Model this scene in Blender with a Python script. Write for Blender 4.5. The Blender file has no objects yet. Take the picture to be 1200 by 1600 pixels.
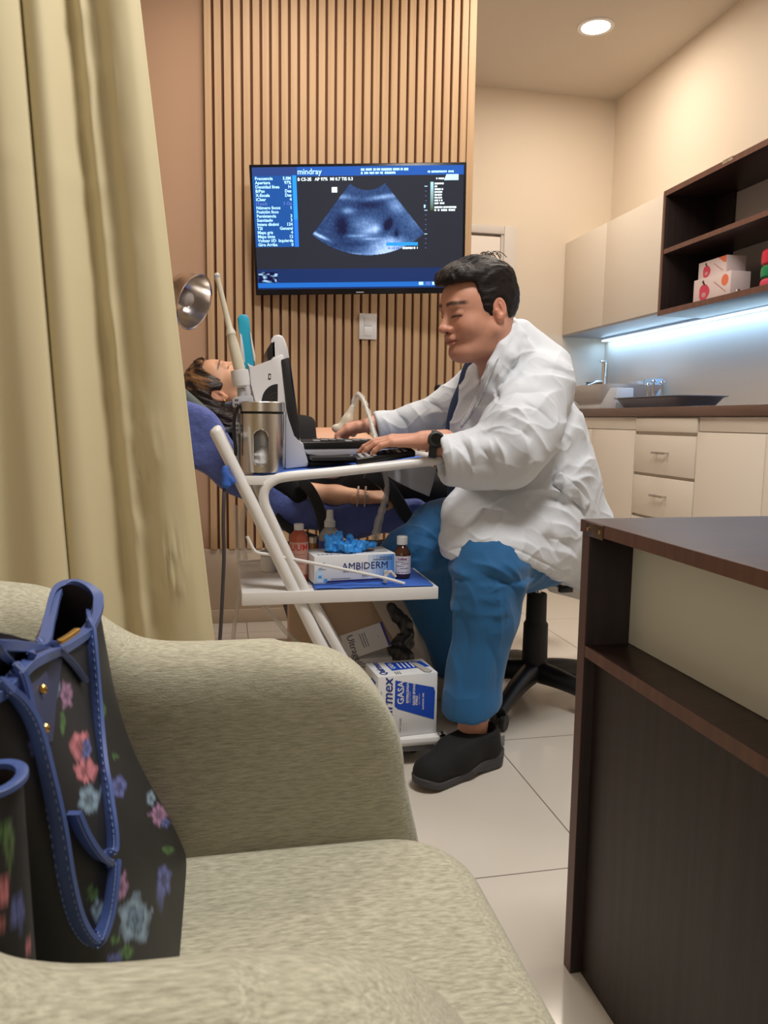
import bpy, bmesh, math, random
import numpy as np
from mathutils import Vector, Matrix, noise as mnoise
random.seed(7)
PI = math.pi
SC = bpy.context.scene
COL = SC.collection

# ------------------------------------------------------------ camera
FPX = 1200.0; EYE = np.array([0.0, 0.0, 0.90])
_yaw = math.radians(-11.9); _pit = math.radians(6.8); _rol = math.radians(0.75)
_fw = np.array([-math.sin(_yaw)*math.cos(_pit), math.cos(_yaw)*math.cos(_pit), -math.sin(_pit)])
_r0 = np.array([math.cos(_yaw), math.sin(_yaw), 0.0]); _u0 = np.cross(_r0, _fw)
_R = _r0*math.cos(_rol)+_u0*math.sin(_rol); _U = -_r0*math.sin(_rol)+_u0*math.cos(_rol)
cam = bpy.data.objects.new('camera', bpy.data.cameras.new('camera')); COL.objects.link(cam)
cam.matrix_world = Matrix(((_R[0], _U[0], -_fw[0], EYE[0]), (_R[1], _U[1], -_fw[1], EYE[1]), (_R[2], _U[2], -_fw[2], EYE[2]), (0, 0, 0, 1)))
cam.data.sensor_fit = 'VERTICAL'; cam.data.sensor_height = 36.0; cam.data.lens = 36.0*FPX/1600.0
cam.data.clip_start = 0.02; cam.data.clip_end = 60
cam.data.dof.use_dof = True; cam.data.dof.focus_distance = 1.9; cam.data.dof.aperture_fstop = 16
SC.camera = cam
SC.view_settings.view_transform = 'Standard'; SC.view_settings.look = 'None'
SC.view_settings.gamma = 1.0; SC.view_settings.use_curve_mapping = False
SC.view_settings.exposure = 0.03

# ------------------------------------------------------------ world and main lights
w = bpy.data.worlds.new('world'); SC.world = w; w.use_nodes = True
w.node_tree.nodes['Background'].inputs['Color'].default_value = (1.0, 0.93, 0.84, 1)
w.node_tree.nodes['Background'].inputs['Strength'].default_value = 0.30

def area(name, loc, rot, sx, sy, watts, col, spread=180):
    l = bpy.data.lights.new(name, 'AREA'); l.shape = 'RECTANGLE'; l.size = sx; l.size_y = sy
    l.energy = watts; l.color = col; l.spread = math.radians(spread)
    o = bpy.data.objects.new(name, l); o.location = loc; o.rotation_euler = rot; COL.objects.link(o); return o
WARM = (1.0, 0.89, 0.77); NEUT = (1.0, 0.975, 0.94)
area('ceiling_panel_light', (0.75, 0.85, 2.90), (0, 0, 0), 0.6, 0.6, 52, NEUT)
area('back_ceiling_light', (0.25, 2.70, 2.90), (0, 0, 0), 0.5, 0.4, 13, WARM, 150)
area('kitchen_ceiling_light', (1.35, 2.9, 2.90), (0, 0, 0), 0.5, 0.5, 17, WARM)
area('front_fill_light', (-1.0, -2.2, 1.9), (math.radians(80), 0, math.radians(-25)), 2.0, 1.6, 12, (1.0, 0.95, 0.88))  # added soft fill inside the room behind the camera; no doorway stands there

# ------------------------------------------------------------ helpers
def s2l(c):
    c = c/255.0
    return c/12.92 if c <= 0.04045 else ((c+0.055)/1.055)**2.4
def rgb(r, g, b): return (s2l(r), s2l(g), s2l(b), 1.0)
def ray(px, py): return _fw + _R*((px-600)/FPX) + _U*((800-py)/FPX)
def at(px, py, Y):
    d = ray(px, py); return EYE + d*(Y/d[1])
def atx(px, py, X):
    d = ray(px, py); return EYE + d*(X/d[0])
def atz(px, py, z):
    d = ray(px, py); return EYE + d*((z-EYE[2])/d[2])
def proj(P):
    d = np.asarray(P, float)-EYE; z = d@_fw
    return 600+FPX*(d@_R)/z, 800-FPX*(d@_U)/z

def mat(name, col, rough=0.5, metal=0.0, bump=None, var=None, emit=None, alpha=None, trans=0.0, sheen=0.0, coat=0.0, sss=0.0, spec=0.5, vcol=False, ior=1.45):
    m = bpy.data.materials.new(name); m.use_nodes = True
    nt = m.node_tree; b = nt.nodes['Principled BSDF']
    b.inputs['Base Color'].default_value = col; b.inputs['Roughness'].default_value = rough; b.inputs['Metallic'].default_value = metal
    b.inputs['Specular IOR Level'].default_value = spec; b.inputs['IOR'].default_value = ior
    if trans: b.inputs['Transmission Weight'].default_value = trans
    if sheen: b.inputs['Sheen Weight'].default_value = sheen; b.inputs['Sheen Roughness'].default_value = 0.5
    if coat: b.inputs['Coat Weight'].default_value = coat; b.inputs['Coat Roughness'].default_value = 0.1
    if sss:
        b.inputs['Subsurface Weight'].default_value = sss; b.inputs['Subsurface Radius'].default_value = (1.0, 0.35, 0.2); b.inputs['Subsurface Scale'].default_value = 0.006
    if alpha is not None: b.inputs['Alpha'].default_value = alpha
    if emit: b.inputs['Emission Color'].default_value = emit[0]; b.inputs['Emission Strength'].default_value = emit[1]
    tc = nt.nodes.new('ShaderNodeTexCoord'); src = None
    if vcol:
        a = nt.nodes.new('ShaderNodeVertexColor'); a.layer_name = 'Col'; src = a.outputs['Color']
        nt.links.new(src, b.inputs['Base Color'])
    if var:   # (scale tuple, colour2, amount)
        mp = nt.nodes.new('ShaderNodeMapping'); mp.inputs['Scale'].default_value = var[0]
        nt.links.new(tc.outputs['Object'], mp.inputs['Vector'])
        n = nt.nodes.new('ShaderNodeTexNoise'); n.inputs['Scale'].default_value = 1.0; n.inputs['Detail'].default_value = 6
        nt.links.new(mp.outputs['Vector'], n.inputs['Vector'])
        r = nt.nodes.new('ShaderNodeMapRange'); r.inputs[1].default_value = 0.3; r.inputs[2].default_value = 0.7; r.inputs[4].default_value = var[2]
        nt.links.new(n.outputs['Fac'], r.inputs[0])
        mx = nt.nodes.new('ShaderNodeMix'); mx.data_type = 'RGBA'
        mx.inputs[6].default_value = col; mx.inputs[7].default_value = var[1]
        if src is not None: nt.links.new(src, mx.inputs[6])
        nt.links.new(r.outputs[0], mx.inputs[0]); nt.links.new(mx.outputs[2], b.inputs['Base Color'])
    if bump:  # (scale tuple, strength, distance)
        mp = nt.nodes.new('ShaderNodeMapping'); mp.inputs['Scale'].default_value = bump[0]
        nt.links.new(tc.outputs['Object'], mp.inputs['Vector'])
        n = nt.nodes.new('ShaderNodeTexNoise'); n.inputs['Scale'].default_value = 1.0; n.inputs['Detail'].default_value = 4
        nt.links.new(mp.outputs['Vector'], n.inputs['Vector'])
        bp = nt.nodes.new('ShaderNodeBump'); bp.inputs['Strength'].default_value = bump[1]; bp.inputs['Distance'].default_value = bump[2]
        nt.links.new(n.outputs['Fac'], bp.inputs['Height']); nt.links.new(bp.outputs['Normal'], b.inputs['Normal'])
    return m

def link(name, me, m=None, parent=None, smooth=True, autos=None):
    o = bpy.data.objects.new(name, me); COL.objects.link(o)
    if m is not None:
        for k in (m if isinstance(m, (list, tuple)) else [m]): me.materials.append(k)
    if smooth:
        me.polygons.foreach_set('use_smooth', [True]*len(me.polygons))
        if autos: me.set_sharp_from_angle(angle=math.radians(autos))
    if parent is not None:
        o.parent = parent; o.matrix_parent_inverse = parent.matrix_world.inverted()
    me.update(); return o
def tag(o, label=None, cat=None, group=None, kind=None):
    if label: o['label'] = label
    if cat: o['category'] = cat
    if group: o['group'] = group
    if kind: o['kind'] = kind
    return o
def thing(name, label, cat, loc, group=None):
    o = bpy.data.objects.new(name, None); o.empty_display_size = 0.05; COL.objects.link(o)
    o.location = loc; o.matrix_world = Matrix.Translation(loc)
    return tag(o, label, cat, group)
def dup(root, loc, label=None):
    r = root.copy(); COL.objects.link(r); r.location = loc
    if label: r['label'] = label
    for ch in list(root.children):
        c = ch.copy(); COL.objects.link(c); c.parent = r
        for g in list(ch.children):
            d = g.copy(); COL.objects.link(d); d.parent = c
    return r

class MB:
    """collects shapes into one bmesh"""
    def __init__(s): s.bm = bmesh.new()
    def faces(s, vs, fs, mi=0):
        V = [s.bm.verts.new(tuple(map(float, v))) for v in vs]
        for f in fs:
            try:
                fc = s.bm.faces.new([V[i] for i in f]); fc.material_index = mi
            except ValueError: pass
        return V
    def box(s, lo, hi, bev=0.0, seg=2, mi=0):
        lo = np.minimum(lo, hi) if False else np.array(lo, float); hi = np.array(hi, float)
        a = np.minimum(lo, hi); b = np.maximum(lo, hi)
        c = [(x, y, z) for x in (a[0], b[0]) for y in (a[1], b[1]) for z in (a[2], b[2])]
        V = s.faces(c, [(0, 1, 3, 2), (4, 6, 7, 5), (0, 4, 5, 1), (2, 3, 7, 6), (0, 2, 6, 4), (1, 5, 7, 3)], mi)
        if bev > 0:
            ed = set(e for v in V for e in v.link_edges)
            r = bmesh.ops.bevel(s.bm, geom=list(ed), offset=bev, segments=seg, affect='EDGES', profile=0.5)
            for f in r['faces']: f.material_index = mi
        return s
    def obox(s, c, X, Y, Z, hx, hy, hz, bev=0.0, seg=2, mi=0):
        """box around centre c with axes X,Y,Z and half sizes"""
        c, X, Y, Z = [np.array(k, float) for k in (c, X, Y, Z)]
        P = [c+X*hx*i+Y*hy*j+Z*hz*k for i in (-1, 1) for j in (-1, 1) for k in (-1, 1)]
        V = s.faces(P, [(0, 1, 3, 2), (4, 6, 7, 5), (0, 4, 5, 1), (2, 3, 7, 6), (0, 2, 6, 4), (1, 5, 7, 3)], mi)
        if bev > 0:
            ed = set(e for v in V for e in v.link_edges)
            bmesh.ops.bevel(s.bm, geom=list(ed), offset=bev, segments=seg, affect='EDGES', profile=0.5)
        return s
    def tube(s, pts, rad, seg=12, cap=True, mi=0, flat=None):
        """swept tube; rad a number or list; flat=(a,b,dir) makes a flat strap"""
        P = [np.array(p, float) for p in pts]; n = len(P)
        rs = rad if isinstance(rad, (list, tuple, np.ndarray)) else [rad]*n
        T = []
        for i in range(n):
            t = P[min(i+1, n-1)]-P[max(i-1, 0)]; T.append(t/(np.linalg.norm(t)+1e-9))
        ref = np.array([0, 0, 1.0]) if abs(T[0][2]) < 0.9 else np.array([1.0, 0, 0])
        if flat is not None: ref = np.array(flat[2], float)
        u = np.cross(T[0], ref); u /= np.linalg.norm(u)
        rings = []
        for i in range(n):
            if flat is not None:
                u = np.cross(T[i], ref); u /= (np.linalg.norm(u)+1e-9)
            else:
                u = u-T[i]*(u@T[i]); u /= (np.linalg.norm(u)+1e-9)
            v = np.cross(T[i], u)
            if flat is not None:
                a, b = flat[0], flat[1]
                pr = [(-1, -1), (-.9, -1.15), (0, -1.15), (.9, -1.15), (1, -1), (1, 1), (.9, 1.15), (0, 1.15), (-.9, 1.15), (-1, 1)]
                rings.append([P[i]+u*a*x*rs[i]+v*b*y for x, y in pr])
            else:
                rings.append([P[i]+(u*math.cos(2*PI*k/seg)+v*math.sin(2*PI*k/seg))*rs[i] for k in range(seg)])
        m = len(rings[0]); vs = [p for r in rings for p in r]
        fs = [(i*m+k, i*m+(k+1) % m, (i+1)*m+(k+1) % m, (i+1)*m+k) for i in range(n-1) for k in range(m)]
        if cap: fs += [tuple(range(m))[::-1], tuple((n-1)*m+k for k in range(m))]
        s.faces(vs, fs, mi); return s
    def lathe(s, prof, seg=32, c=(0, 0, 0), mi=0, M=None):
        """prof: (radius, z) list"""
        vs = []
        for r, z in prof:
            for k in range(seg):
                p = Vector((max(r, 1e-5)*math.cos(2*PI*k/seg), max(r, 1e-5)*math.sin(2*PI*k/seg), z))
                if M is not None: p = M @ p
                vs.append((p[0]+c[0], p[1]+c[1], p[2]+c[2]))
        n = len(prof)
        fs = [(i*seg+k, i*seg+(k+1) % seg, (i+1)*seg+(k+1) % seg, (i+1)*seg+k) for i in range(n-1) for k in range(seg)]
        s.faces(vs, fs, mi); return s
    def prism(s, poly, off, mi=0, bev=0.0, seg=2):
        """3-D polygon extruded by vector off"""
        P = [np.array(p, float) for p in poly]; n = len(P); off = np.array(off, float)
        V = s.faces(P+[p+off for p in P], [tuple(range(n))[::-1], tuple(range(n, 2*n))]+[(i, (i+1) % n, n+(i+1) % n, n+i) for i in range(n)], mi)
        if bev > 0:
            ed = set(e for v in V for e in v.link_edges)
            bmesh.ops.bevel(s.bm, geom=list(ed), offset=bev, segments=seg, affect='EDGES', profile=0.5)
        return s
    def grid(s, G, mi=0, wrap=False):
        """G: (n,m,3) array of points"""
        n, m = G.shape[:2]; vs = G.reshape(-1, 3)
        mm = m if wrap else m-1
        s.faces(vs, [(i*m+k, i*m+(k+1) % m, (i+1)*m+(k+1) % m, (i+1)*m+k) for i in range(n-1) for k in range(mm)], mi); return s
    def build(s, name, m=None, parent=None, smooth=True, autos=35, solid=None, fix=True):
        if fix: bmesh.ops.recalc_face_normals(s.bm, faces=s.bm.faces)
        me = bpy.data.meshes.new(name); s.bm.to_mesh(me); s.bm.free()
        if parent is not None:
            pass
        o = link(name, me, m, parent, smooth, autos)
        if solid:
            md = o.modifiers.new('solid', 'SOLIDIFY'); md.thickness = solid; md.offset = 0
        return o
def spline(pts, n=40, closed=False):
    """Catmull-Rom through points"""
    P = [np.array(p, float) for p in pts]
    if closed: P = [P[-1]]+P+[P[0], P[1]]
    else: P = [2*P[0]-P[1]]+P+[2*P[-1]-P[-2]]
    out = []; segs = len(P)-3
    for j in range(n + (0 if closed else 1)):
        t = j/n*segs; i = min(int(t), segs-1); t -= i
        a, b, c, d = P[i:i+4]
        out.append(0.5*((2*b)+(c-a)*t+(2*a-5*b+4*c-d)*t*t+(3*b-a-3*c+d)*t**3))
    return out

def raw_mesh(name, V, F, cols=None):
    me = bpy.data.meshes.new(name); V = np.asarray(V, np.float32); F = np.asarray(F, np.int32)
    me.vertices.add(len(V)); me.vertices.foreach_set('co', V.ravel())
    k = F.shape[1]
    me.loops.add(F.size); me.loops.foreach_set('vertex_index', F.ravel())
    me.polygons.add(len(F)); me.polygons.foreach_set('loop_start', np.arange(0, F.size, k, dtype=np.int32))
    me.update(calc_edges=True)
    if cols is not None:
        a = me.color_attributes.new('Col', 'FLOAT_COLOR', 'POINT')
        c = np.ones((len(V), 4), np.float32); c[:, :3] = cols[:, :3]; a.data.foreach_set('color', c.ravel())
    return me

# ------------------------------------------------------------ implicit surfaces (smooth bodies and cloth)
def _len(x, y, z): return np.sqrt(x*x+y*y+z*z)
def cone(P, a, b, ra, rb):
    a = np.array(a, np.float32); b = np.array(b, np.float32); ab = b-a
    x, y, z = P[0]-a[0], P[1]-a[1], P[2]-a[2]
    t = np.clip((x*ab[0]+y*ab[1]+z*ab[2])/(ab@ab+1e-12), 0, 1)
    return _len(x-t*ab[0], y-t*ab[1], z-t*ab[2])-(ra+(rb-ra)*t)
def ell(P, c, r, M=None):
    x, y, z = P[0]-c[0], P[1]-c[1], P[2]-c[2]
    if M is not None:
        M = np.array(M, float)   # rows = local axes
        x, y, z = x*M[0][0]+y*M[0][1]+z*M[0][2], x*M[1][0]+y*M[1][1]+z*M[1][2], x*M[2][0]+y*M[2][1]+z*M[2][2]
    k0 = _len(x/r[0], y/r[1], z/r[2]); k1 = _len(x/r[0]**2, y/r[1]**2, z/r[2]**2)
    return k0*(k0-1)/(k1+1e-9)
def rbox(P, c, h, r, M=None):
    x, y, z = P[0]-c[0], P[1]-c[1], P[2]-c[2]
    if M is not None:
        x, y, z = x*M[0][0]+y*M[0][1]+z*M[0][2], x*M[1][0]+y*M[1][1]+z*M[1][2], x*M[2][0]+y*M[2][1]+z*M[2][2]
    qx, qy, qz = np.abs(x)-h[0]+r, np.abs(y)-h[1]+r, np.abs(z)-h[2]+r
    return _len(np.maximum(qx, 0), np.maximum(qy, 0), np.maximum(qz, 0))+np.minimum(np.maximum(qx, np.maximum(qy, qz)), 0)-r
def smin(a, b, k):
    h = np.clip(0.5+0.5*(b-a)/k, 0, 1); return b*(1-h)+a*h-k*h*(1-h)
def smax(a, b, k): return -smin(-a, -b, k)
def plane(P, p, n):
    n = np.array(n, float); n = n/np.linalg.norm(n)
    return (P[0]-p[0])*n[0]+(P[1]-p[1])*n[1]+(P[2]-p[2])*n[2]
def _h(i, j, k, s):
    v = (i*374761393+j*668265263+k*1274126177+s*974634777) & 0xffffffff
    v = ((v ^ (v >> 13))*1103515245) & 0xffffffff
    v = (v ^ (v >> 16)) & 0xffff
    return v.astype(np.float32)/65535.0
def vnoise(x, y, z, seed=0):
    xi, yi, zi = np.floor(x).astype(np.int64), np.floor(y).astype(np.int64), np.floor(z).astype(np.int64)
    fx, fy, fz = x-xi, y-yi, z-zi
    fx = fx*fx*(3-2*fx); fy = fy*fy*(3-2*fy); fz = fz*fz*(3-2*fz)
    r = 0
    for dx in (0, 1):
        for dy in (0, 1):
            for dz in (0, 1):
                r = r+_h(xi+dx, yi+dy, zi+dz, seed)*(fx if dx else 1-fx)*(fy if dy else 1-fy)*(fz if dz else 1-fz)
    return r
def ridged(x, y, z, seed=0): return 1-np.abs(2*vnoise(x, y, z, seed)-1)
def surfnet(fn, lo, hi, h, disp=None, relax=1):
    """fn(P)->distance on a grid; returns verts, quads"""
    lo = np.array(lo, float); hi = np.array(hi, float)
    n = np.ceil((hi-lo)/h).astype(int)+1
    ax = [(lo[i]+h*np.arange(n[i])).astype(np.float32) for i in range(3)]
    P = np.meshgrid(*ax, indexing='ij', copy=False)
    d = fn(P).astype(np.float32)
    if disp is not None:
        m = np.abs(d) < max(0.03, 3*h); q = [p[m] for p in P]; d[m] -= disp(q).astype(np.float32)
    s = d < 0
    cs = tuple(n-1); acc = np.zeros(cs+(3,), np.float32); cnt = np.zeros(cs, np.float32)
    quads = []; idx = None; crosses = []
    for a in range(3):
        sl0 = [slice(None)]*3; sl1 = [slice(None)]*3; sl0[a] = slice(0, -1); sl1[a] = slice(1, None)
        c = s[tuple(sl0)] != s[tuple(sl1)]
        I = np.argwhere(c); crosses.append(I)
        d0 = d[tuple(sl0)][c]; d1 = d[tuple(sl1)][c]; t = d0/(d0-d1)
        pos = I.astype(np.float32).copy(); pos[:, a] += t
        b1, b2 = [k for k in range(3) if k != a]
        for o1 in (0, 1):
            for o2 in (0, 1):
                J = I.copy(); J[:, b1] -= o1; J[:, b2] -= o2
                ok = (J >= 0).all(1) & (J < np.array(cs)).all(1)
                j = tuple(J[ok].T)
                np.add.at(acc, j, pos[ok]); np.add.at(cnt, j, 1)
    m = cnt > 0; idx = -np.ones(cs, np.int64); idx[m] = np.arange(m.sum())
    V = acc[m]/cnt[m][:, None]*h+lo
    for a in range(3):
        I = crosses[a]; b1, b2 = [(a+1) % 3, (a+2) % 3]
        ok = (I[:, b1] > 0) & (I[:, b2] > 0) & (I[:, b1] < cs[b1]) & (I[:, b2] < cs[b2]); I = I[ok]
        def cell(o1, o2):
            J = I.copy(); J[:, b1] -= o1; J[:, b2] -= o2; return idx[tuple(J.T)]
        q = np.stack([cell(1, 1), cell(0, 1), cell(0, 0), cell(1, 0)], 1)
        flip = ~s[tuple(I.T)]; q[flip] = q[flip][:, ::-1]; quads.append(q)
    Q = np.concatenate(quads)
    for _ in range(relax):
        S = np.zeros_like(V); C = np.zeros(len(V), np.float32)
        for k in range(4):
            i, j = Q[:, k], Q[:, (k+1) % 4]
            np.add.at(S, i, V[j]); np.add.at(C, i, 1); np.add.at(S, j, V[i]); np.add.at(C, j, 1)
        V = V*0.5+0.5*S/C[:, None]
    return V, Q
def sdf_obj(name, fn, lo, hi, h, m, parent=None, disp=None, relax=1, colf=None):
    V, Q = surfnet(fn, lo, hi, h, disp, relax)
    me = raw_mesh(name, V, Q, colf(V) if colf else None)
    return link(name, me, m, parent)
def largest(V, F):
    """keep only the biggest connected piece"""
    lab = np.arange(len(V))
    while True:
        old = lab.copy(); m = lab[F].min(1)
        for k in range(4): np.minimum.at(lab, F[:, k], m)
        lab = lab[lab]; lab = lab[lab]
        if (lab == old).all(): break
    big = np.bincount(lab).argmax(); keep = lab == big; idx = np.cumsum(keep)-1
    return V[keep], idx[F[keep[F[:, 0]]]]
def refine(V, F, disp, levels=1):
    """subdivide a mesh smoothly, then push its points along their normals by disp(points)"""
    me = raw_mesh('tmp', V, F); o = bpy.data.objects.new('tmp', me); COL.objects.link(o)
    md = o.modifiers.new('s', 'SUBSURF'); md.levels = levels; md.render_levels = levels
    dg = bpy.context.evaluated_depsgraph_get(); m2 = bpy.data.meshes.new_from_object(o.evaluated_get(dg))
    n = len(m2.vertices); P = np.empty(n*3, np.float32); m2.vertices.foreach_get('co', P); P = P.reshape(-1, 3)
    N = np.empty(n*3, np.float32); m2.vertex_normals.foreach_get('vector', N); N = N.reshape(-1, 3)
    Q = np.empty(len(m2.polygons)*4, np.int32); m2.polygons.foreach_get('vertices', Q); Q = Q.reshape(-1, 4)
    bpy.data.objects.remove(o); bpy.data.meshes.remove(m2); bpy.data.meshes.remove(me)
    d = disp([P[:, 0], P[:, 1], P[:, 2]])
    return P+N*np.asarray(d)[:, None], Q
def text_mesh(s, size, origin, X, Yv, off=0.0006, align='LEFT', ext=0.0002, shear=0.0, bold=0.0):
    """writing as verts/faces laid on a surface: X = reading direction, Yv = up of letters"""
    cu = bpy.data.curves.new('t', 'FONT'); cu.body = s; cu.size = size; cu.align_x = align; cu.align_y = 'CENTER'; cu.shear = shear; cu.resolution_u = 2; cu.offset = bold
    o = bpy.data.objects.new('t', cu); COL.objects.link(o)
    dg = bpy.context.evaluated_depsgraph_get(); me = bpy.data.meshes.new_from_object(o.evaluated_get(dg))
    X = np.array(X, float); Yv = np.array(Yv, float); X /= np.linalg.norm(X); Yv /= np.linalg.norm(Yv)
    Nn = np.cross(X, Yv); og = np.array(origin, float)
    vs = [og+X*v.co.x+Yv*v.co.y+Nn*off for v in me.vertices]; fs = [tuple(p.vertices) for p in me.polygons]
    bpy.data.objects.remove(o); bpy.data.curves.remove(cu); bpy.data.meshes.remove(me)
    return vs, fs
class TX:
    def __init__(s): s.mb = MB()
    def add(s, *a, mi=0, **k):
        v, f = text_mesh(*a, **k); s.mb.faces(v, f, mi); return s
    def quad(s, o, X, Y, x0, y0, x1, y1, off=0.0006, mi=0):
        o = np.array(o, float); X = np.array(X, float); Y = np.array(Y, float); N = np.cross(X, Y)
        s.mb.faces([o+X*x+Y*y+N*off for x, y in ((x0, y0), (x1, y0), (x1, y1), (x0, y1))], [(0, 1, 2, 3)], mi); return s
    def poly(s, o, X, Y, pts, off=0.0006, mi=0):
        o = np.array(o, float); X = np.array(X, float); Y = np.array(Y, float); N = np.cross(X, Y)
        s.mb.faces([o+X*x+Y*y+N*off for x, y in pts], [tuple(range(len(pts)))], mi); return s
    def build(s, name, m, parent=None): return s.mb.build(name, m, parent, smooth=False, fix=False)
# ============================================================ the setting
CEIL = 2.96; XR = 2.5; YF = 4.8; YS = 3.4; XS = 1.113
def tile_mat():
    m = bpy.data.materials.new('glossy_floor_tile'); m.use_nodes = True; nt = m.node_tree; b = nt.nodes['Principled BSDF']
    N = nt.nodes.new; L = nt.links.new
    tc = N('ShaderNodeTexCoord'); sx = N('ShaderNodeSeparateXYZ'); L(tc.outputs['Object'], sx.inputs[0])
    outs = []
    for ax, o, p in (('X', 0.741, 0.646), ('Y', 1.357, 0.622)):
        a = N('ShaderNodeMath'); a.operation = 'SUBTRACT'; a.inputs[1].default_value = o-20*p; L(sx.outputs[ax], a.inputs[0])
        d = N('ShaderNodeMath'); d.operation = 'DIVIDE'; d.inputs[1].default_value = p; L(a.outputs[0], d.inputs[0])
        f = N('ShaderNodeMath'); f.operation = 'FRACT'; L(d.outputs[0], f.inputs[0])
        s = N('ShaderNodeMath'); s.operation = 'SUBTRACT'; s.inputs[1].default_value = 0.5; L(f.outputs[0], s.inputs[0])
        ab = N('ShaderNodeMath'); ab.operation = 'ABSOLUTE'; L(s.outputs[0], ab.inputs[0])
        g = N('ShaderNodeMath'); g.operation = 'GREATER_THAN'; g.inputs[1].default_value = 0.5-0.0017/p; L(ab.outputs[0], g.inputs[0]); outs.append(g)
    mx = N('ShaderNodeMath'); mx.operation = 'MAXIMUM'; L(outs[0].outputs[0], mx.inputs[0]); L(outs[1].outputs[0], mx.inputs[1])
    n = N('ShaderNodeTexNoise'); n.inputs['Scale'].default_value = 2.2; n.inputs['Detail'].default_value = 5; L(tc.outputs['Object'], n.inputs['Vector'])
    c1 = N('ShaderNodeMix'); c1.data_type = 'RGBA'; c1.inputs[6].default_value = rgb(214, 206, 194); c1.inputs[7].default_value = rgb(204, 195, 182); L(n.outputs['Fac'], c1.inputs[0])
    c2 = N('ShaderNodeMix'); c2.data_type = 'RGBA'; c2.inputs[7].default_value = rgb(120, 108, 98); L(mx.outputs[0], c2.inputs[0]); L(c1.outputs[2], c2.inputs[6])
    L(c2.outputs[2], b.inputs['Base Color'])
    r = N('ShaderNodeMapRange'); r.inputs[3].default_value = 0.13; r.inputs[4].default_value = 0.6; L(mx.outputs[0], r.inputs[0]); L(r.outputs[0], b.inputs['Roughness'])
    b.inputs['Specular IOR Level'].default_value = 0.45
    return m
M_wall = mat('painted_plaster', rgb(222, 208, 190), 0.85, bump=((60, 60, 60), 0.05, 0.002))
M_ceil = mat('ceiling_paint', rgb(205, 194, 180), 0.9)
M_brown = mat('brown_wall_paint', rgb(188, 152, 124), 0.75, bump=((90, 90, 90), 0.06, 0.002))
M_slat = mat('oak_slat', rgb(200, 166, 128), 0.5, var=((60, 60, 1.6), rgb(182, 146, 108), 0.8), bump=((220, 220, 4), 0.12, 0.002))
M_groove = mat('slat_backing', rgb(128, 88, 64), 0.8)
M_white = mat('white_laminate', rgb(226, 216, 202), 0.35)
M_trimw = mat('white_door_paint', rgb(225, 216, 208), 0.5)
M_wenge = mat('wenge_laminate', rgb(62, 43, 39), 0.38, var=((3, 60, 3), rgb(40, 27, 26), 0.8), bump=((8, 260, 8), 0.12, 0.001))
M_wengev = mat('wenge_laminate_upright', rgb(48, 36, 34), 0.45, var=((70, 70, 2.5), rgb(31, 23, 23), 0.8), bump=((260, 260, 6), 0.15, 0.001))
M_wengel = mat('wenge_edge_band', rgb(112, 76, 64), 0.4, var=((4, 60, 4), rgb(84, 56, 48), 0.7))
M_chrome = mat('chrome', rgb(215, 215, 215), 0.12, 1.0)
M_steel = mat('brushed_steel', rgb(200, 196, 190), 0.26, 1.0, bump=((4, 4, 300), 0.06, 0.001))
M_black = mat('black_plastic', rgb(24, 24, 26), 0.42)
M_blackm = mat('black_matte_plastic', rgb(32, 31, 32), 0.6)
M_dark = mat('dark_seam', rgb(70, 55, 45), 0.8)
M_paintw = mat('white_powder_coat', rgb(228, 226, 224), 0.3)
M_grey = mat('grey_plastic', rgb(170, 170, 176), 0.4)

def struct(name, mb, m, **k): o = mb.build(name, m, **k); o['kind'] = 'structure'; return o
struct('floor', MB().box((-2.2, -3.3, -0.05), (XR+0.05, YF+0.05, 0)), tile_mat())
struct('ceiling', MB().box((-2.2, -3.3, CEIL), (XR+0.05, YF+0.05, CEIL+0.06)), M_ceil)
struct('wall_right', MB().box((XR, -3.3, 0), (XR+0.1, YF+0.1, CEIL)), M_wall)
struct('wall_far', MB().box((XS-0.12, YF, 0), (XR, YF+0.1, CEIL)), M_wall)
struct('wall_left', MB().box((-2.3, -3.3, 0), (-2.2, YS+0.1, CEIL)), M_wall)
struct('wall_front', MB().box((-2.2, -3.4, 0), (XR, -3.3, CEIL)), M_wall)
# clad partition behind the patient: painted left part, slatted right part with a deep groove between slats
struct('wall_back', MB().box((-2.2, YS+0.02, 0), (XS-0.02, YS+0.14, CEIL)), M_brown)
struct('wall_partition', MB().box((XS-0.12, YS+0.14, 0), (XS-0.02, YF, CEIL)), M_wall)
sl = MB(); x = -0.055
sl.box((x, YS+0.012, 0.33), (XS-0.022, YS+0.0195, CEIL-0.002), mi=1)
pitch = 0.0388
while x+0.026 < XS-0.03:
    sl.box((x, YS-0.012, 0.33), (x+0.0280, YS+0.012, CEIL-0.002), 0.0015, 1); x += pitch
sl.box((XS-0.05, YS-0.014, 0.33), (XS-0.018, YS+0.0195, CEIL-0.002), 0.0015, 1)
struct('trim_1', sl, [M_slat, M_groove])
struct('baseboard_back', MB().box((-2.2, YS-0.006, 0), (XS-0.02, YS+0.02, 0.33), 0.003).box((-2.2, YS-0.014, 0.0), (XS-0.02, YS-0.006, 0.06), 0.002),
       mat('beige_wall_base', rgb(206, 188, 168), 0.3))
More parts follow.
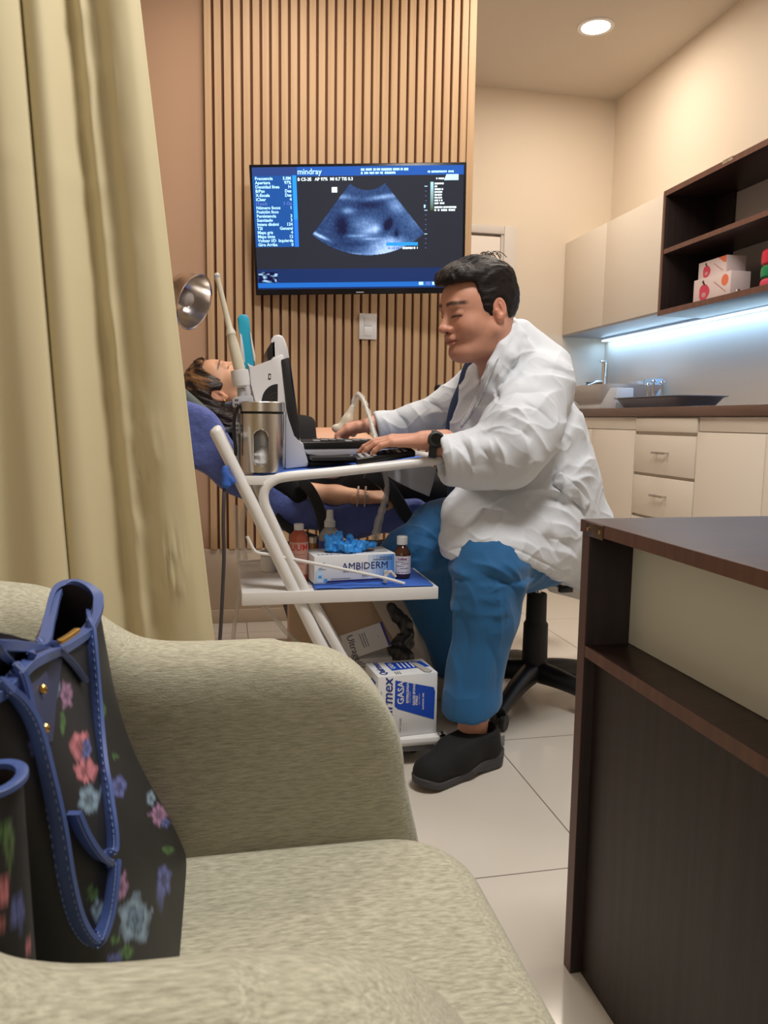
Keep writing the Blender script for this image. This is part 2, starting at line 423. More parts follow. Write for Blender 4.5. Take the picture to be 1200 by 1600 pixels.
# ---- room door in the far wall, its leaf, casing and panel groove
dr = thing('door_1', None, None, (1.45, YF-0.02, 0)); dr['kind'] = 'structure'
MB().box((1.12, YF-0.03, 0.005), (1.735, YF-0.012, 2.06), 0.002).build('door_leaf', M_trimw, dr)
MB().box((1.755, YF-0.045, 0), (1.835, YF-0.001, 2.125), 0.004).box((1.10, YF-0.045, 2.075), (1.755, YF-0.001, 2.125), 0.004).box((1.737, YF-0.035, 0), (1.755, YF-0.001, 2.075)).build('door_frame', mat('door_casing', rgb(205, 198, 192), 0.5), dr)

# ---- recessed downlight
dl = thing('ceiling_downlight', 'round recessed ceiling light glowing white above the kitchen end', 'ceiling light', (1.935, 3.975, CEIL))
MB().lathe([(0.072, -0.004), (0.075, -0.007), (0.094, -0.006), (0.097, -0.001), (0.097, 0.0)], 40, (1.935, 3.975, CEIL)).build('trim_ring', M_paintw, dl)
MB().lathe([(0.0, -0.0045), (0.073, -0.0045)], 40, (1.935, 3.975, CEIL)).build('diffuser', mat('glowing_diffuser', (1, 1, 1, 1), 0.5, emit=((1, 0.95, 0.86, 1), 14)), dl)
l = bpy.data.lights.new('downlight_beam', 'AREA'); l.shape = 'DISK'; l.size = 0.14; l.energy = 11; l.color = (1, 0.88, 0.74)
lo = bpy.data.objects.new('downlight_beam', l); lo.location = (1.935, 3.975, CEIL-0.012); COL.objects.link(lo)

# ============================================================ cabinets along the right wall
def bar_handle(c, parent):
    mb = MB(); c = np.array(c)
    mb.box(c+(-0.028, -0.055, -0.005), c+(-0.02, 0.055, 0.005), 0.002)
    for s in (-1, 1): mb.box(c+(-0.021, s*0.045-0.004, -0.004), c+(0.0, s*0.045+0.004, 0.004))
    mb.build('handle', M_steel, parent)
CX = 1.95; WT = 0.965
def base_cab(name, y0, y1, label, splits, drawers):
    r = thing(name, label, 'cabinet', ((CX+XR)/2, (y0+y1)/2, 0), 'white base cabinets along the right wall')
    MB().box((CX+0.02, y0+0.001, 0.10), (XR-0.002, y1-0.001, WT-0.031)).build('body', M_white, r)
    MB().box((CX+0.05, y0+0.001, 0), (XR-0.002, y1-0.001, 0.10)).build('plinth', M_white, r)
    if drawers:
        for i, (z0, z1) in enumerate(drawers):
            d = MB().box((CX, y0+0.004, z0+0.003), (CX+0.018, y1-0.004, z1-0.003), 0.0015).build('drawer' if i else 'front_rail', M_white, r)
            if i: bar_handle((CX, (y0+y1)/2+0.0, (z0+z1)/2+0.01), d)
    else:
        MB().box((CX+0.008, y0+0.004, 0.872), (CX+0.018, y1-0.004, WT-0.034), 0.0015).build('front_rail', M_white, r)
        for a, b in splits: MB().box((CX, a+0.003, 0.11), (CX+0.018, b-0.003, 0.868), 0.0015).build('door', M_white, r)
base_cab('base_cabinet', 3.40, YF, 'white base cabinet with plain doors under the wash basin', [(3.402, 3.85), (3.85, 4.3), (4.3, YF)], None)
base_cab('base_cabinet', 2.905, 3.40, 'white drawer cabinet with two bar handles under the steel tray', None, [(0.862, 0.930), (0.668, 0.852), (0.468, 0.660), (0.11, 0.460)])
base_cab('base_cabinet', 1.60, 2.905, 'white base cabinet with plain doors nearest the dark desk', [(1.602, 2.05), (2.05, 2.48), (2.48, 2.903)], None)
tag(MB().box((CX-0.01, 1.55, WT-0.03), (XR-0.001, YF-0.001, WT+0.012), 0.002).build('worktop', mat('brown_worktop', rgb(112, 88, 76), 0.35, var=((30, 3, 30), rgb(90, 68, 58), 0.7))),
    'dark brown continuous worktop edge running along the base cabinets', 'worktop')
WT += 0.012
# ---- wall units
UX = 2.19
r = thing('wall_cabinet', 'white two-door wall cabinet beside the dark open shelf', 'cabinet', (2.34, 4.2, 1.46))
MB().box((UX+0.02, 3.66, 1.472), (XR-0.002, YF-0.002, 2.05)).build('body', M_white, r)
for a, b in ((3.66, 4.25), (4.25, YF-0.002)): MB().box((UX, a+0.003, 1.470), (UX+0.018, b-0.003, 2.052), 0.0015).build('door', M_white, r)
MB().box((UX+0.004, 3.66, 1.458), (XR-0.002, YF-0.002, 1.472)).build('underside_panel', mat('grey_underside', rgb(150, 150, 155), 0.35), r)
r = thing('open_wall_shelf', 'dark wood open wall shelf with two compartments on right wall', 'shelf', (2.34, 2.6, 1.45))
Y0, Y1 = 1.7, 3.657
MB().box((UX, Y0, 2.035), (XR-0.002, Y1, 2.062), 0.001).build('top_board', M_wenge, r)
MB().box((UX, Y0, 1.448), (XR-0.002, Y1, 1.473), 0.001).build('bottom_board', M_wenge, r)
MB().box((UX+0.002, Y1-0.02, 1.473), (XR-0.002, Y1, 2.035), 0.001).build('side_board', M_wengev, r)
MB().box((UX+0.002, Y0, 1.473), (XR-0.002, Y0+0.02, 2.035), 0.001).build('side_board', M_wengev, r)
MB().box((UX+0.004, Y0+0.02, 1.752), (XR-0.012, Y1-0.02, 1.775), 0.001).build('shelf_board', M_wenge, r)
MB().box((XR-0.012, Y0+0.02, 1.473), (XR-0.002, Y1-0.16, 2.035)).build('back_panel', mat('grey_back_panel', rgb(176, 168, 166), 0.5), r)
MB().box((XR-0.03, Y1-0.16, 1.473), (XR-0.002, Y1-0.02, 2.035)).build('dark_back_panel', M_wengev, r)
for a, z in ((UX-0.0015, 2.035), (UX-0.0015, 1.448)):
    MB().box((a, Y0, z), (a+0.002, Y1, z+0.0265)).build('edge_band', M_wengel, r)
MB().box((UX-0.0015, Y1-0.02, 1.4745), (UX+0.0015, Y1, 2.0345)).build('edge_band', M_wengel, r)
MB().box((UX+0.002, Y0+0.02, 1.7522), (UX+0.0045, Y1-0.02, 1.7748)).build('edge_band', M_wengel, r)
MB().box((UX-0.003, 3.12, 2.047), (UX+0.02, 3.19, 2.064), 0.001).build('hinge_plate', M_steel, r)
# LED strip
r = thing('led_light_strip', 'bright bluish LED light strip glowing under the wall shelf', 'light strip', (2.44, 3.2, 1.46))
MB().box((2.455, 1.72, 1.440), (2.475, 4.76, 1.4565), 0.001).build('channel', M_grey, r)
MB().box((2.450, 1.73, 1.4345), (2.480, 4.75, 1.4405), 0.001).build('led_diffuser', mat('led_glow', (1, 1, 1, 1), 0.4, emit=((0.50, 0.78, 1.0, 1), 9)), r)
l = bpy.data.lights.new('led_strip_light', 'AREA'); l.shape = 'RECTANGLE'; l.size = 0.03; l.size_y = 3.0; l.energy = 4.5; l.color = (0.20, 0.50, 1.0)
lo = bpy.data.objects.new('led_strip_light', l); lo.location = (2.44, 3.24, 1.431); lo.rotation_euler = (0, math.radians(-6), 0); COL.objects.link(lo)

# ---- things on the worktop
M_cer = mat('white_ceramic', rgb(226, 226, 228), 0.15, coat=0.4)
r = thing('wash_basin', 'white rectangular vessel wash basin on the brown worktop', 'basin', (2.2, 4.12, WT))
bm = MB()
c = (2.20, 4.12); top = (0.20, 0.29); bot = (0.13, 0.17); z0, z1 = WT+0.022, WT+0.135
def rr(cx, cy, a, b, z, n=24, e=5):
    return [(cx+a*np.sign(math.cos(t))*abs(math.cos(t))**(2/e), cy+b*np.sign(math.sin(t))*abs(math.sin(t))**(2/e), z) for t in [2*PI*k/n for k in range(n)]]
G = np.array([rr(*c, 0.001, 0.001, z0), rr(*c, bot[0], bot[1], z0), rr(*c, (bot[0]+top[0])/2+0.005, (bot[1]+top[1])/2+0.005, (z0+z1)/2-0.01), rr(*c, top[0], top[1], z1), rr(*c, top[0]-0.012, top[1]-0.012, z1), rr(*c, bot[0], bot[1]-0.02, z0+0.03), rr(*c, 0.001, 0.001, z0+0.02)])
bm.grid(G, wrap=True).build('bowl', M_cer, r)
MB().box((2.06, 3.98, WT), (2.34, 4.26, WT+0.024), 0.004).build('foot', M_cer, r)
tag(MB().prism([(2.03, 3.75, WT), (2.03, 3.75, WT+0.11), (2.03, 3.82, WT+0.11), (2.03, 3.93, WT+0.015), (2.03, 3.93, WT)], (0.10, 0, 0), bev=0.003).build('basin_bracket', mat('bracket_blue_grey', rgb(196, 203, 215), 0.35)),
    'pale wedge-shaped support block beside the wash basin', 'bracket')
r = thing('faucet', 'tall chrome pillar faucet behind the wash basin', 'faucet', (2.42, 4.28, WT))
fx, fy = 2.43, 4.28
fx, fy, _ = [float(k) for k in atx(944, 600, 2.43)]
MB().lathe([(0.028, 0), (0.028, 0.008), (0.021, 0.01), (0.021, 0.30), (0.019, 0.312), (0, 0.312)], 24, (fx, fy, WT)).build('body', M_chrome, r)
MB().tube([(fx-0.01, fy, WT+0.19), (fx-0.06, fy, WT+0.185), (fx-0.12, fy, WT+0.165), (fx-0.135, fy, WT+0.15)], 0.012).build('spout', M_chrome, r)
MB().box((fx-0.035, fy-0.008, WT+0.312), (fx+0.02, fy+0.008, WT+0.326), 0.004).build('lever', M_chrome, r)
sx, sy, _ = [float(k) for k in atx(919, 602, 2.36)]
r = thing('soap_dispenser', 'small dark pump dispenser behind the wash basin rim', 'dispenser', (sx, sy, WT))
MB().lathe([(0.028, 0), (0.03, 0.01), (0.03, 0.12), (0.012, 0.14), (0.012, 0.155), (0, 0.155)], 20, (sx, sy, WT)).build('bottle', M_black, r)
MB().lathe([(0.008, 0.155), (0.008, 0.18), (0.014, 0.181), (0.014, 0.19), (0, 0.19)], 16, (sx, sy, WT)).build('pump', M_black, r)
y = atx(992, 600, 2.43)[1]
b = tag(MB().box((2.43, y-0.03, WT), (2.47, y+0.08, WT+0.175), 0.003).build('carton', mat('pale_carton', rgb(196, 192, 190), 0.6)), 'pale grey carton with a black disc beside the basin', 'box')
MB().lathe([(0, 0), (0.028, 0), (0.03, 0.002), (0.03, 0.004), (0, 0.004)], 24, (0, 0, 0), M=Matrix.Translation((2.4295, y, WT+0.085)) @ Matrix.Rotation(-PI/2, 4, 'Y')).build('disc', M_black, b)
y = atx(1014, 600, 2.42)[1]
tag(MB().box((2.42, y-0.06, WT), (2.47, y+0.05, WT+0.18), 0.002).build('carton', mat('light_blue_carton', rgb(176, 208, 236), 0.5, var=((9, 9, 9), rgb(140, 186, 226), 0.7))), 'light blue carton standing behind the steel tray', 'box')
# steel tray with instruments
ty0, ty1 = 3.08, 3.72
r = thing('instrument_tray', 'shallow stainless steel instrument tray on the worktop', 'tray', (2.15, 3.4, WT))
cx, cy = 2.11, (ty0+ty1)/2; a, bq = 0.14, (ty1-ty0)/2
G = np.array([rr(cx, cy, 0.001, 0.001, WT+0.002, 28, 6), rr(cx, cy, a-0.035, bq-0.06, WT+0.002, 28, 6), rr(cx, cy, a-0.008, bq-0.02, WT+0.045, 28, 6), rr(cx, cy, a+0.006, bq, WT+0.05, 28, 6), rr(cx, cy, a+0.006, bq, WT+0.053, 28, 6), rr(cx, cy, a-0.012, bq-0.025, WT+0.049, 28, 6), rr(cx, cy, a-0.038, bq-0.064, WT+0.006, 28, 6), rr(cx, cy, 0.001, 0.001, WT+0.006, 28, 6)])
MB().grid(G, wrap=True).build('pan', mat('tray_steel', rgb(150, 162, 182), 0.3, 0.6), r)
for px, py, h in ((1012, 612, 0.115), (1021, 607, 0.13), (1034, 608, 0.12)):
    p = atx(px, py, 2.1)
    t = thing('forceps', {1012: 'short steel forceps standing leftmost in the instrument tray', 1021: 'taller steel forceps standing in the middle of the tray', 1034: 'steel forceps leaning right in the instrument tray'}[px], 'forceps', (2.1, p[1], WT+0.006), 'forceps in the steel tray')
    q = p[1]
    MB().tube([(2.1, q, WT+0.006), (2.1, q+0.004, WT+h*0.6), (2.1, q+0.0, WT+h)], 0.004, 8).tube([(2.1, q-0.02, WT+0.006), (2.1, q-0.004, WT+h*0.6), (2.1, q, WT+h)], 0.004, 8).build('shank', M_chrome, t)
    MB().lathe([(0, 0), (0.013, 0.0), (0.015, 0.006), (0.009, 0.012), (0, 0.012)], 14, (2.1, q, WT+h-0.002)).build('finger_ring', M_chrome, t)
# ---- things on the open shelf
M_card = mat('product_carton', rgb(224, 206, 204), 0.5)
M_pink = mat('pink_print', rgb(208, 66, 92), 0.5); M_orange = mat('orange_print', rgb(232, 120, 84), 0.5); M_darkp = mat('dark_print', rgb(60, 40, 46), 0.5)
def shelf_box(px0, px1, X, z0, hgt, label, orange):
    y1 = atx(px0, 450, X)[1]; y0 = atx(px1, 450, X)[1]
    b = tag(MB().box((X, y0, z0), (X+0.10, y1, z0+hgt), 0.001).build('fruit_carton', M_card), label, 'box', 'pink printed cartons on the open shelf')
    t = TX(); o = (X, y1, z0); Xd = (0, -1, 0); Zd = (0, 0, 1); W = y1-y0
    cc = (W*0.30, hgt*0.42); rad = hgt*0.33
    t.poly(o, Xd, Zd, [(cc[0]+rad*1.05*math.cos(k*PI/12)*(1+0.1*math.cos(3*k*PI/12)), cc[1]+rad*math.sin(k*PI/12)) for k in range(24)])
    t.poly(o, Xd, Zd, [(cc[0]+rad*0.45*math.cos(k*PI/6), cc[1]-rad*0.3+rad*0.3*math.sin(k*PI/6)) for k in range(12)], off=0.001, mi=3)
    t.poly(o, Xd, Zd, [(cc[0]-rad*0.5, cc[1]+rad*1.3), (cc[0]-rad*0.2, cc[1]+rad*1.55), (cc[0]+rad*0.2, cc[1]+rad*0.9), (cc[0], cc[1]+rad*0.8)], off=0.001, mi=2)
    t.quad(o, Xd, Zd, 0, 0, 0.001, 0.001)
    t.poly(o, Xd, Zd, [(W*0.55, hgt*0.72), (W*0.57, hgt*0.75), (W*0.9, hgt*0.25), (W*0.88, hgt*0.22)], mi=3)
    if orange == 'corner': t.poly(o, Xd, Zd, [(W*0.70, hgt*0.99), (W*0.99, hgt*0.99), (W*0.99, hgt*0.62), (W*0.9, hgt*0.68)], mi=1)
    else: t.poly(o, Xd, Zd, [(W*0.85+hgt*0.22*math.cos(k*PI/10), hgt*0.7+hgt*0.22*math.sin(k*PI/10)) for k in range(20)], mi=1)
    t.build('print', [M_pink, M_orange, M_darkp, mat('light_print', rgb(196, 150, 146), 0.5)], b)
shelf_box(1084, 1141, 2.24, 1.4735, 0.115, 'lower white carton with pink fruit print on open shelf', 'disc')
shelf_box(1090, 1133, 2.27, 1.5888, 0.085, 'upper white carton with pink fruit print, topmost of the two', 'corner')
for k, (z0, h, m_, lb) in enumerate([(1.4735, 0.04, M_pink, 'lowest red piece of the red and green stacked ornament'), (1.5135, 0.055, mat('green_gloss', rgb(24, 130, 80), 0.3), 'glossy green round box in the middle of the ornament stack'), (1.5685, 0.065, mat('red_gloss', rgb(205, 40, 66), 0.3), 'glossy red round box topping the ornament stack')]):
    p = atx(1206, 425, 2.27)
    tag(MB().lathe([(0, 0), (0.05, 0), (0.058, 0.008), (0.06, h/2), (0.058, h-0.008), (0.05, h), (0, h)], 28, (2.29, p[1], z0)).build('round_box', m_), lb, 'box')
p = atx(1153, 452, 2.22)
tag(MB().lathe([(0, 0), (0.008, 0), (0.011, 0.008), (0.008, 0.018), (0, 0.02)], 12, (2.22, p[1], 1.4735)).build('knob', M_chrome), 'tiny shiny ball lying on the shelf edge', 'knob')

# ============================================================ dark desk at the right
D0 = 0.55; DY = 1.10
r = thing('desk', 'dark wenge desk with raised top, pale niche and corner bracket', 'desk', (0.95, 0.5, 0))
MB().box((D0-0.004, -0.25, 0.732), (1.35, DY, 0.752), 0.0015).build('top_board', M_wenge, r)
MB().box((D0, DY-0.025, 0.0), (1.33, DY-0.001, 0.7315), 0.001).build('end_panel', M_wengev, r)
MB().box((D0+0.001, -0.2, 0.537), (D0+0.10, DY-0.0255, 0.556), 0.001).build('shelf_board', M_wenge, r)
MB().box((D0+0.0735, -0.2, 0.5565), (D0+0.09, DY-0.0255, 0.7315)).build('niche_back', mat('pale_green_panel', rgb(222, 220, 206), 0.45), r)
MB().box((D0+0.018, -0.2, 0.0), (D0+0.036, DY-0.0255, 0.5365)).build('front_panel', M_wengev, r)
MB().box((D0-0.0048, -0.25, 0.7325), (D0-0.0038, DY-0.001, 0.7515)).build('edge_band', M_wengel, r)
MB().box((D0-0.0006, -0.2, 0.5375), (D0+0.0014, DY-0.0255, 0.5555)).build('edge_band', M_wengel, r)
MB().box((D0-0.0010, DY-0.0245, 0.0), (D0+0.0006, DY-0.0015, 0.7315)).build('edge_band', mat('worn_edge_band', rgb(92, 66, 60), 0.45), r)
b = MB().box((D0-0.0065, DY-0.075, 0.729), (D0-0.0042, DY-0.022, 0.7505), 0.0008).build('corner_bracket', mat('tarnished_metal', rgb(120, 104, 88), 0.35, 0.9, var=((60, 60, 60), rgb(80, 66, 56), 0.8)), r)
for yy in (DY-0.067, DY-0.030):
    MB().lathe([(0, 0), (0.0032, 0), (0.0034, 0.0012), (0.0015, 0.002), (0, 0.0016)], 12, (0, 0, 0), M=Matrix.Translation((D0-0.0063, yy, 0.740)) @ Matrix.Rotation(-PI/2, 4, 'Y')).build('screw', mat('brass_screw', rgb(190, 160, 110), 0.3, 1.0), b)

# ============================================================ curtain
def curtain():
    z0, z1 = 0.04, 2.40; rows = 110
    yb = 1.45
    # plan shape: distance left of the free edge (fraction), depth offset
    pl = [(0, 0.0), (0.12, -0.012), (0.27, -0.006), (0.40, 0.020), (0.50, 0.008), (0.60, 0.034), (0.68, 0.012), (0.80, -0.020), (0.92, -0.016), (0.99, 0.01), (1.02, 0.045), (0.97, 0.065), (0.96, 0.04), (0.975, -0.012), (1.0, -0.030), (1.15, -0.045), (1.35, -0.03), (1.5, -0.03), (1.60, 0.03), (1.56, 0.05), (1.6, 0.0), (1.75, -0.02), (1.95, 0.02), (2.15, -0.03), (2.4, 0.02), (2.65, -0.03), (2.9, 0.0)]
    sp = np.array(spline([(a, b, 0) for a, b in pl], 330))
    G = np.zeros((rows+1, len(sp), 3))
    for i in range(rows+1):
        z = z0+(z1-z0)*i/rows
        k = (z-0.55)/(1.6-0.55)
        xr = -0.026+(-0.128+0.026)*k
        wd = 0.25+(0.195-0.25)*k
        u = sp[:, 0]; amp = 0.75+0.35*math.sin(1.3+2.2*z)
        G[i, :, 0] = xr-u*wd
        G[i, :, 1] = yb+sp[:, 1]*1.0+0.010*np.sin(u*9+z*3.1)*np.clip(u, 0, 1)*amp
        G[i, :, 2] = z
    # crumples and horizontal fold creases pressed into the cloth
    Z = G[:, :, 2]; Uc = np.broadcast_to(sp[:, 0], Z.shape)
    for (zc, w_, a_, u0, u1, sl_) in ((1.30, 0.006, 0.0035, 0.25, 0.95, 0.03), (1.215, 0.008, 0.0025, 0.2, 0.6, 0.10), (0.875, 0.010, 0.004, 0.2, 0.5, -0.05), (0.70, 0.007, 0.003, 0.15, 0.7, 0.0), (0.60, 0.008, 0.0055, 0.12, 0.45, 0.05), (1.33, 0.008, 0.002, 1.0, 1.5, 0.0)):
        m = np.exp(-((Z-zc-sl_*(Uc-0.4))/w_)**2)*np.clip((Uc-u0)*12, 0, 1)*np.clip((u1-Uc)*12, 0, 1)
        G[:, :, 1] -= a_*m
    n1 = ridged(Uc*7+Z*3, Z*13, Z*0+3, 5); msk = np.exp(-((Uc-0.46)/0.20)**2)
    G[:, :, 1] -= 0.006*msk*(n1**4)
    n2 = ridged(Uc*10+Z*18, Z*11-Uc*6, Z*0+8, 9); m2 = np.exp(-((Uc-0.38)/0.12)**2-((Z-0.83)/0.12)**2)
    G[:, :, 1] -= 0.012*m2*(n2**3)
    n3 = ridged(Uc*26, Z*24, Z*0+1, 4); m3 = np.exp(-((Uc-0.25)/0.10)**2-((Z-0.63)/0.05)**2)
    G[:, :, 1] -= 0.010*m3*(n3**3)
    o = MB().grid(G).build('privacy_curtain', mat('khaki_curtain_cloth', rgb(212, 199, 160), 0.75, bump=((700, 700, 1500), 0.25, 0.0006), sheen=0.2), solid=0.0015, autos=None)
    tag(o, 'khaki beige privacy curtain hanging in folds at the left', 'curtain')
curtain()
r = thing('curtain_rail', 'white curtain rail carrying the khaki curtain', 'rail', (-0.5, 1.45, 2.4))
MB().box((-1.5, 1.435, 2.41), (0.0, 1.465, 2.43), 0.002).build('track', M_paintw, r)
for xx in (-1.2, -0.35): MB().tube([(xx, 1.45, 2.43), (xx, 1.45, CEIL)], 0.006).build('drop_rod', M_paintw, r)
# ============================================================ television
TYV = 3.20
tc_ = EYE+(np.array([0.5661, 3.27, 1.6858])-EYE)*(TYV/3.27); TW = 0.8885*TYV/3.27; TH = 0.5138*TYV/3.27
ang = -0.2111; tilt = 0.1573; rl = 0.0221      # on a swivel arm: turned to the room, tipped down, hung a hair crooked
TX_ = np.array([math.cos(ang), math.sin(ang), 0.0]); TN = np.array([math.sin(ang), -math.cos(ang), 0.0])
TZ_ = np.array([0, 0, 1.0])*math.cos(tilt)+TN*math.sin(tilt)
TX_, TZ_ = TX_*math.cos(rl)+TZ_*math.sin(rl), -TX_*math.sin(rl)+TZ_*math.cos(rl)
TN = np.cross(TX_, TZ_)
r = thing('television', 'black wall-mounted television showing a blue ultrasound image', 'television', tuple(tc_))
M_bez = mat('glossy_black_bezel', rgb(20, 20, 24), 0.25)
MB().obox(tc_-TN*0.014, TX_, TZ_, TN, TW/2, TH/2, 0.013, 0.004).build('casing', M_bez, r)
MB().obox(tc_-TN*0.05, TX_, TZ_, TN, 0.14, 0.10, 0.03, 0.003).tube([tc_-TN*0.07, (tc_[0]-0.03, YS-0.012, tc_[2]-0.02)], 0.02).build('wall_mount', M_blackm, r)
scr0 = tc_+TN*0.0002
def em(name, col, s): return mat(name, col, 0.4, emit=(col, s))
SW, SH = TW-0.022, TH-0.034
def sp_(u, v): return (u*SW/2, v*SH/2+0.006)     # u,v in -1..1
# screen picture, painted per vertex on a fine grid
nu, nv = 420, 250
uu, vv = np.meshgrid(np.linspace(-1, 1, nu), np.linspace(1, -1, nv))
C = np.zeros((nv, nu, 3)); C[:] = (0.016, 0.018, 0.028)
# pixel-like coordinates of the picture: (x 0..1, y 0..1 from top)
X_, Y_ = (uu+1)/2, (1-vv)/2
m = Y_ > 0.83; C[m] = (0.005, 0.022, 0.10)
C[(X_ > 0.0) & (Y_ > 0.945) & (Y_ < 0.985)] = (0.01, 0.13, 0.50)
tb = (Y_ < 0.075) & (X_ > 0.212); C[tb] = (0.012, 0.09, 0.40); C[(Y_ < 0.065) & (X_ <= 0.208)] = (0.02, 0.05, 0.2)
C[(Y_ > 0.065) & (Y_ < 0.645) & (X_ < 0.21)] = (0.008, 0.075, 0.30)
C[(Y_ > 0.065) & (Y_ < 0.42) & (X_ > 0.190) & (X_ < 0.21)] = (0.02, 0.3, 1.0)
C[(Y_ > 0.42) & (Y_ < 0.645) & (X_ > 0.190) & (X_ < 0.21)] = (0.015, 0.18, 0.75)
asp = SW/SH
ax_, ay_ = (X_-0.545)*asp, Y_-(-0.045)
rr_ = np.sqrt(ax_**2+ay_**2); th = np.arctan2(ax_, ay_)
nz = vnoise(th*90, rr_*38, rr_*0, 3)*0.5+vnoise(th*30, rr_*90, rr_*0+5, 4)*0.5
fan = (rr_ > 0.235) & (np.abs(th) < 0.69) & (rr_ < 0.765)
rt = np.where(fan, 1, 0)
I = 0.16+0.10*nz
def gb(cx, cy, sx, sy, a, rot=0):
    dx, dy = (X_-cx)*asp, Y_-cy; c, s = math.cos(rot), math.sin(rot)
    return a*np.exp(-((dx*c+dy*s)/sx)**2-((-dx*s+dy*c)/sy)**2)
I = I+gb(0.40, 0.235, 0.13, 0.020, 0.5, 0.12)+gb(0.62, 0.245, 0.12, 0.018, 0.6, -0.12)+gb(0.68, 0.32, 0.07, 0.05, 0.45, 0.5)
I = I+gb(0.45, 0.355, 0.05, 0.025, 0.5)+gb(0.53, 0.46, 0.10, 0.05, 0.35)+gb(0.555, 0.515, 0.09, 0.03, 0.55, -0.15)+gb(0.50, 0.56, 0.09, 0.012, 0.5)+gb(0.55, 0.585, 0.09, 0.010, 0.4)
I = I+gb(0.58, 0.50, 0.03, 0.045, 0.35)+gb(0.31, 0.555, 0.075, 0.012, 0.95, 0.45)+gb(0.64, 0.66, 0.16, 0.07, 0.8, 0.05)+gb(0.62, 0.72, 0.15, 0.04, 0.5)+gb(0.66, 0.60, 0.07, 0.03, 0.35)
I = I+gb(0.78, 0.42, 0.10, 0.10, 0.22)+gb(0.47, 0.71, 0.10, 0.012, 0.35)
I = I-gb(0.42, 0.48, 0.06, 0.10, 0.22)-gb(0.64, 0.47, 0.03, 0.05, 0.42, 0.6)-gb(0.50, 0.63, 0.16, 0.02, 0.12)-gb(0.55, 0.31, 0.14, 0.035, 0.14)-gb(0.68, 0.56, 0.02, 0.05, 0.25)
I = np.clip(I*(0.82+0.36*nz), 0.03, 1.1)
col = np.stack([I**1.9*0.36, I**1.5*0.52, 0.02+I**1.2*0.85], -1)
C = np.where(fan[..., None], col, C)
C[(Y_ > 0.615) & (Y_ < 0.645) & (X_ > 0.632) & (X_ < 0.785)] = (0.02, 0.30, 0.72)
g = (X_ > 0.843) & (X_ < 0.857) & (Y_ > 0.13) & (Y_ < 0.36); C[g] = (np.stack([0.45*(1-(Y_-0.13)/0.25), 0.75*(1-(Y_-0.13)/0.25), 0.85*(1-(Y_-0.13)/0.23)], -1))[g]
th_ = (X_ > 0.005) & (X_ < 0.10) & (Y_ > 0.855) & (Y_ < 0.94); tn = np.clip(vnoise(X_*90, Y_*70, X_*0, 8)*2.4-1.1, 0, 1)
C[th_] = np.stack([tn*0.35, tn*0.6, 0.04+tn*0.8], -1)[th_]
P0 = np.array([scr0+TX_*a*SW/2+TZ_*(b*SH/2+0.006)+TN*0.0002 for a, b in zip(uu.ravel(), vv.ravel())])
ii = np.arange(nv*nu).reshape(nv, nu)
Q = np.stack([ii[:-1, :-1], ii[1:, :-1], ii[1:, 1:], ii[:-1, 1:]], -1).reshape(-1, 4)
me = raw_mesh('screen', P0, Q, C.reshape(-1, 3))
ms = bpy.data.materials.new('screen_picture'); ms.use_nodes = True; nt = ms.node_tree; b = nt.nodes['Principled BSDF']
a = nt.nodes.new('ShaderNodeVertexColor'); a.layer_name = 'Col'; b.inputs['Base Color'].default_value = (0.01, 0.01, 0.012, 1); b.inputs['Roughness'].default_value = 0.35; b.inputs['Specular IOR Level'].default_value = 0.2
nt.links.new(a.outputs['Color'], b.inputs['Emission Color']); b.inputs['Emission Strength'].default_value = 1.35
screen = link('screen', me, ms, r, smooth=False)
def S0(x, y): return scr0+TX_*(x-0.5)*SW+TZ_*((0.5-y)*SH+0.006)
MT = em('screen_text_glow', (0.45, 0.80, 1.0, 1), 0.95); MT2 = em('screen_text_dim', (0.10, 0.16, 0.5, 1), 0.8); MT3 = em('screen_icon_glow', (0.75, 0.93, 1.0, 1), 1.0)
t = TX()
rows_ = [('Frecuencia', '5.0M'), ('Apertura', '97%'), ('Densidad línea', 'H'), ('B/Pan', 'Des'), ('X-Escala', 'Des'), ('iClear', '4'), ('iTouch', '3 Cla'), ('Número focos', '1'), ('Posición foco', ''), ('Persistencia', '3'), ('Suavizado', '3'), ('Intens dinámi', '124'), ('TSI', 'General'), ('Mapa gris', '4'), ('Mapa tinte', '12'), ('Voltear I/D', 'Izquierda'), ('Giro Arriba', '0')]
for i, (a_, b_) in enumerate(rows_):
    y = 0.09+i*0.0335
    t.add(a_, 0.0165, S0(0.012, y), TX_, TZ_, off=0.0009, bold=0.0004, mi=1 if i == 6 else 0)
    if b_: t.add(b_, 0.0165, S0(0.183, y), TX_, TZ_, off=0.0009, align='RIGHT', bold=0.0004, mi=1 if i == 6 else 0)
t.add('mindray', 0.030, S0(0.214, 0.040), TX_, TZ_, off=0.0009, bold=0.0003)
t.add('B C5-2E   AP 97%  MI 0.7 TIS 0.3', 0.0165, S0(0.214, 0.10), TX_, TZ_, off=0.0009, bold=0.0004, mi=2)
def dash(x0, x1, y, h=0.011, mi=0, seed=0):
    rnd = random.Random(seed); x = x0
    while x < x1:
        ww = rnd.uniform(0.004, 0.010); t.quad(S0(x, y), TX_, TZ_, 0, -h*SH/2*rnd.uniform(0.7, 1), ww*SW*0.8, h*SH/2, off=0.0009, mi=mi); x += ww*(1.0 if rnd.random() > 0.2 else 1.6)
dash(0.515, 0.735, 0.028, 0.020, 0, 1); dash(0.515, 0.675, 0.055, 0.018, 0, 2); dash(0.83, 0.95, 0.05, 0.016, 0, 3)
for i, (x0, x1) in enumerate([(0.863, 0.90), (0.863, 0.872), (0.863, 0.898), (0.863, 0.896), (0.863, 0.895), (0.863, 0.89), (0.863, 0.902), (0.863, 0.91)]): dash(x0, x1, 0.145+i*0.0225, 0.015, 2, 10+i)
